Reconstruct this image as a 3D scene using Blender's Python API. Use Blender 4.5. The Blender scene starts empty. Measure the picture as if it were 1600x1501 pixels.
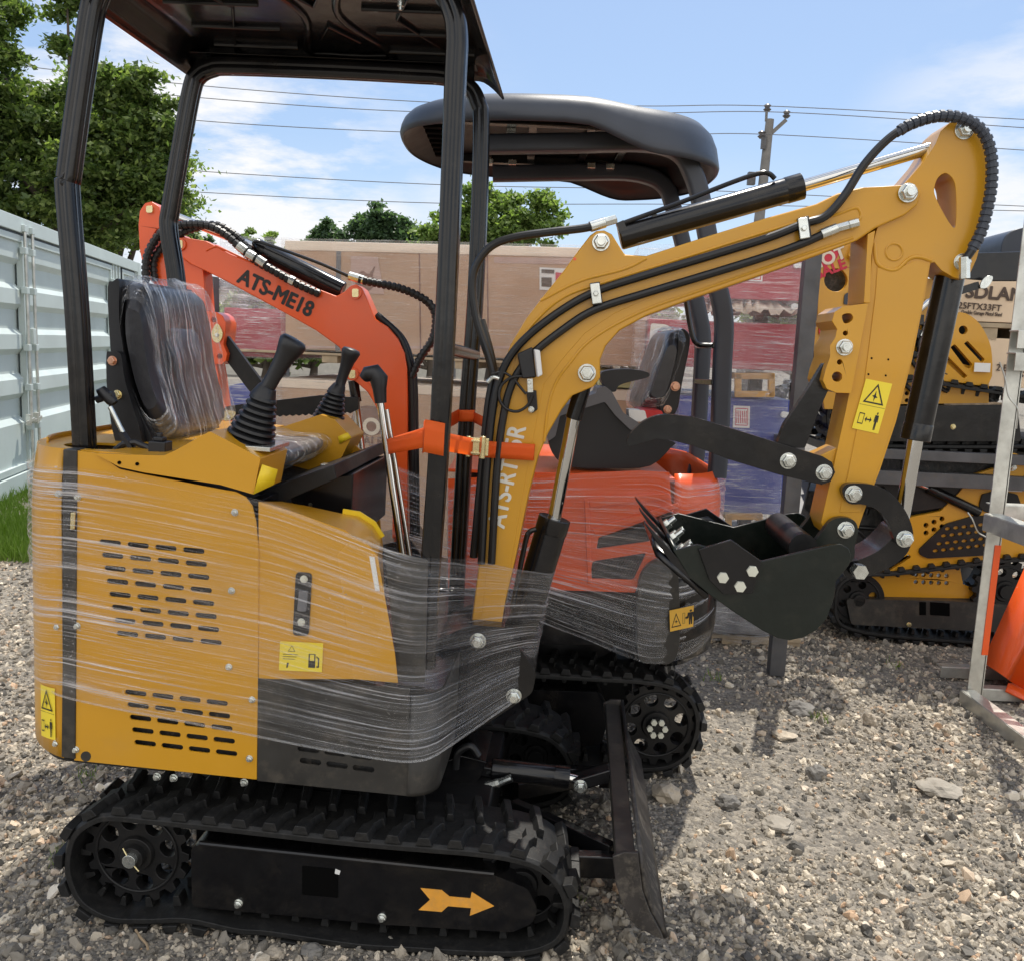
import bpy, bmesh, math, random
import numpy as np
from mathutils import Vector, Matrix, noise
from mathutils.geometry import tessellate_polygon
random.seed(7); RNG = np.random.default_rng(7)
sc = bpy.context.scene
COL = sc.collection
R = math.radians

# ------------------------------------------------------------ camera model (photo is 1600 x 1501)
FPX = 1400.0; CH = 1.45; PITCH = R(8.4); ROLL = 0.042
CAM = Vector((0, 0, CH))
_F = Vector((0, math.cos(PITCH), -math.sin(PITCH)))
_R0 = Vector((1, 0, 0)); _U0 = Vector((0, math.sin(PITCH), math.cos(PITCH)))
RC = math.cos(ROLL) * _R0 + math.sin(ROLL) * _U0
UC = -math.sin(ROLL) * _R0 + math.cos(ROLL) * _U0
def ray(px, py): return (_F * FPX + RC * (px - 800) + UC * (750.5 - py)).normalized()

class Frame:
    """A thing's own axes: x along it, y away from the viewer, z up. p() measures a point of the photo on a real plane of the thing."""
    def __init__(s, o, yaw=0.0, tilt=0.0):
        cy, sy = math.cos(yaw), math.sin(yaw)
        ex = Vector((cy, sy, 0)); ey = Vector((-sy, cy, 0)); ez = Vector((0, 0, 1))
        q = Matrix.Rotation(tilt, 3, ey)
        s.ex, s.ey, s.ez = q @ ex, ey, q @ ez
        s.o = Vector(o)
        s.m = Matrix(((s.ex.x, s.ey.x, s.ez.x, s.o.x), (s.ex.y, s.ey.y, s.ez.y, s.o.y), (s.ex.z, s.ey.z, s.ez.z, s.o.z), (0, 0, 0, 1)))
        s.inv = s.m.inverted(); s.c = s.inv @ CAM; s.r = s.inv.to_3x3()
    def p(s, px, py, y=0.0):
        d = s.r @ ray(px, py); t = (y - s.c.y) / d.y; return s.c + d * t
    def pz(s, px, py, z=0.0):
        d = s.r @ ray(px, py); t = (z - s.c.z) / d.z; return s.c + d * t
    def px_(s, px, py, x=0.0):
        d = s.r @ ray(px, py); t = (x - s.c.x) / d.x; return s.c + d * t
    def xz(s, pts, y): return [(lambda v: (v.x, v.z))(s.p(a, b, y)) for a, b in pts]
W = Frame((0, 0, 0))

cam_d = bpy.data.cameras.new('camera'); cam = bpy.data.objects.new('camera', cam_d); COL.objects.link(cam)
cam.matrix_world = Matrix(((RC.x, UC.x, -_F.x, 0), (RC.y, UC.y, -_F.y, 0), (RC.z, UC.z, -_F.z, CH), (0, 0, 0, 1)))
cam_d.sensor_fit = 'HORIZONTAL'; cam_d.sensor_width = 36; cam_d.lens = 36 * FPX / 1600; cam_d.clip_end = 2000; cam_d.clip_start = .05
sc.camera = cam
sc.view_settings.view_transform = 'Standard'; sc.view_settings.look = 'None'; sc.view_settings.exposure = 0
sc.cycles.transparent_max_bounces = 24; sc.cycles.max_bounces = 8

# ------------------------------------------------------------ materials
MATS = {}
class NT:
    def __init__(s, name):
        s.m = bpy.data.materials.new(name); s.m.use_nodes = True; s.t = s.m.node_tree; s.t.nodes.clear()
        s.out = s.n('ShaderNodeOutputMaterial')
        MATS[name] = s.m
    def n(s, typ, **k):
        nd = s.t.nodes.new(typ)
        for a, v in k.items():
            if a.startswith('i_'):
                key = a[2:].replace('_', ' ')
                nd.inputs[int(key) if key.isdigit() else key].default_value = v
            else: setattr(nd, a, v)
        return nd
    def l(s, a, b): s.t.links.new(a, b)
    def noise(s, scale, vec=None, detail=4, rough=.55, dist=0):
        nd = s.n('ShaderNodeTexNoise', i_Scale=scale, i_Detail=detail, i_Roughness=rough, i_Distortion=dist)
        if vec: s.l(vec, nd.inputs['Vector'])
        return nd.outputs['Fac']
    def ramp(s, fac, stops):
        r = s.n('ShaderNodeValToRGB'); cr = r.color_ramp
        while len(cr.elements) < len(stops): cr.elements.new(.5)
        for e, (p, c) in zip(cr.elements, stops):
            e.position = p; e.color = (c, c, c, 1) if isinstance(c, (int, float)) else (*c, 1)
        s.l(fac, r.inputs['Fac']); return r.outputs['Color']
    def math(s, op, a, b=None):
        nd = s.n('ShaderNodeMath', operation=op)
        for i, v in enumerate((a, b)):
            if v is None: continue
            if isinstance(v, (int, float)): nd.inputs[i].default_value = v
            else: s.l(v, nd.inputs[i])
        return nd.outputs[0]
    def mix(s, fac, a, b, blend='MIX'):
        nd = s.n('ShaderNodeMix', data_type='RGBA', blend_type=blend)
        for i, v in ((0, fac), (6, a), (7, b)):
            if isinstance(v, (int, float)): nd.inputs[i].default_value = v
            elif isinstance(v, tuple): nd.inputs[i].default_value = (*v, 1)
            else: s.l(v, nd.inputs[i])
        return nd.outputs[2]
    def coord(s, which='Object', scale=None, rot=None):
        tc = s.n('ShaderNodeTexCoord'); o = tc.outputs[which]
        if scale or rot:
            mp = s.n('ShaderNodeMapping')
            if scale: mp.inputs['Scale'].default_value = scale
            if rot: mp.inputs['Rotation'].default_value = rot
            s.l(o, mp.inputs['Vector']); o = mp.outputs[0]
        return o
    def bump(s, h, strength=.3, dist=.01):
        b = s.n('ShaderNodeBump', i_Strength=strength, i_Distance=dist); s.l(h, b.inputs['Height']); return b.outputs[0]

def basic(name, col, rough=.5, metal=0, coat=0, var=.12, vs=6., bump=0, bs=60., dirt=0, dirtcol=(.25, .21, .16), spec=.5, bd=.002, scale=None):
    t = NT(name); p = t.n('ShaderNodeBsdfPrincipled')
    p.inputs['Metallic'].default_value = metal; p.inputs['Coat Weight'].default_value = coat; p.inputs['Coat Roughness'].default_value = .06
    p.inputs['Specular IOR Level'].default_value = spec
    co = t.coord('Object', scale)
    n1 = t.noise(vs, co, 5)
    dark = tuple(c * (1 - var) for c in col); lite = tuple(min(1, c * (1 + var)) for c in col)
    c = t.mix(t.ramp(n1, [(.3, 0.), (.7, 1.)]), dark, lite)
    if dirt:
        n2 = t.noise(vs * 2.3, co, 8, .7)
        c = t.mix(t.math('MULTIPLY', t.ramp(n2, [(.5, 0.), (.75, 1.)]), dirt), c, dirtcol)
    t.l(c, p.inputs['Base Color'])
    n3 = t.noise(vs * 4, co, 6, .65)
    r = t.math('ADD', t.math('MULTIPLY', n3, .25 if rough > .15 else .08), rough - (.12 if rough > .15 else .04))
    t.l(r, p.inputs['Roughness'])
    if bump:
        t.l(t.bump(t.noise(bs, co, 4), bump, bd), p.inputs['Normal'])
    t.l(p.outputs[0], t.out.inputs[0]); return t.m

basic('yellow_paint', (.60, .295, .012), .34, coat=.25, var=.05, vs=3, bump=.13, bs=45, bd=.003, dirt=.2, dirtcol=(.40, .23, .07))
basic('yellow_lit', (.85, .60, .02), .4, var=.04)  # lighter copy of the yellow paint, sunlight put into the colour
basic('orange_paint', (.80, .10, .012), .32, coat=.3, var=.05, vs=3, bump=.05, bs=120, dirt=.06)
basic('black_paint', (.006, .006, .007), .20, coat=.15, var=.3, vs=5, bump=.16, bs=14, bd=.006, dirt=.4, dirtcol=(.045, .038, .03), spec=.4)
basic('black_dull', (.009, .009, .0095), .42, var=.3, vs=5, dirt=.35, dirtcol=(.045, .04, .034), bump=.1, spec=.35)
basic('black_dusty', (.03, .028, .025), .42, var=.3, vs=7, dirt=.7, dirtcol=(.10, .085, .065), bump=.1)
basic('bucket_black', (.006, .010, .0075), .30, var=.3, vs=4, dirt=.35, dirtcol=(.05, .045, .033), bump=.25, bs=11, bd=.008, spec=.45)
basic('rubber', (.012, .012, .012), .55, var=.3, vs=26, bump=.5, bs=160, dirt=.45, dirtcol=(.05, .046, .04), spec=.35)
basic('hose_rubber', (.010, .010, .011), .38, var=.2, bump=.1)
basic('plastic_black', (.012, .012, .014), .42, var=.2, bump=.15, bs=300)
basic('plastic_canopy', (.035, .042, .058), .42, var=.15, bump=.12, bs=300)
basic('plastic_grey', (.13, .13, .14), .5, var=.12, bump=.1, bs=300)
basic('chrome', (.62, .62, .60), .09, metal=1, var=.05)
basic('zinc', (.68, .70, .66), .24, metal=.9, var=.15, vs=30, bump=.1, dirt=.2, dirtcol=(.35, .32, .25))
basic('zinc_yellow', (.70, .60, .33), .25, metal=.85, var=.15, vs=30)
basic('copper_bolt', (.75, .42, .28), .3, metal=.8)
basic('bolt_pale', (.62, .62, .52), .4, var=.1)
basic('slot_dark', (.003, .003, .003), .9, spec=.05)
basic('engine_bay', (.03, .03, .03), .6, dirt=.6, vs=14, dirtcol=(.16, .13, .10), var=.5, bump=.6, bs=24, bd=.02)
basic('galvanized', (.62, .62, .57), .36, metal=.75, var=.28, vs=9, bump=.15, bs=50, dirt=.3, dirtcol=(.30, .27, .2))
basic('steel_grey', (.10, .10, .105), .5, metal=.4, var=.3, vs=8, dirt=.4, dirtcol=(.16, .13, .10), bump=.15)
basic('container_paint', (.54, .61, .59), .42, var=.06, vs=2, bump=.06, bs=20, dirt=.15, dirtcol=(.35, .36, .32))
basic('container_seal', (.035, .045, .05), .6)
basic('cardboard', (.46, .295, .19), .75, var=.10, vs=3, bump=.1, bs=30)
basic('cardboard_pale', (.78, .60, .42), .8, var=.08, vs=4, bump=.1)
basic('cardboard_top', (.72, .60, .48), .8, var=.08, vs=4, bump=.1)
basic('dark_red', (.38, .025, .045), .45, var=.12, vs=4, bump=.1, bs=20)
basic('royal_blue', (.035, .055, .30), .4, var=.15, vs=4)
basic('wood', (.55, .34, .14), .65, var=.2, vs=5, bump=.2, bs=30, scale=(1, 1, 6))
basic('rough_wood', (.42, .33, .22), .8, var=.25, vs=8, bump=.3, bs=20)
basic('print_dark', (.10, .07, .055), .8)
basic('print_brown', (.20, .10, .07), .8, var=.3)
basic('print_cream', (.70, .62, .50), .8)
basic('print_pink', (.48, .33, .28), .8)
basic('print_red', (.55, .03, .06), .6)
basic('letter_black', (.012, .012, .012), .45)
basic('letter_white', (.72, .70, .62), .5)
basic('label_yellow', (.85, .66, .04), .45, var=.04)
basic('label_amber', (.82, .47, .06), .45, var=.04)
basic('label_white', (.75, .75, .73), .5, var=.04)
basic('arrow_paint', (.78, .36, .05), .45, var=.12, vs=20, dirt=.3)
basic('red_plastic', (.50, .02, .02), .4)
basic('concrete_wall', (.55, .52, .46), .8, var=.1)
basic('pole_wood', (.20, .19, .18), .85, var=.2, vs=3, bump=.2)
basic('wire', (.16, .16, .17), .6)
basic('ceramic', (.12, .11, .11), .3)
basic('bark', (.09, .07, .055), .9, var=.3, bump=.5, bs=12, bd=.03)
basic('twig', (.35, .25, .15), .8)
basic('strap_stitch', (.12, .03, .01), .8)
basic('sage_vinyl', (.03, .03, .035), .35, coat=.2, var=.2, bump=.3, bs=30, bd=.006)
basic('blade_rust', (.045, .04, .037), .5, metal=.3, var=.4, vs=10, dirt=.9, dirtcol=(.20, .175, .14), bump=.25, bs=50)
basic('road_asphalt', (.12, .12, .12), .8)
basic('cream_steel', (.60, .58, .30), .5)

def strap_mat():
    t = NT('strap_webbing'); p = t.n('ShaderNodeBsdfPrincipled', i_Roughness=.6)
    co = t.coord('UV')
    w = t.n('ShaderNodeTexWave', i_Scale=60.); t.l(co, w.inputs['Vector'])
    c = t.mix(t.noise(8, t.coord()), (.95, .17, .015), (.80, .12, .01)); t.l(c, p.inputs['Base Color'])
    t.l(t.bump(w.outputs['Fac'], .3, .002), p.inputs['Normal'])
    tr = t.n('ShaderNodeBsdfTranslucent'); tr.inputs[0].default_value = (.95, .2, .02, 1)
    m = t.n('ShaderNodeMixShader'); m.inputs[0].default_value = .35
    t.l(p.outputs[0], m.inputs[1]); t.l(tr.outputs[0], m.inputs[2]); t.l(m.outputs[0], t.out.inputs[0])
strap_mat()

def film(name, streak_scale, dens, col=(.9, .9, .92), base=.05, crinkle=6., amt=.75, rot=0.):
    """thin clear stretch film: mostly transparent, with folded streaks, their glints put in as pale colour"""
    t = NT(name)
    uv = t.coord('UV')
    def layer(sc_, lo, hi, ro, seed):
        mp = t.n('ShaderNodeMapping'); mp.inputs['Scale'].default_value = sc_; mp.inputs['Rotation'].default_value = (0, 0, ro); mp.inputs['Location'].default_value = (seed, seed * 1.7, seed)
        t.l(uv, mp.inputs[0]); nn = t.noise(1., mp.outputs[0], 3, .6, .15)
        return t.ramp(nn, [(lo, 0.), (hi, 1.)])
    a = layer(streak_scale, .52, .66, rot, 1.)
    b = layer((streak_scale[0] * 1.5, streak_scale[1] * 2.3, 1), .58, .68, rot + .02, 5.)
    c = layer((streak_scale[0] * .8, streak_scale[1] * 1.3, 1), .60, .72, rot - .035, 9.)
    big = layer((2.2, 3., 1), .35, .70, .4, 3.)
    s = t.math('MAXIMUM', t.math('MAXIMUM', a, t.math('MULTIPLY', b, .8)), c)
    s = t.math('MULTIPLY', s, t.math('ADD', t.math('MULTIPLY', big, .8), .2))
    wide = layer((streak_scale[0] * .6, streak_scale[1] * .06, 1), .50, .53, rot + .05, 13.)
    wide2 = layer((streak_scale[0] * .5, streak_scale[1] * .10, 1), .54, .56, rot - .06, 17.)
    s = t.math('ADD', s, t.math('MULTIPLY', t.math('ADD', wide, wide2), .05))
    cr = t.noise(crinkle * 8, t.coord('Object'), 4, .7)
    sp = t.ramp(t.noise(150., t.coord('Object'), 2, .5), [(.69, 0.), (.72, 1.)])
    s = t.math('MAXIMUM', s, t.math('MULTIPLY', sp, t.math('MULTIPLY', big, .8)))  # glints put into the colour as pale streaks and specks
    lw = t.n('ShaderNodeLayerWeight', i_Blend=.35)
    fac = t.math('MINIMUM', t.math('ADD', t.math('ADD', t.math('MULTIPLY', s, dens), base), t.math('MULTIPLY', lw.outputs['Facing'], .07)), 1.)
    h = t.math('ADD', t.math('ADD', a, b), t.math('MULTIPLY', cr, .8))
    nrm = t.bump(h, .7, .006)
    gl = t.n('ShaderNodeBsdfGlossy', i_Roughness=.18); gl.inputs[0].default_value = (*col, 1); t.l(nrm, gl.inputs['Normal'])
    df = t.n('ShaderNodeBsdfDiffuse'); df.inputs[0].default_value = (*col, 1)
    tl = t.n('ShaderNodeBsdfTranslucent'); tl.inputs[0].default_value = (*col, 1)
    m1 = t.n('ShaderNodeMixShader'); m1.inputs[0].default_value = .5; t.l(df.outputs[0], m1.inputs[1]); t.l(tl.outputs[0], m1.inputs[2])
    m2 = t.n('ShaderNodeMixShader'); m2.inputs[0].default_value = amt; t.l(gl.outputs[0], m2.inputs[1]); t.l(m1.outputs[0], m2.inputs[2])
    tr = t.n('ShaderNodeBsdfTransparent'); tr.inputs[0].default_value = (.97, .97, .97, 1)
    m3 = t.n('ShaderNodeMixShader'); t.l(fac, m3.inputs[0]); t.l(tr.outputs[0], m3.inputs[1]); t.l(m2.outputs[0], m3.inputs[2])
    t.l(m3.outputs[0], t.out.inputs[0]); return t.m
film('film_body', (1.5, 170., 1), .80, base=.018, amt=.5, col=(.98,.98,1.))
film('film_orange', (1.5, 140., 1), .9, base=.05, amt=.5, col=(.98,.98,1.))
film('film_carton', (3., 110., 1), .5, base=.10, rot=.9, col=(1., .96, .90), amt=.6)
film('film_loose', (3., 70., 1), .7, base=.12, rot=1.25, amt=.55, col=(1, 1, 1))
film('film_seat', (2.2, 34., 1), .8, base=.05, rot=.12, amt=.3, col=(1., 1., 1.))

def leaf_mat(name, c1, c2, c3):
    t = NT(name); g = t.n('ShaderNodeNewGeometry')
    c = t.ramp(g.outputs['Random Per Island'], [(0., c1), (.6, c2), (1., c3)])
    d = t.n('ShaderNodeBsdfPrincipled', i_Roughness=.5); t.l(c, d.inputs['Base Color'])
    tl = t.n('ShaderNodeBsdfTranslucent'); c2_ = t.mix(1., c, (1.35, 1.45, .75), 'MULTIPLY'); t.l(c2_, tl.inputs[0])
    m = t.n('ShaderNodeMixShader'); m.inputs[0].default_value = .5
    t.l(d.outputs[0], m.inputs[1]); t.l(tl.outputs[0], m.inputs[2]); t.l(m.outputs[0], t.out.inputs[0])
leaf_mat('leaf_dark', (.055, .095, .028), (.13, .19, .055), (.27, .34, .11))
leaf_mat('leaf_light', (.11, .18, .05), (.19, .27, .08), (.31, .40, .14))
leaf_mat('leaf_far', (.05, .095, .05), (.075, .13, .065), (.10, .16, .08))
leaf_mat('grass_blade', (.13, .21, .03), (.22, .32, .06), (.36, .42, .12))

def stone_mat():
    t = NT('stone'); oi = t.n('ShaderNodeObjectInfo'); r = oi.outputs['Random']
    c = t.ramp(r, [(0., (.07, .066, .06)), (.18, (.17, .155, .13)), (.45, (.29, .255, .205)), (.70, (.42, .365, .285)), (.88, (.60, .53, .42)), (.95, (.44, .29, .18)), (1., (.74, .68, .57))])
    n = t.noise(30, t.coord('Object'), 5); c = t.mix(.5, c, t.ramp(n, [(.25, .25), (.75, .85)]), 'MULTIPLY')
    c = t.mix(1., c, (1.55, 1.55, 1.55), 'MULTIPLY')
    p = t.n('ShaderNodeBsdfPrincipled', i_Roughness=.85); t.l(c, p.inputs['Base Color'])
    t.l(t.bump(n, .4, .01), p.inputs['Normal']); t.l(p.outputs[0], t.out.inputs[0])
stone_mat()
def ground_mat():
    t = NT('gravel_ground'); co = t.coord('Object')
    v = t.n('ShaderNodeTexVoronoi', i_Scale=55.); t.l(co, v.inputs['Vector'])
    v2 = t.n('ShaderNodeTexVoronoi', i_Scale=120.); t.l(co, v2.inputs['Vector'])
    sep = t.n('ShaderNodeSeparateColor'); t.l(v.outputs['Color'], sep.inputs[0])
    c = t.ramp(sep.outputs[0], [(0., (.075, .07, .06)), (.4, (.20, .175, .14)), (.75, (.33, .285, .225)), (1., (.50, .44, .35))])
    sep2 = t.n('ShaderNodeSeparateColor'); t.l(v2.outputs['Color'], sep2.inputs[0])
    c2 = t.ramp(sep2.outputs[1], [(0., (.05, .05, .05)), (1., (.30, .28, .25))])
    c = t.mix(.45, c, c2)
    big = t.noise(.9, co, 5); c = t.mix(t.ramp(big, [(.35, 0.), (.7, .55)]), c, (.21, .18, .14))
    # worn grass verge beside the container (object x, y are world metres)
    s = t.n('ShaderNodeSeparateXYZ'); t.l(co, s.inputs[0])
    p = t.n('ShaderNodeBsdfPrincipled', i_Roughness=.9); t.l(c, p.inputs['Base Color'])
    h = t.math('ADD', t.math('MULTIPLY', v.outputs['Distance'], -1.), t.math('MULTIPLY', v2.outputs['Distance'], -.5))
    t.l(t.bump(h, .8, .012), p.inputs['Normal']); t.l(p.outputs[0], t.out.inputs[0])
ground_mat()

# ------------------------------------------------------------ mesh builder
def V(*a): return Vector(a)
class MB:
    def __init__(s): s.v = []; s.f = []; s.uv = None
    def add(s, vs, fs):
        b = len(s.v); s.v += [tuple(x) for x in vs]; s.f += [tuple(i + b for i in f) for f in fs]; return s
    def box(s, a, b, m=None):
        x0, y0, z0 = a; x1, y1, z1 = b
        vs = [V(x, y, z) for x in (x0, x1) for y in (y0, y1) for z in (z0, z1)]
        if m: vs = [m @ v for v in vs]
        return s.add(vs, [(0, 1, 3, 2), (4, 6, 7, 5), (0, 4, 5, 1), (2, 3, 7, 6), (0, 2, 6, 4), (1, 5, 7, 3)])
    def bar(s, p, q, w, h, up=(0, 0, 1), ext=0):
        p = Vector(p); q = Vector(q); d = (q - p).normalized(); u = Vector(up); sd = d.cross(u).normalized(); u = sd.cross(d)
        p = p - d * ext; q = q + d * ext
        vs = [c + sd * a * w / 2 + u * b * h / 2 for c in (p, q) for a in (-1, 1) for b in (-1, 1)]
        return s.add(vs, [(0, 1, 3, 2), (4, 6, 7, 5), (0, 4, 5, 1), (2, 3, 7, 6), (0, 2, 6, 4), (1, 5, 7, 3)])
    def prism(s, poly, y0, y1, holes=(), m=None):
        loops = [list(poly)] + [list(h) for h in holes]
        flat = [p for lp in loops for p in lp]; n = len(flat)
        tris = tessellate_polygon([[V(a, b, 0) for a, b in lp] for lp in loops])
        vs = [V(a, y0, b) for a, b in flat] + [V(a, y1, b) for a, b in flat]
        if m: vs = [m @ v for v in vs]
        fs = [tuple(t) for t in tris] + [tuple(i + n for i in reversed(t)) for t in tris]
        k = 0
        for lp in loops:
            L = len(lp)
            for i in range(L): j = (i + 1) % L; fs.append((k + i, k + j, k + j + n, k + i + n))
            k += L
        return s.add(vs, fs)
    def tube(s, pts, r, seg=12, cap=True, prof=None, up=None, closed=False):
        pts = [Vector(p) for p in pts]; n = len(pts)
        rs = r if isinstance(r, (list, tuple)) else [r] * n
        pr = prof or [(math.cos(2 * math.pi * i / seg), math.sin(2 * math.pi * i / seg)) for i in range(seg)]
        L = len(pr); vs = []
        t0 = (pts[1] - pts[0]).normalized()
        ref = Vector(up) if up else (V(0, 1, 0) if abs(t0.y) < .9 else V(1, 0, 0))
        a = (ref - t0 * ref.dot(t0)).normalized()
        for i in range(n):
            if closed: t = pts[(i + 1) % n] - pts[i - 1]
            else: t = pts[min(i + 1, n - 1)] - pts[max(i - 1, 0)]
            t.normalize(); a = (a - t * a.dot(t))
            a = a.normalized() if a.length > 1e-6 else t.orthogonal().normalized()
            b = t.cross(a)
            for (u, w) in pr: vs.append(pts[i] + a * u * rs[i] + b * w * rs[i])
        fs = [(i * L + j, i * L + (j + 1) % L, (i + 1) * L + (j + 1) % L, (i + 1) * L + j) for i in range(n - 1) for j in range(L)]
        if closed: fs += [((n - 1) * L + j, (n - 1) * L + (j + 1) % L, (j + 1) % L, j) for j in range(L)]
        elif cap: fs += [tuple(range(L))[::-1], tuple((n - 1) * L + j for j in range(L))]
        return s.add(vs, fs)
    def cyl(s, p, q, r, seg=24, r2=None): return s.tube([p, q], [r, r if r2 is None else r2], seg)
    def grid(s, rows, closed=False):
        n = len(rows); m = len(rows[0]); vs = [p for r_ in rows for p in r_]
        fs = [(i * m + j, i * m + (j + 1) % m, (i + 1) * m + (j + 1) % m, (i + 1) * m + j) for i in range(n - 1) for j in range(m if closed else m - 1)]
        return s.add(vs, fs)
    def build(s, name, mat, parent=None, bevel=0, smooth=35, frame=None, solid=0, seg=2, subsurf=0):
        me = bpy.data.meshes.new(name); me.from_pydata(s.v, [], s.f); me.validate()
        bm = bmesh.new(); bm.from_mesh(me); bmesh.ops.recalc_face_normals(bm, faces=bm.faces); bm.to_mesh(me); bm.free()
        if s.uv:
            ul = me.uv_layers.new(name='UVMap')
            for lp in me.loops: ul.data[lp.index].uv = s.uv[lp.vertex_index]
        me.polygons.foreach_set('use_smooth', [True] * len(me.polygons))
        if smooth < 180: me.set_sharp_from_angle(angle=R(smooth))
        me.materials.append(MATS[mat])
        o = bpy.data.objects.new(name, me); COL.objects.link(o)
        if parent: o.parent = parent
        if frame: o.matrix_world = frame.m
        if solid: md = o.modifiers.new('solid', 'SOLIDIFY'); md.thickness = solid
        if bevel:
            md = o.modifiers.new('bevel', 'BEVEL'); md.width = bevel; md.segments = seg; md.limit_method = 'ANGLE'; md.angle_limit = R(38); md.harden_normals = True
        if subsurf: md = o.modifiers.new('sub', 'SUBSURF'); md.levels = md.render_levels = subsurf
        return o
def tag(o, label=None, cat=None, group=None, kind=None):
    for k, v in (('label', label), ('category', cat), ('group', group), ('kind', kind)):
        if v: o[k] = v
    return o
def thing(name, frame, label, cat, group=None):
    o = bpy.data.objects.new(name, None); COL.objects.link(o); o.empty_display_size = .2
    if isinstance(frame, Frame): o.matrix_world = frame.m
    else: o.location = frame
    return tag(o, label, cat, group)

def rp(pts, r=6, seg=4):
    """round the corners of a polygon"""
    out = []; n = len(pts)
    for i in range(n):
        p = Vector(pts[i]); a = Vector(pts[i - 1]) - p; b = Vector(pts[(i + 1) % n]) - p
        rr = min(r, a.length * .45, b.length * .45)
        if rr < 1e-6: out.append(tuple(p)); continue
        s = p + a.normalized() * rr; e = p + b.normalized() * rr
        for k in range(seg + 1):
            t = k / seg; out.append(tuple(s * (1 - t) ** 2 + p * 2 * t * (1 - t) + e * t * t))
    return out
def cr(pts, n=6, closed=False):
    """smooth curve through points of any dimension"""
    P = [np.array(p, float) for p in pts]; L = len(P); out = []
    rng = range(L if closed else L - 1)
    for i in rng:
        p1, p2 = P[i], P[(i + 1) % L]
        p0 = P[i - 1] if (closed or i > 0) else p1 * 2 - p2
        p3 = P[(i + 2) % L] if (closed or i + 2 < L) else p2 * 2 - p1
        for k in range(n):
            t = k / n; out.append(tuple(.5 * (2 * p1 + (p2 - p0) * t + (2 * p0 - 5 * p1 + 4 * p2 - p3) * t * t + (3 * p1 - p0 - 3 * p2 + p3) * t ** 3)))
    if not closed: out.append(tuple(P[-1]))
    return out
def circ(cx, cy, r, n=20, ry=None): return [(cx + r * math.cos(2 * math.pi * i / n), cy + (ry or r) * math.sin(2 * math.pi * i / n)) for i in range(n)]
RND = rp([(-1, -1), (1, -1), (1, 1), (-1, 1)], .45, 4)      # rounded square profile
def plate(fr, pts, y0, y1, name, mat, parent, holes=(), bevel=.003, r=0, curve=False, **k):
    q = rp(pts, r) if r else pts
    if curve: q = cr(pts, 5, True)
    return MB().prism(fr.xz(q, y0), y0, y1, [fr.xz(h, y0) for h in holes]).build(name, mat, parent, bevel=bevel, **k)
def bolt(fr, px, py, y, r, parent, mat='zinc', name='bolt', axis=-1, stud=True, pos=None):
    c = pos if pos is not None else fr.p(px, py, y); c = Vector(c); m = MB(); a = V(0, axis, 0)
    m.cyl(c, c + a * r * .22, r * 1.0, 20)
    m.tube([c + a * r * .2, c + a * r * .75, c + a * r * .9], [r * .86, r * .86, r * .72], 6)
    if stud: m.cyl(c + a * r * .8, c + a * r * 1.35, r * .48, 14)
    return m.build(name, mat, parent, bevel=r * .05)
def hose(fr, pts, y, r, name, parent, mat='hose_rubber', seg=10, n=6, wrap=0):
    """pts: (px, py[, y])"""
    P = [fr.p(p[0], p[1], p[2] if len(p) > 2 else y) for p in pts]; P = cr(P, n)
    m = MB()
    m.tube(P, r, seg)
    if wrap:
        # spiral guard: rings along the hose
        acc = 0; last = Vector(P[0])
        for a, b in zip(P[:-1], P[1:]):
            a = Vector(a); b = Vector(b); d = (b - a).length; t = wrap - acc
            while t < d:
                c = a + (b - a) * (t / d); u = (b - a).normalized()
                m.tube([c - u * wrap * .38, c - u * wrap * .3, c + u * wrap * .3, c + u * wrap * .38], [r * .95, r * 1.28, r * 1.28, r * .95], seg)
                t += wrap
            acc = (acc + d) % wrap
    return m.build(name, mat, parent)
def text(fr, s, px, py, y, h, ang, name, mat, parent, bold=.012, sx=1., ext=.0008, align='CENTER', space=1.):
    """lettering on the plane y of the frame; (px,py) centre, h in metres, ang degrees counter-clockwise"""
    cu = bpy.data.curves.new('txt', 'FONT'); cu.body = s; cu.size = h * 1.4; cu.extrude = ext; cu.align_x = align; cu.align_y = 'CENTER'; cu.space_character = space
    ob = bpy.data.objects.new('txt', cu); me = bpy.data.meshes.new_from_object(ob)
    me.transform(Matrix.Diagonal((sx, 1, 1, 1)))
    if bold:
        b_ = bmesh.new(); 
        for k, (dx_, dy_) in enumerate(((0, 0), (1, 0), (-1, 0), (0, 1), (0, -1), (.7, .7), (-.7, -.7), (.7, -.7), (-.7, .7))):
            m2 = me.copy(); m2.transform(Matrix.Translation((dx_ * bold * h * 1.6, dy_ * bold * h * 1.6, -.00012 * k))); b_.from_mesh(m2); bpy.data.meshes.remove(m2)
        b_.to_mesh(me); b_.free()
    me.transform(Matrix.Translation(fr.p(px, py, y)) @ Matrix.Rotation(-R(ang), 4, 'Y') @ Matrix.Rotation(R(90), 4, 'X'))
    me.materials.clear(); me.materials.append(MATS[mat]); me.name = name
    for p_ in me.polygons: p_.material_index = 0
    o = bpy.data.objects.new(name, me); COL.objects.link(o); o.parent = parent
    bpy.data.objects.remove(ob); bpy.data.curves.remove(cu); return o
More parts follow.
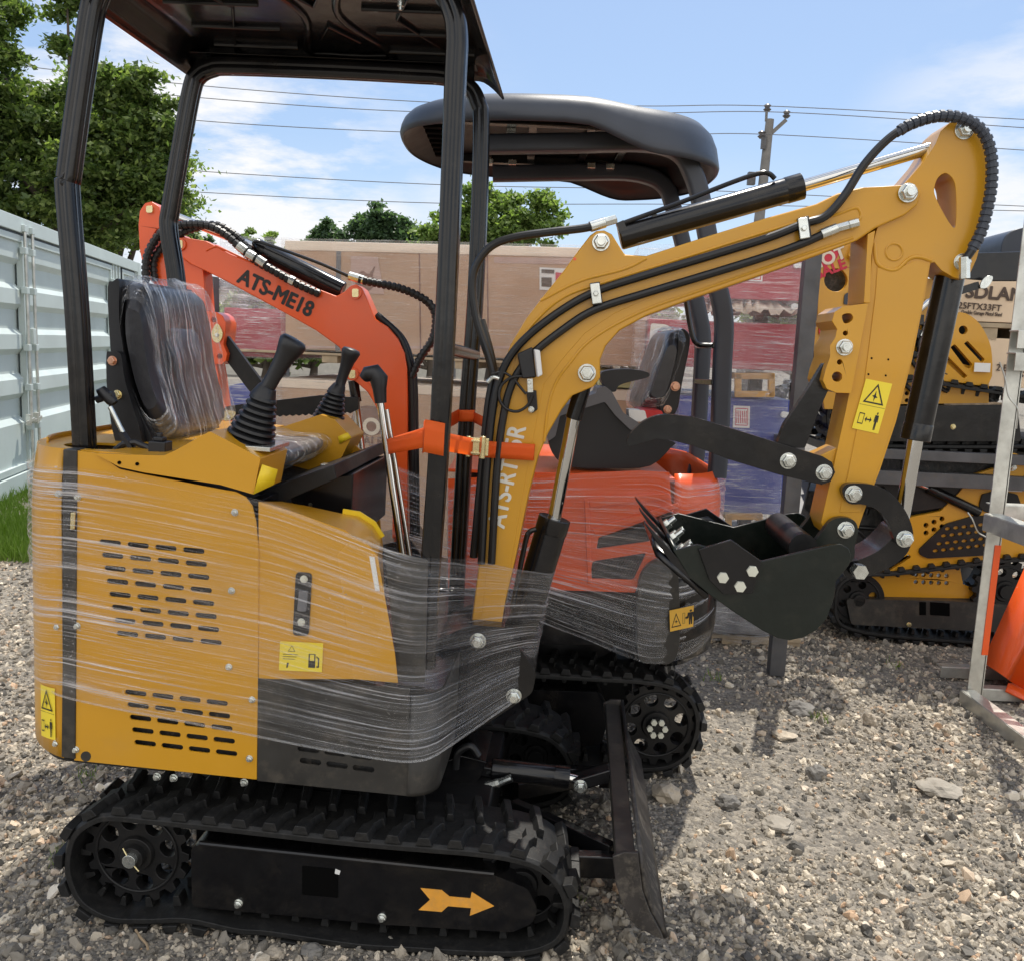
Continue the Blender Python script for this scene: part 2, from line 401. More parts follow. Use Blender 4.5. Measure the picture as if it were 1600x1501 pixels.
def decal(fr, quad, y, shapes, parent, mat='label_yellow', ink='letter_black', name='warning_label', t=.0012, along=None):
    """a sticker: quad = 4 photo corners (tl,tr,br,bl) on plane y; shapes = polygons in 0..1 coords (v down)"""
    Q = [fr.p(a, b, y) for a, b in quad]
    lab = MB(); n = (Q[1] - Q[0]).cross(Q[3] - Q[0]).normalized()
    if n.y > 0: n = -n
    lab.add([q for q in Q] + [q + n * t for q in Q], [(0, 1, 2, 3), (4, 5, 6, 7), (0, 1, 5, 4), (1, 2, 6, 5), (2, 3, 7, 6), (3, 0, 4, 7)])
    o = lab.build(name, mat, parent)
    def P(u, v): return (Q[0] * (1 - u) + Q[1] * u) * (1 - v) + (Q[3] * (1 - u) + Q[2] * u) * v + n * (t + .0006)
    if shapes:
        m = MB()
        for sh in shapes:
            loops = sh if isinstance(sh[0][0], (tuple, list)) else [sh]
            flat = [p for lp in loops for p in lp]
            tr = tessellate_polygon([[V(a, b, 0) for a, b in lp] for lp in loops])
            m.add([P(a, b) for a, b in flat], [tuple(x) for x in tr])
        m.build('pictogram', ink, o)
    return o
def tri_sign(cx, cy, w, h):
    o = [(cx, cy - h / 2), (cx + w / 2, cy + h / 2), (cx - w / 2, cy + h / 2)]
    c = (cx, cy + h / 6); i = [(c[0] + (a - c[0]) * .78, c[1] + (b - c[1]) * .78) for a, b in o]
    return [o, i]
def man(cx, cy, h):
    w = h * .18
    return [circ(cx, cy - h * .42, h * .075, 10), [(cx - w, cy - h * .32), (cx + w, cy - h * .32), (cx + w * 1.2, cy + .02), (cx + w * .7, cy + .02), (cx + w * .6, cy - h * .2), (cx + w * .55, cy + h * .5), (cx + w * .1, cy + h * .5), (cx, cy + h * .1), (cx - w * .1, cy + h * .5), (cx - w * .55, cy + h * .5), (cx - w * .6, cy - h * .2), (cx - w * .7, cy + .02), (cx - w * 1.2, cy + .02)]]
def darrow(x0, x1, y, t=.035):
    return [(x0, y), (x0 + .07, y - t * 1.6), (x0 + .07, y - t * .4), (x1 - .07, y - t * .4), (x1 - .07, y - t * 1.6), (x1, y), (x1 - .07, y + t * 1.6), (x1 - .07, y + t * .4), (x0 + .07, y + t * .4), (x0 + .07, y + t * 1.6)]
def boxline(x0, y0, x1, y1, w=.02): return [[(x0, y0), (x1, y0), (x1, y1), (x0, y1)], [(x0 + w, y0 + w), (x1 - w, y0 + w), (x1 - w, y1 - w), (x0 + w, y1 - w)]]
def spiky(cx, cy, r): return [(cx - r, cy), (cx - r * .3, cy - r * .2), (cx, cy - r), (cx + r * .3, cy - r * .1), (cx + r, cy + r * .2), (cx + r * .2, cy + r * .3), (cx - r * .1, cy + r), (cx - r * .3, cy + r * .2)]
WARN_V = [tri_sign(.5, .25, .78, .40), spiky(.5, .30, .11), [(0.02, .497), (.98, .497), (.98, .503), (.02, .503)], boxline(.12, .66, .32, .88), darrow(.36, .62, .77), *man(.78, .77, .36)]
WARN_H = [tri_sign(.27, .5, .42, .66), spiky(.27, .58, .09), boxline(.54, .25, .64, .75, .015), darrow(.64, .80, .5, .05), *man(.88, .5, .7)]

def track_loop(pts3, y0, w, nlug, name, parent, thick=.02, lug=.021, ysign=1):
    """closed rubber belt through (x,z) points; outer lugs in two staggered rows, inner teeth"""
    P = np.array(cr(pts3, 8, True)); 
    seg = np.linalg.norm(np.roll(P, -1, 0) - P, axis=1); L = seg.sum(); cum = np.concatenate([[0], np.cumsum(seg)])
    PP = np.vstack([P, P[0]])
    area = .5 * np.sum(P[:, 0] * np.roll(P[:, 1], -1) - np.roll(P[:, 0], -1) * P[:, 1]); sg = 1 if area > 0 else -1
    def at(s):
        s %= L; x = np.interp(s, cum, PP[:, 0]); z = np.interp(s, cum, PP[:, 1])
        x2 = np.interp((s + .004) % L, cum, PP[:, 0]); z2 = np.interp((s + .004) % L, cum, PP[:, 1])
        t = np.array([x2 - x, z2 - z]); t /= max(1e-9, np.linalg.norm(t)); nrm = np.array([t[1], -t[0]]) * sg
        return np.array([x, z]), t, nrm
    m = MB(); N = 160; rows = []
    for i in range(N):
        c, t, nr = at(L * i / N)
        i_ = c - nr * thick
        e = c - nr * thick * .35
        rows.append([V(e[0], y0, e[1]), V(c[0], y0 + w * .04, c[1]), V(c[0], y0 + w * .96, c[1]), V(e[0], y0 + w, e[1]), V(i_[0], y0 + w, i_[1]), V(i_[0], y0, i_[1])])
    rows.append(rows[0]); m.grid(rows, closed=True)
    def block(s0, ya, yb, skew, l0, l1, h, hin=0, thin=False):
        vs = []
        for (yy, sk) in ((ya, 0), (yb, skew)):
            for (dl, hh) in ((-l0, 0), (l0, 0), (l1, h), (-l1, h)):
                c, t, nr = at(s0 + sk + dl)
                base = c - nr * (thick if hin else 0.001)
                q = base + nr * (hh if not hin else -hh)
                vs.append(V(q[0], yy, q[1]))
        m.add(vs, [(0, 1, 2, 3), (4, 5, 6, 7), (0, 1, 5, 4), (1, 2, 6, 5), (2, 3, 7, 6), (3, 0, 4, 7)])
    pitch = L / nlug
    for k in range(nlug):
        s0 = k * pitch
        block(s0, y0 - .004, y0 + w * .20, pitch * .10, pitch * .27, pitch * .17, lug)
        block(s0 + pitch * .10, y0 + w * .18, y0 + w * .34, pitch * .22, pitch * .20, pitch * .13, lug * .98)
        block(s0 + pitch * .34, y0 + w * .32, y0 + w * .47, pitch * -.06, pitch * .24, pitch * .17, lug * .96)
        block(s0 + pitch * .5, y0 + w * .78, y0 + w + .002, pitch * -.12, pitch * .20, pitch * .11, lug)
        block(s0 + pitch * .62, y0 + w * .53, y0 + w * .80, pitch * -.12, pitch * .17, pitch * .09, lug)
        block(s0, y0 + w * .22, y0 + w * .40, 0, pitch * .14, pitch * .09, lug * 1.3, 1)
        block(s0, y0 + w * .60, y0 + w * .78, 0, pitch * .14, pitch * .09, lug * 1.3, 1)
    return m.build(name, 'rubber', parent, bevel=.0025, smooth=30)
def wheel(c, r, y0, y1, nh, hr, hc, teeth, name, mat, parent, hub=None):
    ring = []
    n = 96
    if teeth:
        for i in range(teeth):
            for (a, rr) in ((-.32, .90), (-.16, 1.04), (.16, 1.04), (.32, .90)):
                th = 2 * math.pi * (i + a) / teeth; ring.append((c[0] + math.cos(th) * r * rr, c[1] + math.sin(th) * r * rr))
    else: ring = circ(c[0], c[1], r, 48)
    holes = [circ(c[0] + math.cos(2 * math.pi * (i + .3) / nh) * hc, c[1] + math.sin(2 * math.pi * (i + .3) / nh) * hc, hr, 16) for i in range(nh)]
    m = MB().prism(ring, y0, y1, holes)
    m.tube([V(c[0], y0 - .001, c[1]), V(c[0], y0 - .012, c[1])], [r * .36, r * .33], 32)
    m.tube([V(c[0], y0 + .0, c[1]), V(c[0], y0 - .03, c[1])], [r * .26, r * .22], 32)
    m.tube([V(c[0] + math.cos(t) * r * .8, y0 - .002, c[1] + math.sin(t) * r * .8) for t in [2 * math.pi * i / 48 for i in range(48)]], .004, 8, closed=True)
    return m.build(name, mat, parent, bevel=.002)
# ============================================================ ground
def axis(lo, hi, step, far):
    a = list(np.arange(lo, hi + 1e-6, step)); d = step
    x = a[-1]
    while x < far: d *= 1.35; x += d; a.append(x)
    x = a[0]; d = step
    while x > -far: d *= 1.35; x -= d; a.insert(0, x)
    return a
def gz(x, y):
    n = noise.noise(V(x * .7, y * .7, 0)) * .012 + noise.noise(V(x * 2.5, y * 2.5, 4)) * .008 + noise.noise(V(x * 9, y * 9, 8)) * .003
    return n - .006
xs_ = axis(-4, 4, .05, 400); ys_ = axis(1.2, 7, .05, 400)
m = MB(); m.grid([[V(x, y, gz(x, y)) for x in xs_] for y in ys_])
tag(m.build('ground', 'gravel_ground', None, smooth=180), kind='structure')
def scatter(name, N, seed, mat, label, cat, pos, smin, smax, mode='stone'):
    rng = np.random.default_rng(seed)
    P, S = pos(rng, N)
    me = bpy.data.meshes.new(name); me.vertices.add(len(P)); me.vertices.foreach_set('co', P.astype(np.float32).ravel())
    a = me.attributes.new('scl', 'FLOAT', 'POINT'); a.data.foreach_set('value', S.astype(np.float32))
    a = me.attributes.new('rot', 'FLOAT_VECTOR', 'POINT'); rr = rng.uniform(0, 6.283, (len(P), 3)).astype(np.float32)
    if mode == 'grass': rr[:, :2] = rng.normal(0, .28, (len(P), 2))
    a.data.foreach_set('vector', rr.ravel())
    a = me.attributes.new('pick', 'INT', 'POINT'); a.data.foreach_set('value', rng.integers(0, 6, len(P)).astype(np.int32))
    o = bpy.data.objects.new(name, me); COL.objects.link(o); me.materials.append(MATS[mat])
    g = bpy.data.node_groups.new(name + '_nodes', 'GeometryNodeTree'); g.interface.new_socket('Geometry', in_out='INPUT', socket_type='NodeSocketGeometry'); g.interface.new_socket('Geometry', in_out='OUTPUT', socket_type='NodeSocketGeometry')
    N_ = g.nodes.new; Lk = g.links.new; gi = N_('NodeGroupInput'); go = N_('NodeGroupOutput')
    g2i = N_('GeometryNodeGeometryToInstance')
    for k in range(6):
        if mode == 'stone':
            ic = N_('GeometryNodeMeshIcoSphere'); ic.inputs['Radius'].default_value = 1; ic.inputs['Subdivisions'].default_value = 2
        else:
            ic = N_('GeometryNodeMeshCone'); ic.inputs['Vertices'].default_value = 3; ic.inputs['Radius Top'].default_value = .0; ic.inputs['Radius Bottom'].default_value = .045; ic.inputs['Depth'].default_value = 1.
        sp = N_('GeometryNodeSetPosition'); no = N_('ShaderNodeTexNoise'); no.inputs['Scale'].default_value = .75 if mode == 'stone' else 1.2; no.inputs['Detail'].default_value = 1.5
        pos_ = N_('GeometryNodeInputPosition'); ad = N_('ShaderNodeVectorMath'); ad.operation = 'ADD'; ad.inputs[1].default_value = (k * 7.3, k * 3.1, k)
        Lk(pos_.outputs[0], ad.inputs[0]); Lk(ad.outputs[0], no.inputs['Vector'])
        sb_ = N_('ShaderNodeVectorMath'); sb_.operation = 'SUBTRACT'; sb_.inputs[1].default_value = (.5, .5, .5); Lk(no.outputs['Color'], sb_.inputs[0])
        ms = N_('ShaderNodeVectorMath'); ms.operation = 'MULTIPLY'; ms.inputs[1].default_value = (2.6, 2.6, 2.2) if mode == 'stone' else (.9, .9, .2); Lk(sb_.outputs[0], ms.inputs[0])
        Lk(ic.outputs[0], sp.inputs['Geometry']); Lk(ms.outputs[0], sp.inputs['Offset'])
        tr = N_('GeometryNodeTransform'); tr.inputs['Scale'].default_value = (1, .8 + .05 * k, .55 + .05 * k) if mode == 'stone' else (1, .5, 1); Lk(sp.outputs[0], tr.inputs['Geometry'])
        sm = N_('GeometryNodeSetMaterial'); sm.inputs['Material'].default_value = MATS[mat]; Lk(tr.outputs[0], sm.inputs[0]); 
        sh_ = N_('GeometryNodeSetShadeSmooth'); sh_.inputs['Shade Smooth'].default_value = False; Lk(sm.outputs[0], sh_.inputs[0]); Lk(sh_.outputs[0], g2i.inputs[0])
    iop = N_('GeometryNodeInstanceOnPoints'); Lk(gi.outputs[0], iop.inputs['Points']); Lk(g2i.outputs[0], iop.inputs['Instance']); iop.inputs['Pick Instance'].default_value = True
    def at(nm, typ):
        n_ = N_('GeometryNodeInputNamedAttribute'); n_.data_type = typ; n_.inputs[0].default_value = nm; return [q for q in n_.outputs if q.enabled][0]
    Lk(at('scl', 'FLOAT'), iop.inputs['Scale']); Lk(at('rot', 'FLOAT_VECTOR'), iop.inputs['Rotation']); Lk(at('pick', 'INT'), iop.inputs['Instance Index'])
    Lk(iop.outputs[0], go.inputs[0]); md = o.modifiers.new('scatter', 'NODES'); md.node_group = g
    return tag(o, label, cat, kind='stuff')
def stones(rng, N):
    # evenly over the yard but thinning with distance, as small stones cannot be told apart far off
    d = 1.5 + 9.5 * rng.random(N) ** 1.75; a = rng.uniform(-.78, .78, N)
    x = d * np.tan(a); y = d
    s = np.exp(rng.normal(math.log(.0040), .60, N)); s = np.minimum(s, .022); s *= np.clip(.75 + d * .10, 1, 1.7)
    z = np.array([gz(a_, b_) for a_, b_ in zip(x, y)]) + s * .12
    dn = np.array([noise.noise(V(a_ * .9, b_ * .9, 5.)) + .5 * noise.noise(V(a_ * 2.3, b_ * 2.3, 6.)) for a_, b_ in zip(x, y)])
    keep = ~((x < -3.0) & (y > 5.95)) & (rng.random(N) < np.clip(.62 - dn * 1.3, .18, 1.))
    return np.stack([x, y, z], 1)[keep], s[keep]
scatter('gravel', 330000, 3, 'stone', 'loose grey and tan crushed gravel covering the yard', 'gravel', stones, 0, 0)
def grass(rng, N):
    x = np.concatenate([rng.uniform(-9, -3.0, N * 9 // 10), rng.uniform(-4.2, -2.6, N // 10)]); y = np.concatenate([rng.uniform(6.0, 13, N * 9 // 10), rng.uniform(5.3, 6.4, N // 10)])
    tw = [(-1.35, 2.75), (-1.2, 2.3), (-.75, 2.18), (-1.5, 3.4), (-1.75, 3.6), (-1.62, 3.1), (.95, 3.9), (1.3, 3.5), (-1.9, 3.9), (.2, 2.2), (1.9, 4.2), (-.55, 2.14)]
    tx = np.concatenate([np.full(26, a) for a, b in tw]) + rng.normal(0, .022, 26 * len(tw)); ty = np.concatenate([np.full(26, b) for a, b in tw]) + rng.normal(0, .022, 26 * len(tw))
    nn = np.array([noise.noise(V(a * 1.3, b * 1.3, 2)) for a, b in zip(x, y)])
    keep = nn > np.where(y < 6.0, .12, -.35); x, y = x[keep], y[keep]
    s = rng.uniform(.05, .15, len(x)); x = np.concatenate([x, tx]); y = np.concatenate([y, ty]); s = np.concatenate([s, rng.uniform(.02, .05, len(tx))]); return np.stack([x, y, s * 0], 1), s
scatter('grass', 90000, 5, 'grass_blade', 'short bright grass growing along the foot of the pale container', 'grass', grass, 0, 0, 'grass')
# single larger rocks on the gravel
def rock(px, py, r, label, col='stone_tan', flat=.6):
    c = W.pz(px, py, 0); bm = bmesh.new(); bmesh.ops.create_icosphere(bm, subdivisions=3, radius=r)
    for v in bm.verts:
        n_ = noise.noise(v.co * (1.2 / r) + V(px, py, 0)) * .45 + noise.noise(v.co * (3.5 / r) + V(px, 0, 0)) * .22
        v.co *= 1 + n_; v.co.z *= flat; v.co.y *= .85
    me = bpy.data.meshes.new('rock'); bm.to_mesh(me); bm.free(); me.materials.append(MATS[col]); o = bpy.data.objects.new('rock', me); COL.objects.link(o); o.location = c + V(0, 0, r * flat * .35)
    tag(o, label, 'rock', 'larger rocks lying on the gravel'); return o
basic('stone_tan', (.42, .36, .28), .85, var=.25, vs=20, bump=.6, bs=40, bd=.01)
basic('stone_grey', (.17, .16, .145), .85, var=.3, vs=20, bump=.6, bs=40, bd=.01)
basic('stone_flat', (.30, .27, .225), .85, var=.2, vs=20, bump=.5, bs=40, bd=.01)
# ============================================================ MACHINE 1 : the yellow mini excavator
g0 = W.pz(500, 1478, 0)
M = Frame((g0.x, g0.y, 0), R(-4), .022)
ex1 = thing('mini_excavator', M, 'yellow mini excavator with black tubular canopy, nearest the viewer, its body bound in clear film', 'excavator')

# ---- tracks
loop_px = [(97, 1345), (108, 1303), (135, 1280), (168, 1271), (240, 1277), (330, 1286), (412, 1295), (550, 1310), (680, 1321), (740, 1326), (800, 1335), (850, 1352), (882, 1385), (894, 1420), (888, 1458), (868, 1482), (820, 1497), (740, 1497), (640, 1491), (550, 1485), (420, 1466), (370, 1462), (292, 1446), (232, 1447), (172, 1444), (125, 1420), (103, 1385)]
loop = M.xz(loop_px, 0)
TW = .215; YF = .705
for (y0, near) in ((0, True), (YF, False)):
    track_loop(loop, y0, TW, 38, 'rubber_track', ex1)
    cs = M.p(200, 1347, 0); ci = M.p(812, 1412, 0)
    s_ = wheel((cs.x, cs.z), .128, y0 + .045, y0 + .075, 8, .022, .082, 16, 'sprocket', 'black_dull', ex1)
    if near:
        c = V(cs.x, y0 + .03, cs.z); m = MB(); m.cyl(c, c + V(0, -.028, 0), .017, 20); m.build('axle_nut', 'zinc', s_, bevel=.001)
        m = MB(); a = c + V(-.018, -.02, .03); m.tube([a, c + V(0, -.022, 0), c + V(.022, -.02, -.026)], .0022, 6); m.build('split_pin', 'zinc_yellow', s_)
    wheel((ci.x, ci.z), .112, y0 + .085, y0 + .18, 6, .02, .07, 0, 'idler_wheel', 'black_dull', ex1)
    for px, py in ((372, 1412), (597, 1433)):
        c = M.p(px, py, 0); m = MB(); m.tube([V(c.x, y0 + .04, c.z + .002), V(c.x, y0 + .17, c.z + .002)], .052, 32); m.tube([V(c.x, y0 + .03, c.z + .002), V(c.x, y0 + .045, c.z + .002)], .044, 32)
        m.build('track_roller', 'black_dull', ex1, bevel=.004)
# near track frame
fr_px = rp([(298, 1322), (318, 1318), (770, 1366), (825, 1388), (840, 1420), (832, 1442), (800, 1456), (600, 1444), (300, 1416)], 8)
tf = plate(M, fr_px, .028, .19, 'track_frame', 'black_paint', ex1, bevel=.004)
plate(M, fr_px, YF + .02, YF + .18, 'track_frame', 'black_paint', ex1, bevel=.004)
MB().tube([M.p(312, 1316, .02), M.p(540, 1340, .02), M.p(772, 1364, .02)], .006, 8).build('frame_lip', 'black_paint', tf)
plate(M, rp([(472, 1352), (528, 1358), (528, 1402), (472, 1397)], 2), .0265, .029, 'frame_opening', 'slot_dark', tf, bevel=0)
for px, py in ((373, 1410), (597, 1432)): bolt(M, px, py, .028, .011, tf)
m = MB().prism(M.xz([(657, 1387), (690, 1390), (702, 1400), (735, 1403), (737, 1393), (772, 1415), (734, 1430), (736, 1418), (700, 1415), (690, 1424), (654, 1421), (672, 1405)], .0262), .0262, .028)
m.build('arrow_marking', 'arrow_paint', tf)
plate(M, [(524, 1357), (532, 1360), (530, 1366), (523, 1364)], .026, .0275, 'paint_chip', 'label_white', tf, bevel=0)
# centre of the undercarriage
m = MB(); a = M.p(330, 1330, .3); b = M.p(760, 1395, .3)
m.box((a.x, .19, .10), (b.x, YF + .02, .27)); cc = (a.x + b.x) / 2
m.build('undercarriage', 'black_dull', ex1, bevel=.01)
m = MB(); zt = M.p(400, 1215, .03).z; m.cyl(V(cc - .05, .46, .27), V(cc - .05, .46, zt - .01), .24, 40); m.tube([V(cc - .05, .46, zt - .06), V(cc - .05, .46, zt - .02)], [.27, .27], 48)
m.build('slewing_ring', 'black_dull', ex1, bevel=.004)

# ---- house shell
xs = M.p(98, 900, .02).x; ztop = M.p(98, 702, .02).z; zbot = M.p(96, 1182, .02).z
rx = .155; ry = .22; YW = .90
def plan(k0=0, z=0, inset=0):
    out = []
    for i in range(13):
        t = i / 12 * math.pi / 2; out.append((xs - math.sin(t) * (rx - inset), .02 + ry - math.cos(t) * (ry - inset)))
    for i in range(13):
        t = i / 12 * math.pi / 2; out.append((xs - math.cos(t) * (rx - inset), YW - ry + math.sin(t) * (ry - inset)))
    return out
pl = plan()
rows = []
for k in range(11):
    z = zbot + (ztop - zbot) * k / 10; ins = .014 if k == 10 else (.004 if k == 9 else 0)
    rows.append([V(x, y, z + (.0 if k else .03 * min(1, abs(x - xs) / rx))) for x, y in plan(inset=ins)])
MB().grid(rows).build('rear_cover', 'yellow_paint', ex1, solid=-.004, smooth=50)
# deck on top of the rear cover, with its oval opening round the post
pi = plan(inset=.012); xe = M.p(250, 705, .02).x
deck = [(x, y) for x, y in pi] + [(xe, YW - .012), (xe, .028)]
pc = M.p(134, 703, .10)
hole = circ(pc.x + .02, .115, .075, 28, .06)
mt = Matrix(((1, 0, 0, 0), (0, 0, 1, 0), (0, 1, 0, 0), (0, 0, 0, 1)))
def flat(poly, z0, z1, holes=()):
    m = MB().prism(poly, z0, z1, holes); m.v = [(x, z, y) for x, y, z in m.v]; return m
flat(deck, ztop - .006, ztop, [hole]).build('deck_plate', 'yellow_paint', ex1, bevel=.002)
# raised rim seen behind the post
rim = [V(x, y, ztop + .012) for x, y in plan(inset=.03)[6:22]]
m = MB(); m.grid([[V(p.x, p.y, ztop - .004) for p in rim], rim]); m.build('deck_rim', 'yellow_paint', ex1, solid=.005)
# black seam strip
m = MB().prism(M.xz([(98, 702), (120, 703), (117, 1186), (95, 1183)], .016), .016, .06)
stp = m.build('corner_strip', 'black_dusty', ex1, bevel=.003)
plate(M, rp([(109, 797), (118, 797), (117, 830), (108, 830)], 4), .013, .017, 'latch_slot', 'slot_dark', stp, bevel=0)
m = MB().prism(M.xz([(110, 800), (117, 800), (116, 827), (109, 827)], .009), .009, .013); m.build('latch', 'zinc_yellow', stp, bevel=.002)
# side panel with slots
def slots(x0, y0, x1, y1, cols, rows_, dxr, dyr, L, hh):
    out = []
    for r_ in range(rows_):
        for c in range(cols):
            t = c / (cols - 1)
            ax = x0 + (x1 - x0) * t + dxr * r_; ay = y0 + (y1 - y0) * t + dyr * r_
            s = (y1 - y0) / (x1 - x0)
            q = []
            for i in range(7): th = math.pi / 2 + math.pi * i / 6; q.append((ax - L / 2 + hh + math.cos(th) * hh, ay - s * (L / 2 - hh) - math.sin(th) * hh))
            for i in range(7): th = -math.pi / 2 + math.pi * i / 6; q.append((ax + L / 2 - hh + math.cos(th) * hh, ay + s * (L / 2 - hh) - math.sin(th) * hh))
            out.append(q)
    return out
S1 = slots(172, 847, 302.5, 859.5, 4, 8, 3.85, 20.4, 34, 4.1) + slots(212, 1082, 339, 1097, 4, 5, 3.7, 19.6, 34, 4.1)
pan = [(119, 704), (148, 708), (166, 718), (187, 733), (224, 741), (344, 764), (368, 768), (384, 776), (394, 790), (400, 815), (404, 860), (403, 1040), (401, 1217), (116, 1187)]
sp = plate(M, pan, .02, .024, 'side_panel', 'yellow_paint', ex1, holes=S1, bevel=.0012)
for px, py in ((92, 771), (122, 776), (367, 800), (362, 922), (358, 1041), (394, 1092), (390, 1184), (90, 978), (121, 977), (88, 1160), (119, 1170)): bolt(M, px, py, .02, .0085, sp)
plate(M, circ(134, 1181, 8, 14), .0192, .0204, 'scuff_mark', 'black_dusty', sp, bevel=0)
dark = [(124, 720), (160, 735), (375, 790), (394, 870), (396, 1205), (122, 1178)]
m = MB().prism(M.xz(dark, .045), .045, .86); m.build('engine_cover', 'engine_bay', ex1)
# small warning sticker on the rear cover
u = lambda px, py: (px, py)
xa = M.p(78, 1110, .02)
def arc_pt(t, z): return V(xs - math.sin(t) * (rx + .007), .02 + ry - math.cos(t) * (ry + .007), z)
zt_ = M.p(78, 1070, .03).z; zb_ = M.p(78, 1150, .03).z
m = MB(); m.grid([[arc_pt(t, z) for t in (.12, .2, .28, .36, .42)] for z in (zb_, zt_)]); lb = m.build('warning_label', 'label_yellow', ex1)
def au(uu, vv): return arc_pt(.42 - .30 * uu, zt_ + (zb_ - zt_) * vv) + V(-.001, -.002, 0)
m = MB()
for sh in WARN_V:
    loops = sh if isinstance(sh[0][0], (tuple, list)) else [sh]; flt = [p for lp in loops for p in lp]
    m.add([au(a, b) for a, b in flt], [tuple(x) for x in tessellate_polygon([[V(a, b, 0) for a, b in lp] for lp in loops])])
m.build('pictogram', 'letter_black', lb)
# hood in front of the side panel (faceted, with a recessed handle)
def pts(lst): return [M.p(a, b, y) for a, b, y in lst]
hood = MB()
A = pts([(404, 783, .024), (470, 803, .024), (540, 828, .024), (552, 838, .026), (527, 866, .022), (536, 930, .022), (552, 1060, .022), (404, 1060, .022)])
hood.add(A, [(0, 1, 2, 3, 4, 5, 6, 7)])
Bq = pts([(552, 838, .026), (576, 850, .045), (590, 868, .05), (617, 1020, .05), (622, 1066, .05), (552, 1060, .022), (536, 930, .022), (527, 866, .022)])
hood.add(Bq, [(0, 1, 2, 3, 4, 5, 6, 7)])
T1 = pts([(404, 783, .024), (470, 803, .024), (540, 828, .024), (552, 838, .026), (576, 850, .045), (590, 868, .05)])
T2 = pts([(440, 783, .2), (480, 790, .2), (535, 802, .2), (560, 806, .2), (582, 820, .2), (596, 842, .2)])
hood.grid([T1, T2])
T3 = [V(p.x, p.y, .5) for p in T2]; hood.grid([T2, T3]); hood.grid([[T1[-1], T2[-1]], [V(Bq[4].x, .05, Bq[4].z), V(T2[-1].x + .03, .2, Bq[4].z)]])
hd = hood.build('fuel_hood', 'yellow_paint', ex1, smooth=28)
m = MB(); m.tube([p + V(0, .004, .004) for p in T2[2:]], .008, 8, prof=[(-.3, -1), (.3, -1), (.3, 1), (-.3, 1)]); m.build('hood_lip', 'yellow_lit', hd)  # sunlit inner edge of the hood, its light put into the lighter yellow
plate(M, rp([(462, 893), (487, 895), (482, 993), (457, 992)], 7), .0185, .024, 'handle_recess', 'black_dull', hd, bevel=.001)
for px, py in ((475, 904), (471, 971)): bolt(M, px, py, .0185, .009, hd, 'bolt_pale', stud=False)
plate(M, rp([(467, 922), (481, 923), (478, 955), (464, 954)], 3), .014, .0185, 'latch', 'plastic_grey', hd, bevel=.002)
pump = [boxline(.68, .38, .84, .86, .03), [(.70, .62), (.82, .62), (.82, .84), (.70, .84)], [(.86, .45), (.93, .52), (.93, .85), (.87, .85), (.87, .80), (.90, .80), (.90, .55), (.86, .5)], tri_sign(.28, .22, .17, .22), [(.08, .42), (.42, .42), (.42, .44), (.08, .44)], [(.08, .50), (.40, .50), (.40, .52), (.08, .52)], [(.08, .58), (.36, .58), (.36, .60), (.08, .60)], [(.18, .72), (.23, .72), (.20, .90), (.17, .90)]]
decal(M, [(438, 1001), (505, 1004), (503, 1049), (436, 1046)], .0205, pump, hd)
plate(M, [(577, 868), (585, 870), (593, 922), (585, 922)], .044, .046, 'reflector_strip', 'label_white', hd, bevel=0)
# black lower skirt, rounded front corner and front face
zs0 = M.p(402, 1219, .02).z; zs1 = M.p(402, 1059, .02).z; xq = M.p(640, 1150, .02).x; xf = M.p(690, 1150, .09).x; xl = M.p(403, 1100, .02).x
path = [(xl, .02), (xq, .02)] + [(xq + math.sin(t) * (xf - xq), .09 - math.cos(t) * .07) for t in [math.pi / 2 * i / 10 for i in range(1, 11)]] + [(xf, .80), (xf - .03, .86), (xl, .88)]
skirt_slots = slots(482, 1170, 565, 1181, 3, 2, 3, 19, 34, 4.4)
m = MB().prism(M.xz([(403, 1059), (640, 1075), (640, 1243), (402, 1219)], .02), .02, .024, [M.xz(q, .02) for q in skirt_slots])
sk = m.build('lower_skirt', 'black_dusty', ex1, bevel=.001)
m = MB(); cpath = path[1:]
m.grid([[V(x, y, zs0) for x, y in cpath], [V(x, y, zs0 + .01) for x, y in cpath], [V(x, y, zs1 - .006) for x, y in cpath]])
m.build('front_skirt', 'black_dusty', ex1, solid=-.004, smooth=40)
m = MB().prism(M.xz([(403, 1075), (625, 1090), (625, 1230), (403, 1208)], .04), .04, .8); m.build('tank', 'engine_bay', ex1)
flat([(xl, .022)] + [(x, y) for x, y in path[1:]], zs1 - .005, zs1).build('floor_plate', 'black_paint', ex1, bevel=.002)
plate(M, [(600, 858), (668, 874), (664, 1066), (622, 1064)], .07, .075, 'toe_board', 'black_dusty', ex1)
flat([(x - .01 * (1 if x > 0 else -1), y) for x, y in deck], zs0 - .004, zs0 + .002).build('belly_plate', 'black_dull', ex1)
for px, py in ((246, 1212), (272, 1214), (382, 1221)): bolt(M, px, py, .06, .010, ex1, pos=M.p(px, py, .06))
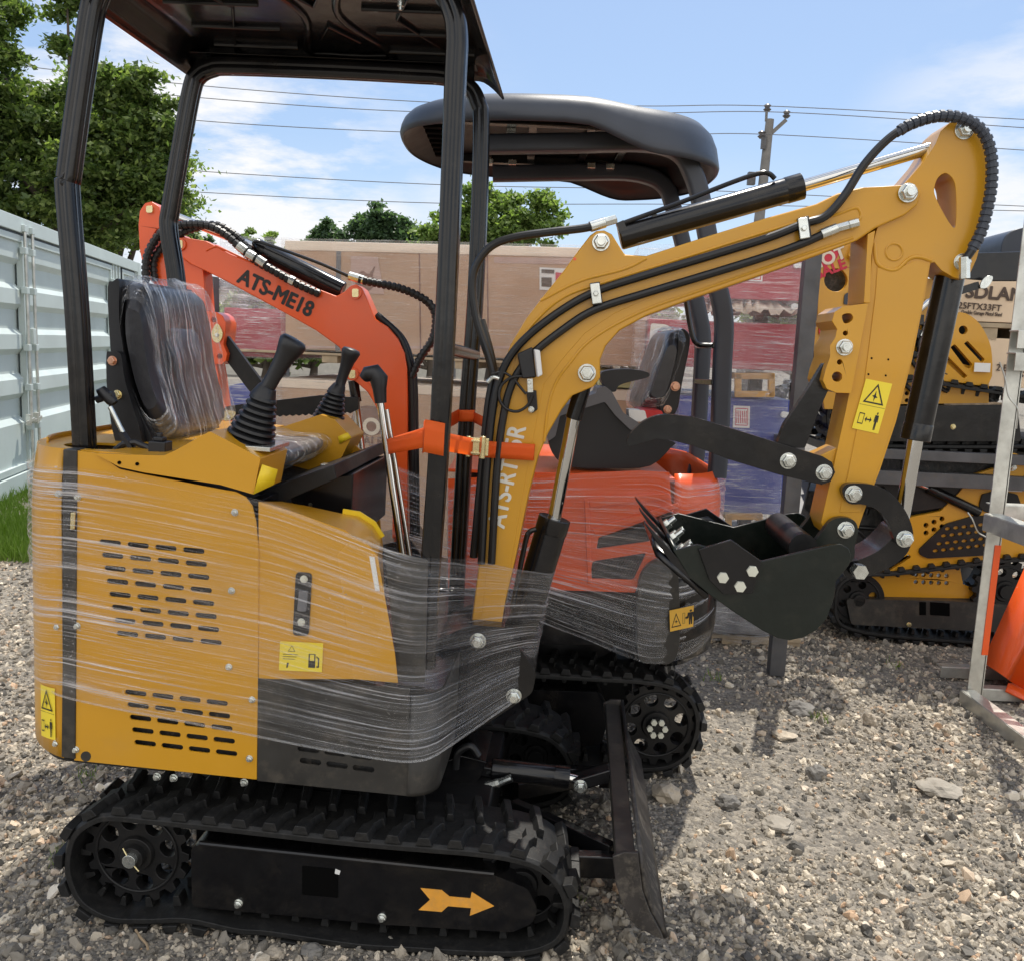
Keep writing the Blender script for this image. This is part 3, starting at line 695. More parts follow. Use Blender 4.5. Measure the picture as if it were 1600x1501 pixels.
# far side panel and front frame of the seat box
yb = .86
far = [(430, 700), (545, 688), (566, 705), (580, 740), (592, 800), (598, 860), (560, 1000), (430, 1000)]
plate(M, rp(far, 10), yb - .1, yb - .09, 'far_panel', 'yellow_paint', ex1)
sb = thing_box = MB().prism(M.xz([(425, 760), (552, 740), (548, 850), (425, 850)], .30), .30, .72)
sbx = sb.build('seat_box', 'black_paint', ex1, bevel=.004)
m = MB(); m.bar(M.p(395, 788, .10), M.p(556, 716, .74), .03, .018); m.bar(M.p(398, 796, .10), M.p(558, 724, .74), .012, .014); m.build('box_rail', 'black_paint', ex1, bevel=.002)
m = MB(); m.add(pts([(395, 788, .10), (556, 718, .74), (560, 860, .74), (400, 860, .10)]), [(0, 1, 2, 3)]); m.build('box_front', 'sage_vinyl', ex1, solid=.004)
for px, py, y in ((462, 748, .35), (510, 722, .55)):
    m = MB(); c = M.p(px, py, y - .02); m.box(c + V(-.012, -.02, -.012), c + V(.06, .01, -.004)); m.box(c + V(.05, -.02, -.05), c + V(.056, .01, -.004)); m.cyl(c + V(.05, -.03, -.06), c + V(.05, 0, -.06), .008); m.build('toggle_latch', 'zinc', ex1, bevel=.002)
MB().prism(M.xz([(395, 770), (470, 742), (545, 715), (550, 735), (400, 800)], .35), .2, .75).build('battery_tray', 'black_dull', ex1, bevel=.003)

# ---- consoles with joysticks
def console(side, y0, y1, name):
    m = MB()
    return plate(M, side, y0, y1, name, 'yellow_paint', ex1, bevel=.005)
c1 = plate(M, rp([(148, 709), (256, 712), (270, 706), (328, 674), (407, 716), (396, 772), (344, 757), (224, 738), (187, 730)], 3), .012, .20, 'side_console', 'yellow_paint', ex1, bevel=.004)
for px, py in ((186, 723), (214, 725)):
    plate(M, circ(px, py, 2.8, 12), .010, .0125, 'screw', 'slot_dark', c1, bevel=0)
c2 = plate(M, rp([(418, 675), (500, 648), (522, 655), (549, 684), (520, 742), (470, 738), (418, 735)], 3), .64, .80, 'side_console', 'yellow_paint', ex1, bevel=.004)
m = MB().add(pts([(543, 676, .635), (549, 684, .635), (530, 694, .635), (528, 682, .635)]), [(0, 1, 2, 3)]); m.build('console_lip', 'yellow_lit', c2, solid=.004)
m = MB().add(pts([(410, 726, .006), (434, 734, .03), (428, 757, .03), (396, 772, .006)]), [(0, 1, 2, 3)]); m.build('console_lip', 'yellow_lit', c1, solid=.003)
def joystick(b, t, hb, ht, y, s, parent):
    """b: boot base px, t: boot top px, hb..ht: handle px"""
    B_, T_ = M.p(*b, y), M.p(*t, y); m = MB(); n = 8; P = []; Rr = []
    for i in range(n):
        for d, rr in ((0, .86), (.3, 1.04), (.7, 1.04), (1., .86)):
            f = (i + d) / n; P.append(B_.lerp(T_, f)); Rr.append(s * (1 - .52 * f) * rr)
    m.tube(P, Rr, 28); bt = m.build('boot', 'hose_rubber', parent, smooth=40)
    m = MB(); m.box(B_ + V(-s * 1.25, -s * 1.15, -.006), B_ + V(s * 1.25, s * 1.15, .004)); 
    m.build('boot_plate', 'zinc', parent, bevel=.001)
    H0, H1 = M.p(*hb, y), M.p(*ht, y); d = H1 - H0
    P = [T_ - d * .05, H0, H0 + d * .02, H0 + d * .25, H0 + d * .5, H0 + d * .7, H0 + d * .86, H0 + d * .97, H0 + d * 1.04, H0 + d * 1.06]
    m = MB(); m.tube(P, [s * .52, s * .36, s * .30, s * .30, s * .34, s * .40, s * .50, s * .55, s * .46, s * .2], 24)
    m.build('joystick_handle', 'plastic_black', parent, smooth=50)
joystick((389, 694), (413, 618), (418, 605), (459, 534), .11, .060, c1)
joystick((511, 664), (526, 611), (531, 602), (549, 548), .72, .052, c2)
# control knob on the deck
m = MB(); c = M.p(250, 697, .10); m.box(c + V(-.02, -.02, -.02), c + V(.022, .02, .012)); m.box(c + V(-.012, -.012, .012), c + V(.012, .012, .022)); m.cyl(c + V(0, 0, .02), c + V(0, 0, .032), .007); m.build('switch_block', 'plastic_black', ex1, bevel=.003)
# recline lever
m = MB(); m.cyl(M.p(172, 636, .13), M.p(192, 676, .13), .006); m.build('lever_rod', 'zinc', ex1)
m = MB(); c = M.p(165, 622, .13); m.tube([c + V(-.018, 0, .012), c + V(-.01, 0, .016), c + V(.016, 0, -.006), c + V(.022, 0, -.012)], [.008, .014, .014, .01], 12); m.tube([c + V(-.022, 0, -.006), c + V(.02, 0, .01)], .009, 10); m.build('lever_knob', 'plastic_black', ex1)
m = MB(); c = M.p(212, 698, .13); m.tube([c + V(-.05, 0, -.012), c + V(-.03, 0, .004), c + V(0, 0, .010), c + V(.03, 0, .0), c + V(.045, 0, -.012)], .008, 8); m.bar(M.p(190, 676, .13), M.p(207, 700, .13), .02, .01); m.build('ratchet_arc', 'plastic_black', ex1)

# ---- seat
st = thing_seat = MB()
def seat_rows(front, off):
    return front
yb0, yb1 = .24, .68
prof = [(176, 452), (186, 440), (205, 438), (222, 446), (236, 500), (246, 560), (262, 620), (278, 680), (262, 700), (238, 694), (222, 660), (200, 600), (184, 520)]
q = M.xz(cr(prof, 4, True), yb0)
seat = bpy.data.objects.new('seat', None)
bpy.data.objects.remove(seat)
def cushion(profile, y0, y1, name, mat, parent, n=12, puff=.5):
    """profile swept along y with rounded ends"""
    cx = sum(p[0] for p in profile) / len(profile); cz = sum(p[1] for p in profile) / len(profile); rows = []
    for i in range(n + 1):
        t = i / n; e = min(1, math.sin(math.pi * min(t, 1 - t) * 3.2) if min(t, 1 - t) < .156 else 1); k = .62 + .38 * max(0, e) ** .6
        y = y0 + (y1 - y0) * t
        rows.append([V(cx + (a - cx) * k, y, cz + (b - cz) * k) for a, b in profile])
    m = MB().grid(rows, closed=True); L = len(profile)
    m.add(rows[0], [tuple(range(L))]); m.add(rows[-1], [tuple(range(L))])
    return m.build(name, mat, parent, smooth=60)
shell = [(168, 450), (176, 440), (186, 440), (186, 500), (200, 590), (216, 640), (238, 690), (222, 700), (196, 700), (182, 640), (172, 540)]
sh = MB().prism(M.xz(cr(shell, 3, True), .25), .25, .68); seat_shell = sh.build('seat_shell', 'plastic_black', ex1, bevel=.008)
bk = [(186, 442), (200, 440), (216, 448), (224, 470), (232, 540), (240, 590), (252, 640), (262, 676), (238, 690), (214, 640), (196, 570), (184, 500)]
seat_back = cushion(M.xz(cr(bk, 3, True), .26), .255, .675, 'backrest', 'sage_vinyl', ex1)
bl = [(214, 520), (228, 510), (242, 540), (250, 580), (258, 620), (262, 668), (250, 672), (228, 610)]
cushion(M.xz(cr(bl, 3, True), .26), .36, .57, 'lumbar_pad', 'sage_vinyl', seat_back)
bracket = [(166, 556), (172, 550), (184, 550), (190, 560), (196, 600), (222, 690), (200, 700), (180, 690), (168, 620)]
sbk = plate(M, cr(bracket, 3, True), .225, .248, 'seat_bracket', 'plastic_black', seat_shell, bevel=.004)
bolt(M, 176, 564, .225, .012, sbk, 'copper_bolt', stud=False); bolt(M, 184, 617, .225, .012, sbk, 'zinc_yellow', stud=False)
cu = [(250, 708), (300, 700), (370, 703), (425, 706), (440, 716), (425, 732), (370, 742), (260, 734)]
cs_ = cushion(M.xz(cr(cu, 3, True), .25), .25, .69, 'seat_cushion', 'sage_vinyl', ex1)
# clear bags over the backrest and the cushion
def bag(profile, y0, y1, name, amp, label, seed, fr=M, n=26, mat='film_seat'):
    cx = sum(p[0] for p in profile) / len(profile); cz = sum(p[1] for p in profile) / len(profile); rows = []; uv = []
    for i in range(n + 1):
        t = i / n; e = min(1, math.sin(math.pi * min(t, 1 - t) * 3.2) if min(t, 1 - t) < .156 else 1); k = .66 + .34 * max(0, e) ** .6; y = y0 + (y1 - y0) * t; r_ = []
        for j, (a, b) in enumerate(profile):
            d = noise.noise(V(a * 14 + seed, y * 14, b * 14)) * amp
            d += abs(noise.noise(V(a * 30 + seed, y * 40, b * 9))) * amp * .8
            L_ = math.hypot(a - cx, b - cz) + 1e-6
            r_.append(V(cx + (a - cx) * k * (1 + d / L_), y, cz + (b - cz) * k * (1 + d / L_))); uv.append((j / len(profile) * 2, t))
        rows.append(r_)
    m = MB().grid(rows, closed=True); m.uv = uv
    o = m.build(name, mat, None, smooth=180, frame=fr); return tag(o, label, 'plastic bag')
bk2 = [(182, 434), (200, 430), (222, 436), (236, 470), (246, 530), (256, 590), (270, 640), (280, 690), (238, 700), (206, 640), (188, 570), (178, 500)]
bag(M.xz(cr(bk2, 5, True), .26), .25, .685, 'seat_cover_film', .012, 'crinkled clear plastic bag pulled over the backrest of the yellow excavator seat', 1.)
cu2 = [(252, 702), (300, 693), (370, 696), (430, 698), (450, 716), (428, 738), (370, 748), (262, 738)]
bag(M.xz(cr(cu2, 5, True), .25), .24, .70, 'cushion_film', .014, 'crumpled clear plastic bag over the seat cushion between the two joystick consoles', 4.)

# ---- travel levers
lv = MB(); y = .36
m = MB(); m.cyl(M.p(594, 628, .30), M.p(637, 925, .30), .0095); m.build('travel_lever', 'chrome', ex1)
m = MB(); m.cyl(M.p(604, 640, .335), M.p(645, 900, .335), .006); m.build('travel_lever', 'chrome', ex1)
m = MB(); m.tube([M.p(567, 592, .30), M.p(574, 585, .30), M.p(586, 583, .30), M.p(592, 592, .30), M.p(593, 608, .30), M.p(595, 630, .30)], [.012, .020, .023, .024, .018, .015], 16); m.build('lever_grip', 'plastic_black', ex1, smooth=60)

# ---- canopy
yn, yf = .105, .70
ridge = []
for i in range(32):
    t = 2 * math.pi * i / 32; c_, s_ = math.cos(t), math.sin(t); k = (abs(c_) ** 4 + abs(s_) ** 4) ** -.25; g = 1 - .10 * math.exp(-((math.sin(2 * t)) / .25) ** 2)
    ridge.append((c_ * k * g, s_ * k * g))
def post(pts_, y, name, r=.0235, parent=ex1):
    P = cr([M.p(a, b, y) for a, b in pts_], 6); m = MB(); m.tube(P, r, prof=ridge, up=(0, 1, 0)); return m.build(name, 'black_paint', parent, smooth=30)
rear_n = [(133, 712), (130, 650), (120, 480), (106, 300), (108, 275), (122, 170), (141, 40), (150, 0), (166, -28), (195, -48), (240, -56)]
rail_n = [(240, -56), (400, -50), (600, -36), (650, -30), (690, -12), (708, 20), (714, 60)]
front_n = [(714, 60), (711, 140), (700, 420), (686, 700), (672, 900), (665, 1040)]
cp = post(rear_n + rail_n[1:] + front_n[1:], yn, 'canopy_frame')
rear_f = [(290, 720), (284, 560), (276, 440), (264, 360), (267, 325), (285, 220), (300, 140), (310, 118), (330, 107), (360, 104)]
rail_f = [(360, 104), (500, 109), (640, 116), (700, 121), (735, 140), (748, 165), (752, 190)]
front_f = [(752, 190), (750, 300), (742, 480), (730, 640), (716, 880), (712, 960)]
post(rear_f + rail_f[1:] + front_f[1:], yf, 'canopy_frame')
m = MB(); m.cyl(M.p(698, 545, yn), M.p(742, 555, yf), .016, 20); m.build('grab_rail', 'black_paint', ex1)
# roof sheet with pressed ribs
zr = M.p(500, 100, yf).z + .012; zn = M.p(500, -44, yn).z
x0 = M.p(300, 118, yf).x - .03; x1 = M.p(752, 130, yf).x + .005
def roof_pt(u, v):
    """u 0..1 along x, v 0..1 along y"""
    x = x0 + .0 + (x1 + .05 - x0) * u; y = .0 + .83 * v
    z = zr + .03
    e = min(u * 14, (1 - u) * 22, v * 14, (1 - v) * 14, 1.0)
    z += .03 * (e - 1) * 1.0
    z -= .05 * max(0, (.05 - u) / .05) ** 1.2
    z -= .05 * max(0, (u - .92) / .08) ** 1.5
    return V(x, y, z)
rows = [[roof_pt(i / 60, j / 30) for i in range(61)] for j in range(31)]
rf = MB().grid(rows).build('roof', 'black_paint', ex1, solid=.006, smooth=60)
m = MB()
def rb(a, b, w=.02):
    A_ = roof_pt(*a) - V(0, 0, .008); B_ = roof_pt(*b) - V(0, 0, .008); m.tube([A_, B_], w * .5, prof=[(math.cos(t), math.sin(t) * .5) if 1 else 0 for t in [2 * math.pi * i / 12 for i in range(12)]], up=(0, 0, 1))
for v_ in (.2, .42, .62, .80):
    rb((.12, v_), (.38, v_)); rb((.66, v_), (.92, v_))
loopv = [(.40, .16), (.46, .12), (.60, .12), (.66, .18), (.58, .50), (.66, .82), (.60, .88), (.46, .88), (.40, .84), (.48, .5), (.40, .16)]
LP = cr([roof_pt(*a) - V(0, 0, .006) for a in loopv], 6); m.tube(LP, .011, 10)
for a, b in (((.47, .28), (.53, .42)), ((.53, .42), (.59, .28)), ((.47, .72), (.53, .58)), ((.53, .58), (.59, .72)), ((.15, .1), (.30, .45)), ((.30, .45), (.15, .9)), ((.88, .1), (.74, .5)), ((.74, .5), (.88, .9))): rb(a, b, .016)
m.build('roof_ribs', 'black_paint', rf, smooth=60)
# side flanges of the roof along the rails
m = MB(); zf = M.p(500, 112, yf).z
m.box((x0 + .02, yf + .03, zf - .005), (x1 - .03, yf + .034, zr + .03)); m.box((x0 + .0, yf - .03, zf + .028), (x1 - .02, yf + .034, zf + .031)); m.build('roof_flange', 'black_paint', rf, bevel=.002)
for px, py, y in ((364, 108, yf), (680, 122, yf), (626, 4, yn + .02)):
    c = M.p(px, py, y); m = MB(); m.cyl(c + V(0, 0, .01), c + V(0, 0, -.008), .007, 12); m.cyl(c + V(0, 0, -.004), c + V(0, 0, -.016), .004, 10); m.build('bolt', 'zinc', ex1)
for px, py, y in ((143, 45, yn),):
    pass

# ---- swing bracket and boom
m = MB().prism(M.xz(rp([(680, 1000), (735, 975), (790, 980), (838, 1050), (832, 1082), (800, 1104), (700, 1170), (680, 1180)], 8), .34), .34, .58)
sw = m.build('swing_bracket', 'black_paint', ex1, bevel=.006)
bolt(M, 803, 1086, .335, .021, sw); bolt(M, 747, 1000, .335, .022, sw)
m = MB(); m.cyl(M.p(700, 1080, .46) + V(0, 0, .12), M.p(700, 1080, .46) - V(0, 0, .1), .07, 32); m.build('swing_post', 'black_paint', sw, bevel=.004)
yB = .39
boom_px = rp([(733, 1000), (748, 880), (762, 760), (770, 690), (773, 630), (783, 580), (800, 535), (825, 497), (850, 465), (885, 425), (915, 388)], 0) 
boom_px = [(733, 1000), (748, 880), (762, 760), (769, 690), (773, 630), (781, 585), (797, 540), (822, 498), (848, 464), (880, 424), (908, 386), (922, 368), (932, 361), (944, 360), (956, 366), (966, 382), (976, 398), (1010, 400), (1100, 371), (1200, 340), (1275, 319), (1310, 302), (1345, 293), (1400, 290), (1424, 288), (1440, 300), (1434, 320), (1415, 336), (1370, 356), (1340, 376), (1270, 402), (1180, 434), (1080, 468), (1010, 494), (968, 517), (947, 540), (938, 562), (938, 590), (928, 604), (910, 612), (895, 618), (878, 640), (856, 678), (840, 716), (824, 780), (806, 870), (775, 1000)]
bm_ = plate(M, boom_px, yB, yB + .15, 'boom', 'yellow_paint', ex1, bevel=.005)
# weld seams / flange lines on the boom side
for nm, ln in (('weld', [(797, 562), (830, 510), (880, 465), (950, 440), (1050, 409), (1180, 368), (1262, 343), (1300, 338), (1333, 326), (1342, 328), (1345, 340), (1335, 348)]), ('weld', [(850, 690), (856, 640), (868, 600), (890, 568), (925, 530), (1000, 488), (1100, 452), (1250, 400), (1333, 372)]), ('weld', [(845, 470), (905, 440), (975, 421), (1010, 404)])):
    m = MB(); m.tube(cr([M.p(a, b, yB + .001) for a, b in ln], 6), .0042, 8); m.build('weld_seam', 'yellow_paint', bm_)
plate(M, [(810, 545), (835, 515), (885, 480), (955, 450), (1060, 420), (1190, 378), (1262, 355), (1310, 345), (1325, 352), (1315, 362), (1180, 410), (1050, 450), (960, 490), (915, 520), (880, 560), (850, 600), (842, 640), (826, 720), (800, 870), (782, 985), (750, 985), (764, 860), (780, 720), (790, 620)], yB - .0015, yB + .001, 'side_plate', 'yellow_paint', bm_, bevel=.001)
bolt(M, 939, 379, yB, .0225, bm_); bolt(M, 917, 583, yB, .0235, bm_); bolt(M, 1418, 302, yB - .004, .0235, bm_)
plate(M, circ(920, 390, .1, 6), yB, yB + .001, 'boom_pin', 'yellow_paint', bm_, bevel=0)
text(M, 'ATS-RT15R', 793, 745, yB - .0025, .046, 81.5, 'lettering', 'letter_white', bm_, bold=.02, sx=.86, space=1.02)
plate(M, circ(898, 405, 2.5, 10), yB - .001, yB, 'paint_dot', 'orange_paint', bm_, bevel=0)
# arm
yA = .405
arm_px = [(1500, 189), (1516, 191), (1530, 203), (1539, 222), (1545, 255), (1548, 290), (1545, 330), (1536, 370), (1526, 405), (1514, 432), (1504, 437), (1490, 434), (1470, 422), (1460, 410), (1454, 412), (1444, 470), (1426, 560), (1400, 660), (1375, 735), (1350, 800), (1336, 840), (1318, 850), (1290, 835), (1283, 815), (1300, 740), (1322, 640), (1345, 520), (1358, 460), (1364, 380), (1374, 345), (1392, 310), (1420, 280), (1446, 250), (1462, 225), (1470, 205), (1484, 192)]
hole = cr([(1478, 271), (1490, 282), (1494, 305), (1494, 345), (1490, 356), (1476, 336), (1463, 310), (1460, 295), (1466, 278)], 4, True)
ar = plate(M, arm_px, yA, yA + .12, 'arm', 'yellow_paint', ex1, holes=[hole], bevel=.005)
m = MB(); m.tube(cr([M.p(a, b, yA) for a, b in [(1366, 380), (1370, 410), (1385, 421), (1402, 421), (1420, 405), (1436, 402), (1456, 408)]], 5), .005, 8); m.tube([M.p(a, b, yA) for a, b in circ(1397, 394, 13, 24)], .003, 6, closed=True)
m.build('weld_seam', 'yellow_paint', ar)
plate(M, [(1371, 418), (1392, 424), (1412, 416), (1430, 408), (1452, 414), (1440, 480), (1420, 575), (1394, 665), (1368, 742), (1345, 800), (1312, 800), (1325, 740), (1345, 640), (1358, 540), (1368, 460)], yA - .0025, yA, 'side_plate', 'yellow_paint', ar, bevel=.001)
plate(M, [(1360, 474), (1362, 400), (1368, 360), (1356, 366), (1350, 474)], yA - .012, yA + .13, 'arm_flange', 'yellow_paint', ar, bevel=.002)
bolt(M, 1506, 204, yA, .0225, ar); bolt(M, 1503, 410, yA, .021, ar)
for px, py in ((1362, 560), (1388, 562), (1357, 585), (1384, 587)): plate(M, circ(px, py, 1.7, 8), yA - .003, yA, 'screw_hole', 'slot_dark', ar, bevel=0)
decal(M, [(1353, 592), (1394, 600), (1372, 678), (1331, 669)], yA - .003, WARN_V, ar)
# thumb bracket
tb = [(1357, 474), (1317, 479), (1304, 488), (1300, 502), (1308, 515), (1305, 528), (1297, 540), (1297, 558), (1290, 578), (1286, 595), (1292, 608), (1306, 614), (1330, 615)]
thb = plate(M, tb, yA - .02, yA + .14, 'thumb_bracket', 'yellow_paint', ar, holes=[cr([(1316, 493), (1328, 490), (1333, 497), (1328, 504), (1319, 505)], 3, True), circ(1321, 521, 4, 12), circ(1312, 566, 4.2, 12), circ(1308, 589, 8, 16)], bevel=.003)
bolt(M, 1319, 543, yA - .02, .021, thb)
tl = plate(M, rp([(1301, 550), (1296, 606), (1280, 641), (1258, 700), (1212, 700), (1225, 665), (1264, 606), (1286, 570)], 4), yA + .015, yA + .045, 'thumb_link', 'black_paint', ex1, bevel=.003)
thumb_px = cr([(983, 698), (980, 688), (992, 670), (1012, 655), (1040, 648), (1085, 652)], 4)[:-1] + [(1085, 652), (1160, 675), (1230, 697), (1285, 713)] + [(1300, 722), (1305, 738), (1298, 752), (1284, 757)] + [(1220, 742), (1140, 718), (1085, 697), (1050, 688), (1025, 686), (1005, 692)]
th = plate(M, thumb_px, yA - .035, yA - .005, 'thumb', 'black_paint', ex1, bevel=.004)
plate(M, [(a - 1, b + 0) for a, b in thumb_px], yA + .13, yA + .155, 'thumb_plate', 'black_paint', th, bevel=.004)
bolt(M, 1231, 720, yA - .035, .021, th); bolt(M, 1287, 738, yA - .035, .021, th)
plate(M, [(1325, 672), (1307, 700), (1280, 712), (1272, 718), (1300, 740), (1318, 745), (1322, 700)], yA + .01, yA + .11, 'stop_plate', 'yellow_paint', ar, bevel=.003)
# bucket linkage
l1 = cr([(1316, 768), (1322, 757), (1338, 755), (1362, 757), (1388, 768), (1410, 790), (1424, 818), (1427, 843), (1418, 854), (1404, 851), (1396, 838), (1388, 815), (1372, 797), (1350, 788), (1326, 786)], 4, True)
lk = plate(M, l1, yA - .03, yA - .005, 'curved_link', 'black_paint', ex1, bevel=.003)
plate(M, [(a - 2, b - 2) for a, b in l1], yA + .125, yA + .15, 'link_plate', 'black_paint', lk, bevel=.003)
bolt(M, 1333, 771, yA - .03, .022, lk); bolt(M, 1413, 841, yA - .03, .022, lk)
l2 = cr([(1424, 838), (1420, 860), (1400, 880), (1370, 895), (1335, 903), (1320, 898), (1322, 880), (1345, 873), (1372, 860), (1392, 842), (1405, 828), (1418, 828)], 4, True)
lk2 = plate(M, l2, yA - .005, yA + .125, 'bucket_link', 'black_paint', ex1, bevel=.004)
m = MB(); c = M.p(1329, 886, yA); m.tube([c + V(.01, -.02, .0), c + V(.012, -.05, 0)], .02, 6); m.build('bolt', 'zinc', lk2)
# bucket
yK = .25; yK2 = .68
bk_side = [(1192, 876), (1250, 862), (1297, 851), (1314, 850), (1326, 856), (1330, 866), (1327, 882), (1314, 898), (1306, 908), (1304, 932), (1292, 966), (1276, 984), (1256, 995), (1234, 1000), (1214, 996), (1192, 985), (1150, 958), (1112, 931), (1078, 903), (1052, 860), (1090, 850)]
kb = thing_b = plate(M, bk_side, yK, yK + .012, 'bucket', 'bucket_black', ex1, bevel=.002)
side_xz = M.xz(bk_side, yK)
MB().prism(side_xz, yK2, yK2 + .012).build('bucket_side', 'bucket_black', kb, bevel=.002)
shellp = side_xz[7:20]
m = MB(); m.grid([[V(x, yK + .004, z) for x, z in shellp], [V(x, yK2 + .008, z) for x, z in shellp]]); m.build('bucket_shell', 'bucket_black', kb, solid=.008, smooth=50)
cut = rp([(1080, 868), (1098, 856), (1143, 843), (1192, 878), (1182, 905), (1176, 926), (1150, 934), (1108, 930), (1082, 906)], 3)
sc1 = plate(M, [(1091, 858), (1143, 843), (1190, 876), (1187, 890), (1176, 926), (1130, 928), (1108, 905)], yK - .012, yK, 'side_cutter', 'black_paint', kb, bevel=.002)
for px, py in ((1129, 901), (1156, 915), (1175, 891)):
    c = M.p(px, py, yK - .012); m = MB(); m.tube([c, c + V(0, -.010, 0)], .0145, 6); m.build('bolt', 'bolt_pale', sc1, bevel=.001)
cx_, cz_ = zip(*M.xz([(1091, 858), (1143, 843), (1190, 876), (1176, 926), (1108, 905)], yK))
m = MB().prism(list(zip(cx_, cz_)), yK2 + .012, yK2 + .024); m.build('side_cutter', 'black_paint', kb, bevel=.002)
m = MB().add(pts([(1060, 812, yK2 + .02), (1106, 805, yK2 + .02), (1143, 836, yK2 + .02), (1078, 850, yK2 + .02)]), [(0, 1, 2, 3)]); m.build('cutter_wing', 'black_paint', kb, solid=.012)
# cutting edge and teeth
eA = M.p(1100, 922, yK); eB = M.p(1040, 852, yK)
m = MB()
m.add([M.p(1108, 930, yK), M.p(1030, 862, yK), V(M.p(1030, 862, yK).x, yK2, M.p(1030, 862, yK).z), V(M.p(1108, 930, yK).x, yK2, M.p(1108, 930, yK).z)], [(0, 1, 2, 3)])
m.build('cutting_edge', 'black_paint', kb, solid=.014)
for k, y in enumerate((yK + .03, yK + .215, yK + .40)):
    a = M.p(1078, 905, yK); b = M.p(1008, 818, yK); a = V(a.x, y, a.z); b = V(b.x, y, b.z); d = (b - a).normalized(); up = V(-d.z, 0, d.x)
    m = MB(); m.add([a + V(0, s_ * .03, 0) + up * t_ for s_ in (-1, 1) for t_ in (-.016, .016)] + [b + V(0, s_ * .02, 0) + up * t_ for s_ in (-1, 1) for t_ in (-.002, .002)], [(0, 1, 3, 2), (4, 5, 7, 6), (0, 1, 5, 4), (2, 3, 7, 6), (0, 2, 6, 4), (1, 3, 7, 5)])
    t_ = m.build('bucket_tooth', 'black_paint', kb, bevel=.003)
    for f_ in (.12, .34):
        c = a.lerp(b, f_) - up * .012; m = MB(); m.tube([c, c - up * .02], .0155, 6); m.tube([c - up * .018, c - up * .042], .009, 10); m.build('bolt', 'zinc', t_, bevel=.001)
c0 = M.p(1262, 838, yK + .2)
m = MB(); m.tube([M.p(1255, 855, yK + .1), M.p(1255, 855, yK + .1) + V(0, .30, 0)], .036, 24); m.build('bucket_pin_tube', 'black_dull', kb)
ear = plate(M, cr([(1268, 860), (1285, 830), (1300, 812), (1320, 808), (1336, 814), (1341, 830), (1336, 850), (1332, 875), (1300, 890)], 4, True), yA - .03, yA - .008, 'bucket_ear', 'bucket_black', kb, bevel=.003)
MB().prism(M.xz(cr([(1268, 860), (1285, 830), (1300, 812), (1320, 808), (1336, 814), (1341, 830), (1336, 850), (1332, 875), (1300, 890)], 4, True), yA - .03), yA + .125, yA + .15).build('bucket_ear', 'bucket_black', kb, bevel=.003)
bolt(M, 1321, 827, yA - .03, .022, ear)

# ---- cylinders
def ram(a, b, c, rb_, rr, y, name, parent=ex1, fr=M, mat='black_paint'):
    """barrel a-b, rod b-c"""
    A_, B_, C_ = fr.p(*a, y), fr.p(*b, y), fr.p(*c, y); d = (B_ - A_).normalized(); m = MB()
    m.tube([A_, A_ + d * .004, B_ - d * .004, B_], [rb_ * .9, rb_, rb_, rb_ * .92], 32); m.tube([B_ - d * .045, B_ - d * .04, B_ - d * .001], [rb_, rb_ * 1.04, rb_ * 1.04], 32)
    o = m.build(name, mat, parent, bevel=.001)
    m = MB(); m.cyl(B_ - d * .01, C_, rr, 28); m.build('piston_rod', 'chrome', o); return o
cy = ram((968, 372), (1254, 291), (1482, 224), .032, .0155, .465, 'arm_cylinder')
m = MB(); m.tube(cr([M.p(a, b, .445) for a, b in [(972, 350), (985, 345), (1060, 318), (1150, 283), (1188, 271), (1202, 272), (1211, 280)]], 5), .0062, 10); m.bar(M.p(1021, 330, .45), M.p(1024, 345, .45), .01, .012); m.bar(M.p(968, 348, .45), M.p(976, 368, .45), .03, .02); m.build('oil_line', 'black_paint', cy)
m = MB(); m.cyl(M.p(1470, 228, .465), M.p(1500, 206, .465), .026); m.build('rod_end', 'yellow_paint', cy)
cy = ram((1484, 432), (1430, 688), (1408, 815), .036, .0195, .465, 'bucket_cylinder')
cy = ram((812, 990), (867, 808), (898, 645), .043, .0185, .46, 'boom_cylinder')
m = MB(); m.tube([M.p(896, 655, .46), M.p(912, 600, .46)], [.022, .022], 20); m.build('clevis', 'black_paint', cy, bevel=.003)
m = MB(); m.tube(cr([M.p(a, b, .41) for a, b in [(838, 826), (828, 830), (822, 842), (810, 900), (800, 950)]], 5), .007, 8); m.build('oil_line', 'black_paint', cy)

# ---- hoses on the boom
yh = yB - .014
hp = thing_h = hose(M, [(752, 880), (760, 740), (770, 640), (785, 580), (815, 535), (870, 490), (930, 456), (1010, 430), (1110, 400), (1200, 372), (1256, 350), (1290, 338), (1320, 305), (1350, 258), (1385, 220), (1420, 196), (1455, 184), (1485, 182), (1515, 190), (1538, 210), (1549, 245), (1549, 290), (1542, 330), (1532, 365), (1518, 392), (1506, 408)], yh, .0105, 'arm_hose', ex1)
hose(M, [(1400, 209), (1420, 196), (1455, 184), (1485, 182), (1515, 190), (1538, 210), (1549, 245), (1549, 290), (1542, 330), (1532, 365), (1518, 392)], yh, .0112, 'spiral_guard', hp, mat='plastic_canopy', wrap=.016)
h2 = hose(M, [(768, 880), (776, 740), (785, 660), (800, 600), (830, 556), (880, 515), (930, 484), (1010, 458), (1110, 428), (1200, 400), (1256, 380), (1285, 367)], yh, .0105, 'arm_hose', ex1)
m = MB(); m.tube([M.p(1283, 367, yh), M.p(1308, 357, yh)], [.0135, .0135], 12); m.tube([M.p(1308, 357, yh), M.p(1326, 352, yh)], .011, 6); m.tube([M.p(1326, 352, yh), M.p(1341, 348, yh)], .012, 8); m.build('hose_fitting', 'zinc', h2, bevel=.001)
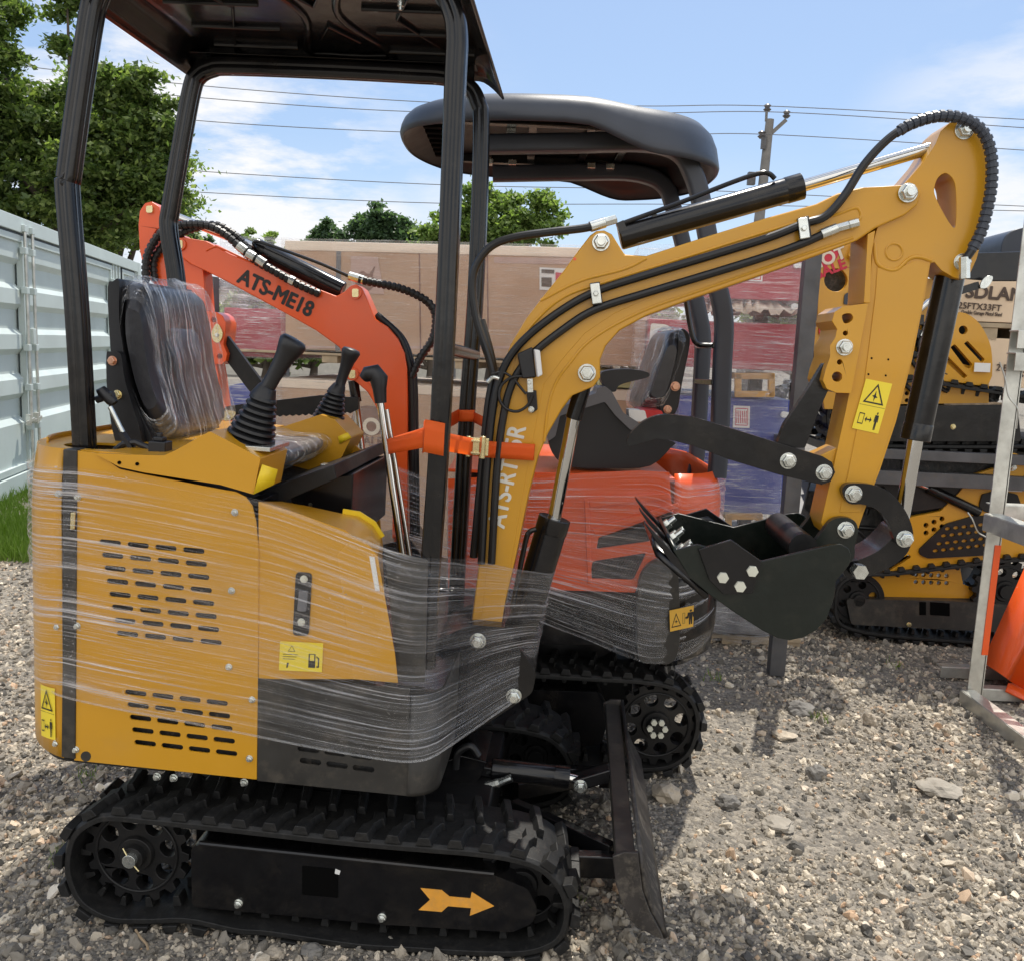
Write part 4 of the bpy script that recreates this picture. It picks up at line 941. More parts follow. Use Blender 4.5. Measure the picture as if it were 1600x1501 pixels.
h3 = hose(M, [(772, 590), (764, 560), (745, 500), (738, 450), (744, 415), (768, 385), (805, 371), (860, 363), (905, 358), (928, 354)], .40, .0105, 'arm_hose', ex1)
m = MB(); m.tube([M.p(922, 355, .40), M.p(945, 348, .41)], .0135, 12); m.tube([M.p(945, 348, .41), M.p(962, 343, .42)], .012, 6); m.build('hose_fitting', 'zinc', h3, bevel=.001)
hose(M, [(740, 870), (752, 740), (762, 640), (770, 590), (768, 560), (752, 500)], .41, .011, 'arm_hose', ex1)
for (a, b, c, d) in ((931, 459, .022, .03), (1256, 357, .02, .028)):
    m = MB(); q0 = M.p(a - 2, b - 16, yh - .014); q1 = M.p(a + 2, b + 16, yh - .014); m.bar(q0, q1, .003, .024, up=(0, 1, 0)); 
    m.v = []; m.f = []
    m.bar(q0, q1, .024, .004, up=(0, 1, 0)); k_ = m.build('hose_clamp', 'zinc', ex1, bevel=.002)
    m = MB(); m.bar(M.p(a - 2, b - 17, yh), M.p(a + 3, b + 18, yh), .026, .02, up=(0, 1, 0)); m.build('clamp_block', 'plastic_black', k_, bevel=.002)
    bolt(M, a, b, yh - .016, .008, k_, stud=False)
m = MB(); c = M.p(1416, 0, 0) if 0 else M.p(1507, 418, yh); m.tube([M.p(1507, 402, yh), M.p(1507, 436, yh)], .013, 6); m.build('hose_fitting', 'zinc', hp, bevel=.001)

# ---- work light on the boom
m = MB(); m.add(pts([(808, 553, yB - .035), (832, 542, yB - .035), (838, 590, yB - .035), (816, 592, yB - .035), (808, 553, yB - .002), (832, 542, yB - .002), (838, 590, yB - .002), (816, 592, yB - .002)]), [(0, 1, 2, 3), (4, 5, 6, 7), (0, 1, 5, 4), (1, 2, 6, 5), (2, 3, 7, 6), (3, 0, 4, 7)])
wl = m.build('work_light', 'plastic_black', ex1, bevel=.004)
m = MB(); m.add(pts([(833, 546, yB - .033), (842, 548, yB - .03), (846, 586, yB - .03), (838, 590, yB - .033)]), [(0, 1, 2, 3)]); m.build('lens', 'label_white', wl, solid=.02, bevel=.003)
m = MB(); m.bar(M.p(828, 592, yB - .012), M.p(829, 614, yB - .012), .014, .004, up=(0, 1, 0)); m.build('lamp_bracket', 'zinc', wl)
m = MB(); m.prism(M.xz([(822, 612), (838, 610), (840, 640), (832, 646), (826, 640)], yB - .014), yB - .014, yB - .002); m.build('lamp_foot', 'black_paint', wl, bevel=.002)
bolt(M, 830, 640, yB - .014, .008, wl, stud=False); bolt(M, 827, 598, yB - .014, .006, wl, stud=False)
hose(M, [(768, 585), (785, 582), (800, 590), (812, 604), (822, 616)], yB - .02, .0035, 'lamp_cable', wl)
hose(M, [(818, 588), (800, 590), (784, 602), (780, 622), (790, 638), (808, 643), (824, 634), (832, 618)], yB - .025, .004, 'lamp_cable', wl)
hose(M, [(762, 598), (770, 590), (780, 592)], yB - .02, .006, 'cable_clip', wl, mat='zinc')

# ---- dozer blade
zt = M.p(975, 1333, 0).z
nearp = M.xz([(957, 1337), (975, 1330), (997, 1331), (1000, 1360), (1004, 1392), (1016, 1425), (1031, 1452), (1037, 1466), (1024, 1462), (1000, 1450), (984, 1436), (972, 1410), (962, 1380)], -.01)
bl = MB().prism(nearp, -.012, .0).build('dozer_blade', 'blade_rust', ex1, bevel=.003)
face = M.xz([(997, 1331), (1000, 1360), (1004, 1392), (1016, 1425), (1031, 1452), (1037, 1466)], 0)
m = MB(); m.grid([[V(x, 0, z) for x, z in face], [V(x, .92, z) for x, z in face]]); m.build('blade_face', 'blade_rust', bl, solid=-.01, smooth=50)
a = M.p(962, 1335, 0); b = M.p(996, 1331, 0)
m = MB().box((a.x, 0, a.z - .03), (b.x - .003, .92, a.z + .002)); m.build('blade_beam', 'black_dusty', bl, bevel=.003)
m = MB().prism(nearp, .90, .912); m.build('blade_end', 'blade_rust', bl, bevel=.003)
for y in (.20, .68):
    m = MB(); p_ = V(M.p(800, 1330, y).x, y, .15); q_ = V(b.x - .03, y, .17); m.bar(p_, q_, .035, .06); m.build('blade_arm', 'black_paint', ex1, bevel=.004)
m = MB(); xa_ = V(b.x - .04, .22, .19); m.bar(xa_, V(M.p(800, 1300, .46).x, .40, .19), .03, .05); m.bar(V(b.x - .04, .66, .19), V(M.p(800, 1300, .46).x, .50, .19), .03, .05); m.build('blade_brace', 'black_paint', ex1, bevel=.004)
cy = ram((768, 1200), (890, 1214), (935, 1226), .030, .014, .42, 'blade_cylinder')
bolt(M, 744, 1198, .39, .020, cy); bolt(M, 907, 1227, .39, .019, cy)
m = MB(); m.bar(M.p(744, 1198, .42), M.p(772, 1203, .42), .04, .03); m.bar(M.p(897, 1222, .42), M.p(955, 1205, .42), .05, .035); m.build('clevis', 'black_paint', cy, bevel=.004)
hose(M, [(800, 1216), (784, 1222), (760, 1232), (730, 1240), (706, 1240)], .37, .009, 'blade_hose', cy)
m = MB(); m.tube([M.p(799, 1214, .37), M.p(780, 1222, .37)], .010, 10); m.tube([M.p(780, 1222, .37), M.p(758, 1228, .37)], .012, 6); m.build('hose_fitting', 'zinc', cy)
m = MB().prism(M.xz([(690, 1190), (720, 1180), (760, 1190), (750, 1215), (712, 1262), (690, 1258)], .36), .36, .56); m.build('blade_mount', 'black_paint', ex1, bevel=.004)
hose(M, [(712, 1200), (716, 1175), (735, 1165), (748, 1180)], .34, .01, 'blade_hose', cy)

# ---- orange ratchet strap round the posts and the boom
def strap(path, w, parent, name='strap_band', th=.0018):
    P = [Vector(p) for p in path]; rows = []; uv = []; L = 0
    for i, p in enumerate(P):
        if i: L += (p - P[i - 1]).length
        for k in range(4):
            uv.append((L * 4, k / 3))
        rows.append([p + V(0, 0, w * (k / 3 - .5)) for k in range(4)])
    m = MB().grid(rows); m.uv = uv; return m.build(name, 'strap_webbing', parent, solid=th, smooth=50)
stp_t = thing('ratchet_strap', M, 'orange ratchet strap tied round the canopy posts and the yellow boom', 'strap')
A1 = M.p(666, 670, yn - .03); A2 = M.p(692, 672, yn - .03); A3 = M.p(690, 688, yn - .028)
strap([M.p(662, 684, yn + .05), M.p(664, 681, yn - .03), M.p(693, 687, yn - .032), M.p(696, 690, yn + .04)], .075, stp_t)
strap([M.p(693, 690, yn - .02), M.p(745, 700, .30), M.p(770, 703, yB - .022), M.p(834, 707, yB - .022), M.p(838, 706, yB + .05)], .043, stp_t)
strap([M.p(664, 686, yn + .02), M.p(610, 697, .28), M.p(602, 699, .31), M.p(604, 698, .34), M.p(660, 680, .50), M.p(716, 650, yf - .03)], .04, stp_t)
strap([M.p(714, 650, yf - .03), M.p(741, 650, yf - .03), M.p(742, 650, yf + .03)], .034, stp_t)
strap([M.p(741, 652, yf - .028), M.p(772, 668, yB + .10)], .03, stp_t)
for (z0, z1) in ((.010, .012), (-.012, -.010)):
    pass
m = MB(); c = M.p(746, 697, .29)
m.box(c + V(-.035, -.018, -.022), c + V(.03, -.012, .022)); m.box(c + V(-.03, -.03, -.018), c + V(.02, -.018, -.012)); m.box(c + V(-.03, -.03, .012), c + V(.02, -.018, .018)); m.cyl(c + V(.015, -.024, -.028), c + V(.015, -.024, .028), .008); m.cyl(c + V(-.02, -.024, -.026), c + V(-.02, -.024, .026), .006)
m.build('ratchet_buckle', 'zinc_yellow', stp_t, bevel=.002)

# ---- clear stretch film round the body
_zt, _zb = M.p(98, 727, .02).z, M.p(97, 1087, .02).z
stn = [('L', xs - math.sin(t) * (rx + .008), .02 + ry - math.cos(t) * (ry + .010), _zt, _zb) for t in (1.57, 1.25, .95, .65, .35)] + [(98, 727, 97, 1087, .006), (120, 728, 118, 1092, .004), (180, 736, 180, 1106, .002), (250, 748, 250, 1120, .0), (320, 762, 320, 1133, 0), (392, 777, 392, 1146, 0), (440, 790, 440, 1156, .0), (500, 812, 500, 1169, .0), (560, 836, 560, 1180, .0), (610, 856, 610, 1187, .0), (645, 866, 650, 1188, .004), (675, 870, 682, 1178, .04), (700, 872, 708, 1160, .09), (730, 876, 738, 1140, .16), (762, 880, 768, 1118, .24), (800, 886, 796, 1100, .31), (835, 890, 816, 1088, .37), (862, 893, 824, 1082, .42)]
def wrapfilm(fr, stations, y_mid, name, label, mat, nv=64, amp=.0045, close_x=None, sd=0):
    cols = []
    for (a, b, c, d, y) in stations:
        if a == 'L': cols.append((V(b, c, d), V(b, c, y))); continue
        T_ = fr.p(a, b, y); B2 = fr.p(c, d, y); cols.append((T_, B2))
    full = cols + [(V(t.x, 2 * y_mid - t.y, t.z), V(b.x, 2 * y_mid - b.y, b.z)) for t, b in reversed(cols)]
    # subdivide along
    T_ = cr([tuple(a) for a, b in full], 5, True); B2 = cr([tuple(b) for a, b in full], 5, True)
    n = len(T_); rows = []; uv = []; L = 0; ctr = V(sum(p[0] for p in T_) / n, y_mid, 0)
    for k in range(nv + 1):
        f = k / nv; row = []; L = 0
        for i in range(n + 1):
            ii = i % n
            p = Vector(T_[ii]).lerp(Vector(B2[ii]), f)
            if i: L += (Vector(T_[ii]) - Vector(T_[i - 1])).length
            d = (p - ctr); d.z = 0; d.normalize()
            w_ = noise.noise(V(L * 1.2 + sd, f * 26, 3.)) * amp + noise.noise(V(L * 3 + sd, f * 60, 7.)) * amp * .5
            edge = abs(noise.noise(V(L * 5, sd, k * .5))) * (.012 if k in (0, nv) else 0)
            q = p + d * (w_ + amp * .7)
            if k == 0: q.z += noise.noise(V(L * 4, sd, 1)) * .008
            if k == nv: q.z += noise.noise(V(L * 4, sd, 11)) * .008
            row.append(q); uv.append((L, f * .45))
        rows.append(row)
    m = MB().grid(rows); m.uv = uv
    o = m.build(name, mat, None, smooth=180, frame=fr); return tag(o, label, 'plastic wrap')
wrapfilm(M, stn, .46, 'stretch_film', 'streaky clear stretch film wound round the body of the yellow excavator', 'film_body')
# the rolled lower edge and a second pass of film
def filmrope(fr, lst, name, r, label=None, parent=None, mat='film_loose'):
    P = cr([fr.p(*p) for p in lst], 8); m = MB(); m.tube(P, r, 8); m.uv = [(i * .05, (i % 8) / 8) for i in range(len(m.v))]; return m.build(name, mat, parent, frame=None if parent else fr)
film1 = [o for o in bpy.data.objects if o.name == 'stretch_film'][0]
filmrope(M, [(62, 1063, .075), (78, 1076, .03), (97, 1087, .0), (180, 1106, -.005), (320, 1133, -.006), (500, 1169, -.006), (610, 1187, -.006), (652, 1188, .0), (682, 1178, .036), (738, 1140, .155), (796, 1100, .305), (824, 1082, .415)], 'film_edge', .0028, parent=film1)
# ============================================================ MACHINE 2 : the orange mini excavator behind
g1 = W.pz(1000, 1212, 0)
N2 = Frame((g1.x, g1.y, 0), R(0), .0)
ex2 = thing('mini_excavator', N2, 'orange mini excavator with a rounded black plastic roof, facing left behind the yellow one', 'excavator')
def P2(l): return [N2.p(a, b, y) for a, b, y in l]
loop2 = N2.xz([(1096, 1135), (1090, 1100), (1070, 1078), (1040, 1066), (1000, 1060), (930, 1056), (860, 1052), (780, 1048), (700, 1046), (650, 1052), (620, 1080), (612, 1120), (622, 1165), (650, 1190), (700, 1198), (800, 1202), (900, 1206), (1000, 1208), (1050, 1202), (1082, 1178)], 0)
for y0 in (0, .72):
    track_loop(loop2, y0, .2, 36, 'rubber_track', ex2)
    c = N2.p(1026, 1135, 0); s_ = wheel((c.x, c.z), .142, y0 + .02, y0 + .05, 8, .024, .09, 16, 'sprocket', 'black_dull', ex2)
    if y0 == 0:
        for k in range(6):
            t = k * math.pi / 3; m = MB(); p_ = V(c.x + math.cos(t) * .026, y0 - .011, c.z + math.sin(t) * .026); m.tube([p_, p_ + V(0, -.012, 0)], .011, 6); m.build('hub_bolt', 'bolt_pale', s_, bevel=.001)
    c = N2.p(690, 1122, 0); wheel((c.x, c.z), .12, y0 + .04, y0 + .16, 6, .02, .07, 0, 'idler_wheel', 'black_dull', ex2)
    tfm = MB().prism(N2.xz(rp([(700, 1078), (940, 1086), (955, 1120), (940, 1170), (760, 1178), (690, 1150)], 8), 0), y0 + .03, y0 + .17).build('track_frame', 'black_paint', ex2, bevel=.004)
    if y0 == 0: bolt(N2, 886, 1159, .03, .013, tfm)
m = MB(); a = N2.p(680, 1100, .3); b = N2.p(980, 1100, .3); m.box((a.x, .18, .14), (b.x, .74, .32)); m.build('undercarriage', 'black_dull', ex2, bevel=.01)
m = MB(); zt2 = N2.p(900, 1008, .1).z; cc = N2.p(860, 1050, .46).x; m.cyl(V(cc, .46, .3), V(cc, .46, zt2 + .01), .24, 40); m.build('slewing_ring', 'black_dull', ex2)
# house
xs2 = N2.p(1045, 900, .02).x; rx2 = N2.p(1112, 900, .25).x - xs2; ry2 = .24; YW2 = .93
def arc2(z, ins=0, n=12):
    o = []
    for i in range(n + 1):
        t = i / n * math.pi / 2; o.append(V(xs2 + math.sin(t) * (rx2 - ins), .02 + ry2 - math.cos(t) * (ry2 - ins), z))
    for i in range(n + 1):
        t = i / n * math.pi / 2; o.append(V(xs2 + math.cos(t) * (rx2 - ins), YW2 - ry2 + math.sin(t) * (ry2 - ins), z))
    return o
zb2 = N2.p(1030, 1036, .05).z; zm2 = N2.p(1045, 930, .02).z; zt3 = N2.p(1045, 742, .02).z
MB().grid([arc2(zb2, .06), arc2(zb2 + .04, .01), arc2(zb2 + .12), arc2(zm2 + .02), arc2(zm2 + .12)]).build('counterweight', 'black_paint', ex2, solid=-.02, smooth=50)
rows = [arc2(zm2 + (zt3 - zm2) * k / 8, (.03 if k == 8 else .008 if k == 7 else 0)) for k in range(1, 9)]
MB().grid(rows).build('rear_hood', 'orange_paint', ex2, solid=-.006, smooth=50)
m = MB()
for k in range(9):
    for j in range(5):
        t = .25 + j * .13; z = zm2 + .06 + k * .028; p_ = V(xs2 + math.sin(t) * (rx2 + .002), .02 + ry2 - math.cos(t) * (ry2 + .002), z); tt = V(math.cos(t), math.sin(t), 0); m.add([p_ - tt * .010, p_ + tt * .010, p_ + tt * .010 + V(0, 0, .013), p_ - tt * .010 + V(0, 0, .013)], [(0, 1, 2, 3)])
m.build('vent_grille', 'slot_dark', ex2)
win1 = rp([(935, 839), (1058, 795), (1048, 812), (1016, 845), (932, 857)], 4); win2 = rp([(926, 876), (1010, 863), (990, 905), (921, 903)], 4)
bodyo = [(700, 748), (840, 742), (1000, 735), (1046, 738), (1050, 800), (1048, 868), (1030, 874), (1008, 890), (992, 925), (862, 921), (700, 918)]
bo = plate(N2, bodyo, .02, .028, 'side_panel', 'orange_paint', ex2, holes=[win1, win2], bevel=.002)
m = MB().prism(N2.xz([(710, 755), (1040, 745), (1040, 900), (710, 900)], .06), .06, .86); m.build('engine_cover', 'engine_bay', ex2)
# raised mouldings on the orange panel
for q in ([(913, 780), (920, 778), (925, 912), (918, 912)], [(918, 778), (1045, 770), (1050, 778), (922, 792)], [(925, 826), (1060, 785), (1062, 792), (930, 836)]):
    plate(N2, q, .012, .02, 'moulding', 'orange_paint', bo, bevel=.003)
# wire mesh in the openings
m = MB()
for i in range(36):
    for sgn in (-1, 1):
        x = 915 + i * 4.2; a = N2.p(x, 800, .032); b = N2.p(x + sgn * 60, 905, .032); m.bar(a, b, .002, .001, up=(0, 1, 0))
m.build('mesh_screen', 'steel_grey', bo)
plate(N2, cr([(998, 1028), (996, 960), (998, 910), (1010, 885), (1032, 872), (1052, 874), (1060, 900), (1062, 1000), (1050, 1034), (1025, 1036)], 4, True), -.004, .03, 'corner_guard', 'black_dusty', ex2, bevel=.01)
plate(N2, [(700, 922), (994, 930), (984, 1008), (700, 1004)], .018, .03, 'lower_skirt', 'black_paint', ex2, bevel=.003)
m = MB().prism(N2.xz([(705, 925), (1050, 932), (1050, 1010), (705, 1002)], .05), .05, .86); m.build('base_plate', 'black_dull', ex2, bevel=.004)
decal(N2, [(1046, 953), (1084, 945), (1083, 978), (1047, 986)], -.012, WARN_H, ex2, mat='label_amber')
# deck, side console, arm rest
m = MB(); m.add(P2([(700, 748, .03), (1046, 738, .03), (1046, 738, .03), (700, 748, .03)]), [(0, 1, 2, 3)])
zd = N2.p(900, 740, .03).z
m = MB(); m.box((N2.p(700, 745, .03).x, .03, zd - .012), (xs2, .92, zd)); m.build('deck_plate', 'orange_paint', ex2, bevel=.003)
plate(N2, cr([(857, 690), (862, 665), (880, 645), (930, 625), (955, 625), (975, 660), (1000, 675), (1052, 690), (1048, 700), (1016, 728), (960, 732), (894, 730), (868, 715)], 3, True), .10, .30, 'side_console', 'plastic_black', ex2, bevel=.012)
plate(N2, rp([(852, 664), (869, 639), (932, 614), (934, 606), (946, 604), (956, 612), (974, 645), (1000, 662), (1003, 672), (985, 672), (962, 650), (945, 628), (875, 650), (868, 682), (856, 690)], 3), .085, .24, 'console_trim', 'plastic_grey', ex2, bevel=.004)
arm_ = MB().prism(N2.xz(cr([(938, 586), (950, 579), (985, 577), (1012, 582), (1012, 590), (980, 598), (966, 604), (962, 612), (952, 612), (944, 604)], 3, True), .14), .14, .22).build('arm_rest', 'plastic_black', ex2, bevel=.01)
plate(N2, rp([(982, 640), (1008, 642), (1012, 660), (984, 658)], 2), .12, .2, 'switch_block', 'label_white', ex2)
plate(N2, rp([(1000, 640), (1034, 642), (1038, 652), (1010, 662)], 2), .14, .3, 'seat_buckle', 'red_plastic', ex2)
# second seat
sh2 = cr([(1062, 516), (1076, 520), (1078, 540), (1066, 600), (1056, 646), (1030, 646), (1040, 600), (1056, 560)], 3, True)
ss = MB().prism(N2.xz(sh2, .26), .26, .70).build('seat_shell', 'plastic_black', ex2, bevel=.008)
sb2 = cr([(1046, 522), (1062, 518), (1068, 535), (1056, 590), (1036, 645), (1004, 642), (1016, 600), (1030, 560)], 3, True)
cushion(N2.xz(sb2, .25), .25, .71, 'backrest', 'sage_vinyl', ex2)
bolt(N2, 1055, 604, .255, .017, ss, 'copper_bolt', stud=False); bolt(N2, 1043, 640, .255, .015, ss, 'copper_bolt', stud=False)
sbg = cr([(1040, 522), (1056, 512), (1070, 516), (1074, 535), (1058, 590), (1036, 645), (1000, 643), (1012, 600), (1026, 560)], 4, True)
bag(N2.xz(sbg, .24), .23, .72, 'seat_cover_film', .012, 'clear plastic bag over the backrest of the orange excavator seat', 8., fr=N2)
# roof posts
def post2(pl_, y, name, r=.03):
    P = cr([N2.p(a, b, y) for a, b in pl_], 6); m = MB(); m.tube(P, r, prof=RND, up=(0, 1, 0)); return m.build(name, 'plastic_canopy', ex2, smooth=30)
post2([(760, 226), (900, 224), (995, 222), (1040, 228), (1066, 242), (1080, 266), (1092, 300), (1105, 367), (1114, 420), (1126, 470), (1131, 510), (1128, 580), (1124, 690), (1120, 745)], .18, 'canopy_post')
post2([(770, 272), (900, 270), (978, 270), (1020, 279), (1040, 294), (1048, 312), (1062, 362), (1076, 420), (1092, 490), (1098, 530), (1095, 600), (1090, 690), (1086, 740)], .75, 'canopy_post')
for a, b in (((1090, 541), (1118, 540)), ((1088, 596), (1116, 598))):
    m = MB(); m.bar(N2.p(*a, .75), N2.p(*b, .18), .02, .02); m.build('post_rail', 'black_paint', ex2, bevel=.003)
m = MB(); m.tube(cr([N2.p(a, b, .2) for a, b in [(1068, 440), (1075, 490), (1082, 525), (1090, 538), (1105, 540), (1122, 540)]], 4), .009, 10); m.build('guard_tube', 'black_paint', ex2)
# moulded roof
xl2 = N2.p(630, 225, .45).x; xr2 = N2.p(1118, 210, .45).x; cxr = (xl2 + xr2) / 2; hw = (xr2 - xl2) / 2; zrf = N2.p(850, 188, -.02).z; cyr = .47; hy = .50
def rim(k, dz, wave=1, n=96):
    o = []
    for i in range(n):
        t = 2 * math.pi * i / n; c_, s_ = math.cos(t), math.sin(t); e = 2 / 2.7
        x = math.copysign(abs(c_) ** e, c_); y = math.copysign(abs(s_) ** e, s_)
        f = max(0, min(1, (x - .05) / .5)); f = f * f * (3 - 2 * f); g = max(0, min(1, (-x - .75) / .25))
        o.append(V(cxr + x * hw * k, cyr + y * hy * k, zrf + dz - wave * (.075 * f - .012 * g)))
    return o
rows = [rim(.985, -.004), rim(1., .0), rim(1.006, .012), rim(1., .03), rim(.985, .052, .75), rim(.955, .072, .5), rim(.90, .088, .3), rim(.7, .10, .1), rim(.4, .106, 0), rim(.1, .108, 0)]
rf2 = MB().grid(rows, closed=True).build('roof', 'plastic_canopy', ex2, smooth=70)
rows = [rim(.99, 0), rim(.95, .012), rim(.90, .03, .9), rim(.86, .05, .4), rim(.6, .055, .1), rim(.1, .055, 0)]
MB().grid(rows, closed=True).build('roof_liner', 'plastic_black', rf2, smooth=60)
m = MB()
z_ = zrf + .02
for y in (.15, .78): m.box((cxr - hw * .72, y - .02, z_), (cxr + hw * .45, y + .02, z_ + .03))
for x in (-.5, -.2, .15, .4): m.box((cxr + hw * x, .15, z_ + .01), (cxr + hw * x + .03, .78, z_ + .03))
m.build('roof_frame', 'black_paint', rf2, bevel=.003)
for (x, y) in ((-.46, .2), (-.3, .2), (-.46, .72), (-.3, .72), (.25, .72), (.38, .72)):
    m = MB(); c = V(cxr + hw * x, y, z_); m.box(c + V(-.016, -.02, -.018), c + V(.016, .02, .004)); m.build('roof_clamp', 'zinc', rf2, bevel=.003)
m = MB()
for k in range(8):
    yy = .18 + k * .075; m.box((cxr - hw * .84, yy, zrf + .028), (cxr - hw * .68, yy + .035, zrf + .050))
m.build('louvres', 'slot_dark', rf2, bevel=.004)
m = MB(); m.tube(cr([V(cxr + hw * x, y, zrf + dz) for x, y, dz in ((.5, -.02, -.03), (.7, .0, -.012), (.88, .10, -.02), (.97, .25, -.02), (.97, .45, -.02))], 5), [.004] + [.012] * 19 + [.004], 8) if 0 else None
# boom 2
yb2 = .42
b2 = [(270, 372), (280, 367), (292, 372), (323, 377), (360, 397), (440, 430), (526, 463), (538, 456), (547, 447), (556, 444), (566, 451), (575, 470), (587, 499), (606, 511), (622, 530), (632, 552), (636, 575), (637, 626), (637, 900), (612, 900), (614, 703), (600, 665), (587, 635), (574, 613), (556, 597), (545, 592), (540, 582), (541, 566), (530, 543), (494, 517), (446, 490), (350, 438), (315, 421), (295, 412), (282, 402), (270, 388)]
bb = plate(N2, b2, yb2, yb2 + .13, 'boom', 'orange_paint', ex2, bevel=.005)
m = MB(); m.tube(cr([N2.p(a, b, yb2) for a, b in [(610, 700), (606, 660), (596, 625), (570, 590), (548, 570)]], 5), .004, 8); m.tube([N2.p(a, b, yb2) for a, b in cr([(322, 392), (335, 386), (345, 388), (400, 414)], 4)], .004, 8); m.build('weld_seam', 'orange_paint', bb)
for px, py, r_ in ((555, 458, .02), (550, 585, .021), (280, 382, .016)):
    m = MB(); m.prism(N2.xz(circ(px, py, 10, 20), yb2 - .01), yb2 - .01, yb2); m.build('pin_boss', 'orange_paint', bb, bevel=.002)
    m = MB(); m.prism(N2.xz(rp([(px - 5, py - 6.5), (px + 5, py - 6.5), (px + 5, py + 6.5), (px - 5, py + 6.5)], 2.5), yb2 - .014), yb2 - .014, yb2 - .008); m.build('pin_lock', 'zinc_yellow', bb, bevel=.001)
text(N2, 'ATS-ME18', 431, 459, yb2 - .0015, .055, -23.5, 'lettering', 'letter_black', bb, bold=.03, sx=.88)
ar2 = [(216, 353), (218, 330), (226, 318), (237, 315), (248, 323), (253, 345), (262, 365), (280, 366), (300, 380), (314, 400), (318, 430), (322, 486), (334, 540), (342, 590), (352, 668), (352, 690), (306, 690), (300, 620), (280, 520), (262, 470), (250, 452), (236, 440), (224, 420), (218, 390)]
aa = plate(N2, ar2, yb2 + .015, yb2 + .115, 'arm', 'orange_paint', ex2, holes=[cr([(238, 372), (246, 358), (252, 362), (250, 392), (243, 408), (238, 395)], 3, True)], bevel=.004)
m = MB(); m.prism(N2.xz(rp([(229, 322), (239, 322), (239, 333), (229, 333)], 3), yb2 + .01), yb2 + .005, yb2 + .016); m.build('pin_lock', 'zinc_yellow', aa, bevel=.001)
plate(N2, [(315, 486), (339, 488), (348, 494), (353, 505), (352, 522), (349, 538), (355, 553), (353, 564), (346, 570), (328, 569)], yb2 - .0, yb2 + .13, 'thumb_bracket', 'orange_paint', aa, holes=[circ(334, 500, 4, 12), circ(343, 557, 4, 12)], bevel=.003)
def tear(px, py, w, h, ang, y, par):
    q = []
    for i in range(24):
        t = 2 * math.pi * i / 24; r_ = w * (1 - .35 * max(0, math.sin(t))); q.append((px + math.cos(t) * r_ * math.cos(ang) - math.sin(t) * h * math.sin(ang), py - (math.sin(t) * h * math.cos(ang) + math.cos(t) * r_ * math.sin(ang))))
    o = plate(N2, q, y - .008, y, 'lock_plate', 'zinc_yellow', par, bevel=.001); bolt(N2, px, py + 3, y - .008, .008, o, stud=False)
tear(339, 521, 9, 15, 0, yb2, aa); tear(357, 649, 8, 12, -1.2, yb2 - .02, aa)
plate(N2, [(350, 518), (428, 622), (420, 640), (388, 610), (352, 562)], yb2 + .03, yb2 + .06, 'thumb_link', 'black_dull', ex2, bevel=.003)
thu = [(345, 645), (352, 636), (375, 632), (430, 626), (500, 618), (560, 622)] + [(560, 640)] + [(x, 643 + (560 - x) * .045 + (3 if k % 2 else 0)) for k, x in enumerate(range(552, 400, -5))] + [(380, 655), (352, 658)]
plate(N2, thu, yb2 - .02, yb2 + .01, 'thumb', 'black_dull', ex2, bevel=.001)
decal(N2, [(296, 521), (313, 517), (322, 558), (305, 563)], yb2 + .012, WARN_V, aa, mat='label_amber')
m = MB(); m.cyl(N2.p(324, 665, yb2 - .02), N2.p(324, 665, yb2 - .05), .032, 24); rl = m.build('pin_washer', 'black_dull', aa); m = MB(); m.cyl(N2.p(324, 665, yb2 - .05), N2.p(324, 665, yb2 - .06), .017, 20); m.build('pin', 'label_white', rl)
c2y = ram((536, 455), (398, 386), (240, 325), .034, .015, yb2 + .065, 'arm_cylinder', ex2, N2)
m = MB(); m.tube(cr([N2.p(a, b, yb2 + .02) for a, b in [(545, 432), (500, 412), (440, 390), (405, 378), (396, 380), (399, 388)]], 5), .006, 8); m.build('oil_line', 'black_paint', c2y)
hA = hose(N2, [(228, 445), (228, 412), (235, 388), (252, 364), (276, 353), (320, 352), (350, 365), (378, 390), (400, 408), (430, 425), (460, 442), (500, 460)], yb2 - .02, .012, 'arm_hose', ex2, wrap=.02)
hB = hose(N2, [(242, 440), (240, 410), (252, 388), (272, 372), (300, 358), (338, 352), (370, 370), (395, 398), (418, 416), (450, 436)], yb2 + .0, .011, 'arm_hose', ex2, wrap=.02)
for a, b in (((372, 384), (384, 393)), ((386, 396), (398, 403)), ((402, 405), (414, 413)), ((452, 437), (460, 441))):
    m = MB(); m.tube([N2.p(*a, yb2 - .03), N2.p(*b, yb2 - .03)], .017, 8); m.build('hose_fitting', 'zinc', hA, bevel=.001)
hC = hose(N2, [(556, 434), (574, 440), (622, 450), (654, 463), (673, 477), (681, 498), (676, 530), (657, 559), (643, 590)], yb2 + .02, .0125, 'arm_hose', ex2, wrap=.018)
m = MB(); m.tube([N2.p(545, 431, yb2 + .02), N2.p(568, 438, yb2 + .02)], .016, 8); m.build('hose_fitting', 'zinc', hC, bevel=.001)
hose(N2, [(588, 492), (622, 524), (637, 562), (642, 600), (644, 700), (646, 860)], yb2 + .03, .014, 'boom_hose', ex2); hose(N2, [(592, 494), (628, 528), (643, 566), (648, 600), (650, 700), (652, 860)], yb2 + .07, .012, 'boom_hose', ex2)
c3 = ram((580, 900), (570, 745), (552, 592), .036, .015, yb2 + .065, 'boom_cylinder', ex2, N2)
m = MB(); m.cyl(N2.p(552, 595, yb2 + .065), N2.p(557, 628, yb2 + .065), .02); m.build('clevis', 'black_paint', c3)
m = MB().prism(N2.xz(rp([(560, 860), (640, 840), (680, 900), (760, 900), (760, 1000), (600, 1010)], 8), .32), .32, .62); m.build('swing_bracket', 'black_paint', ex2, bevel=.006)
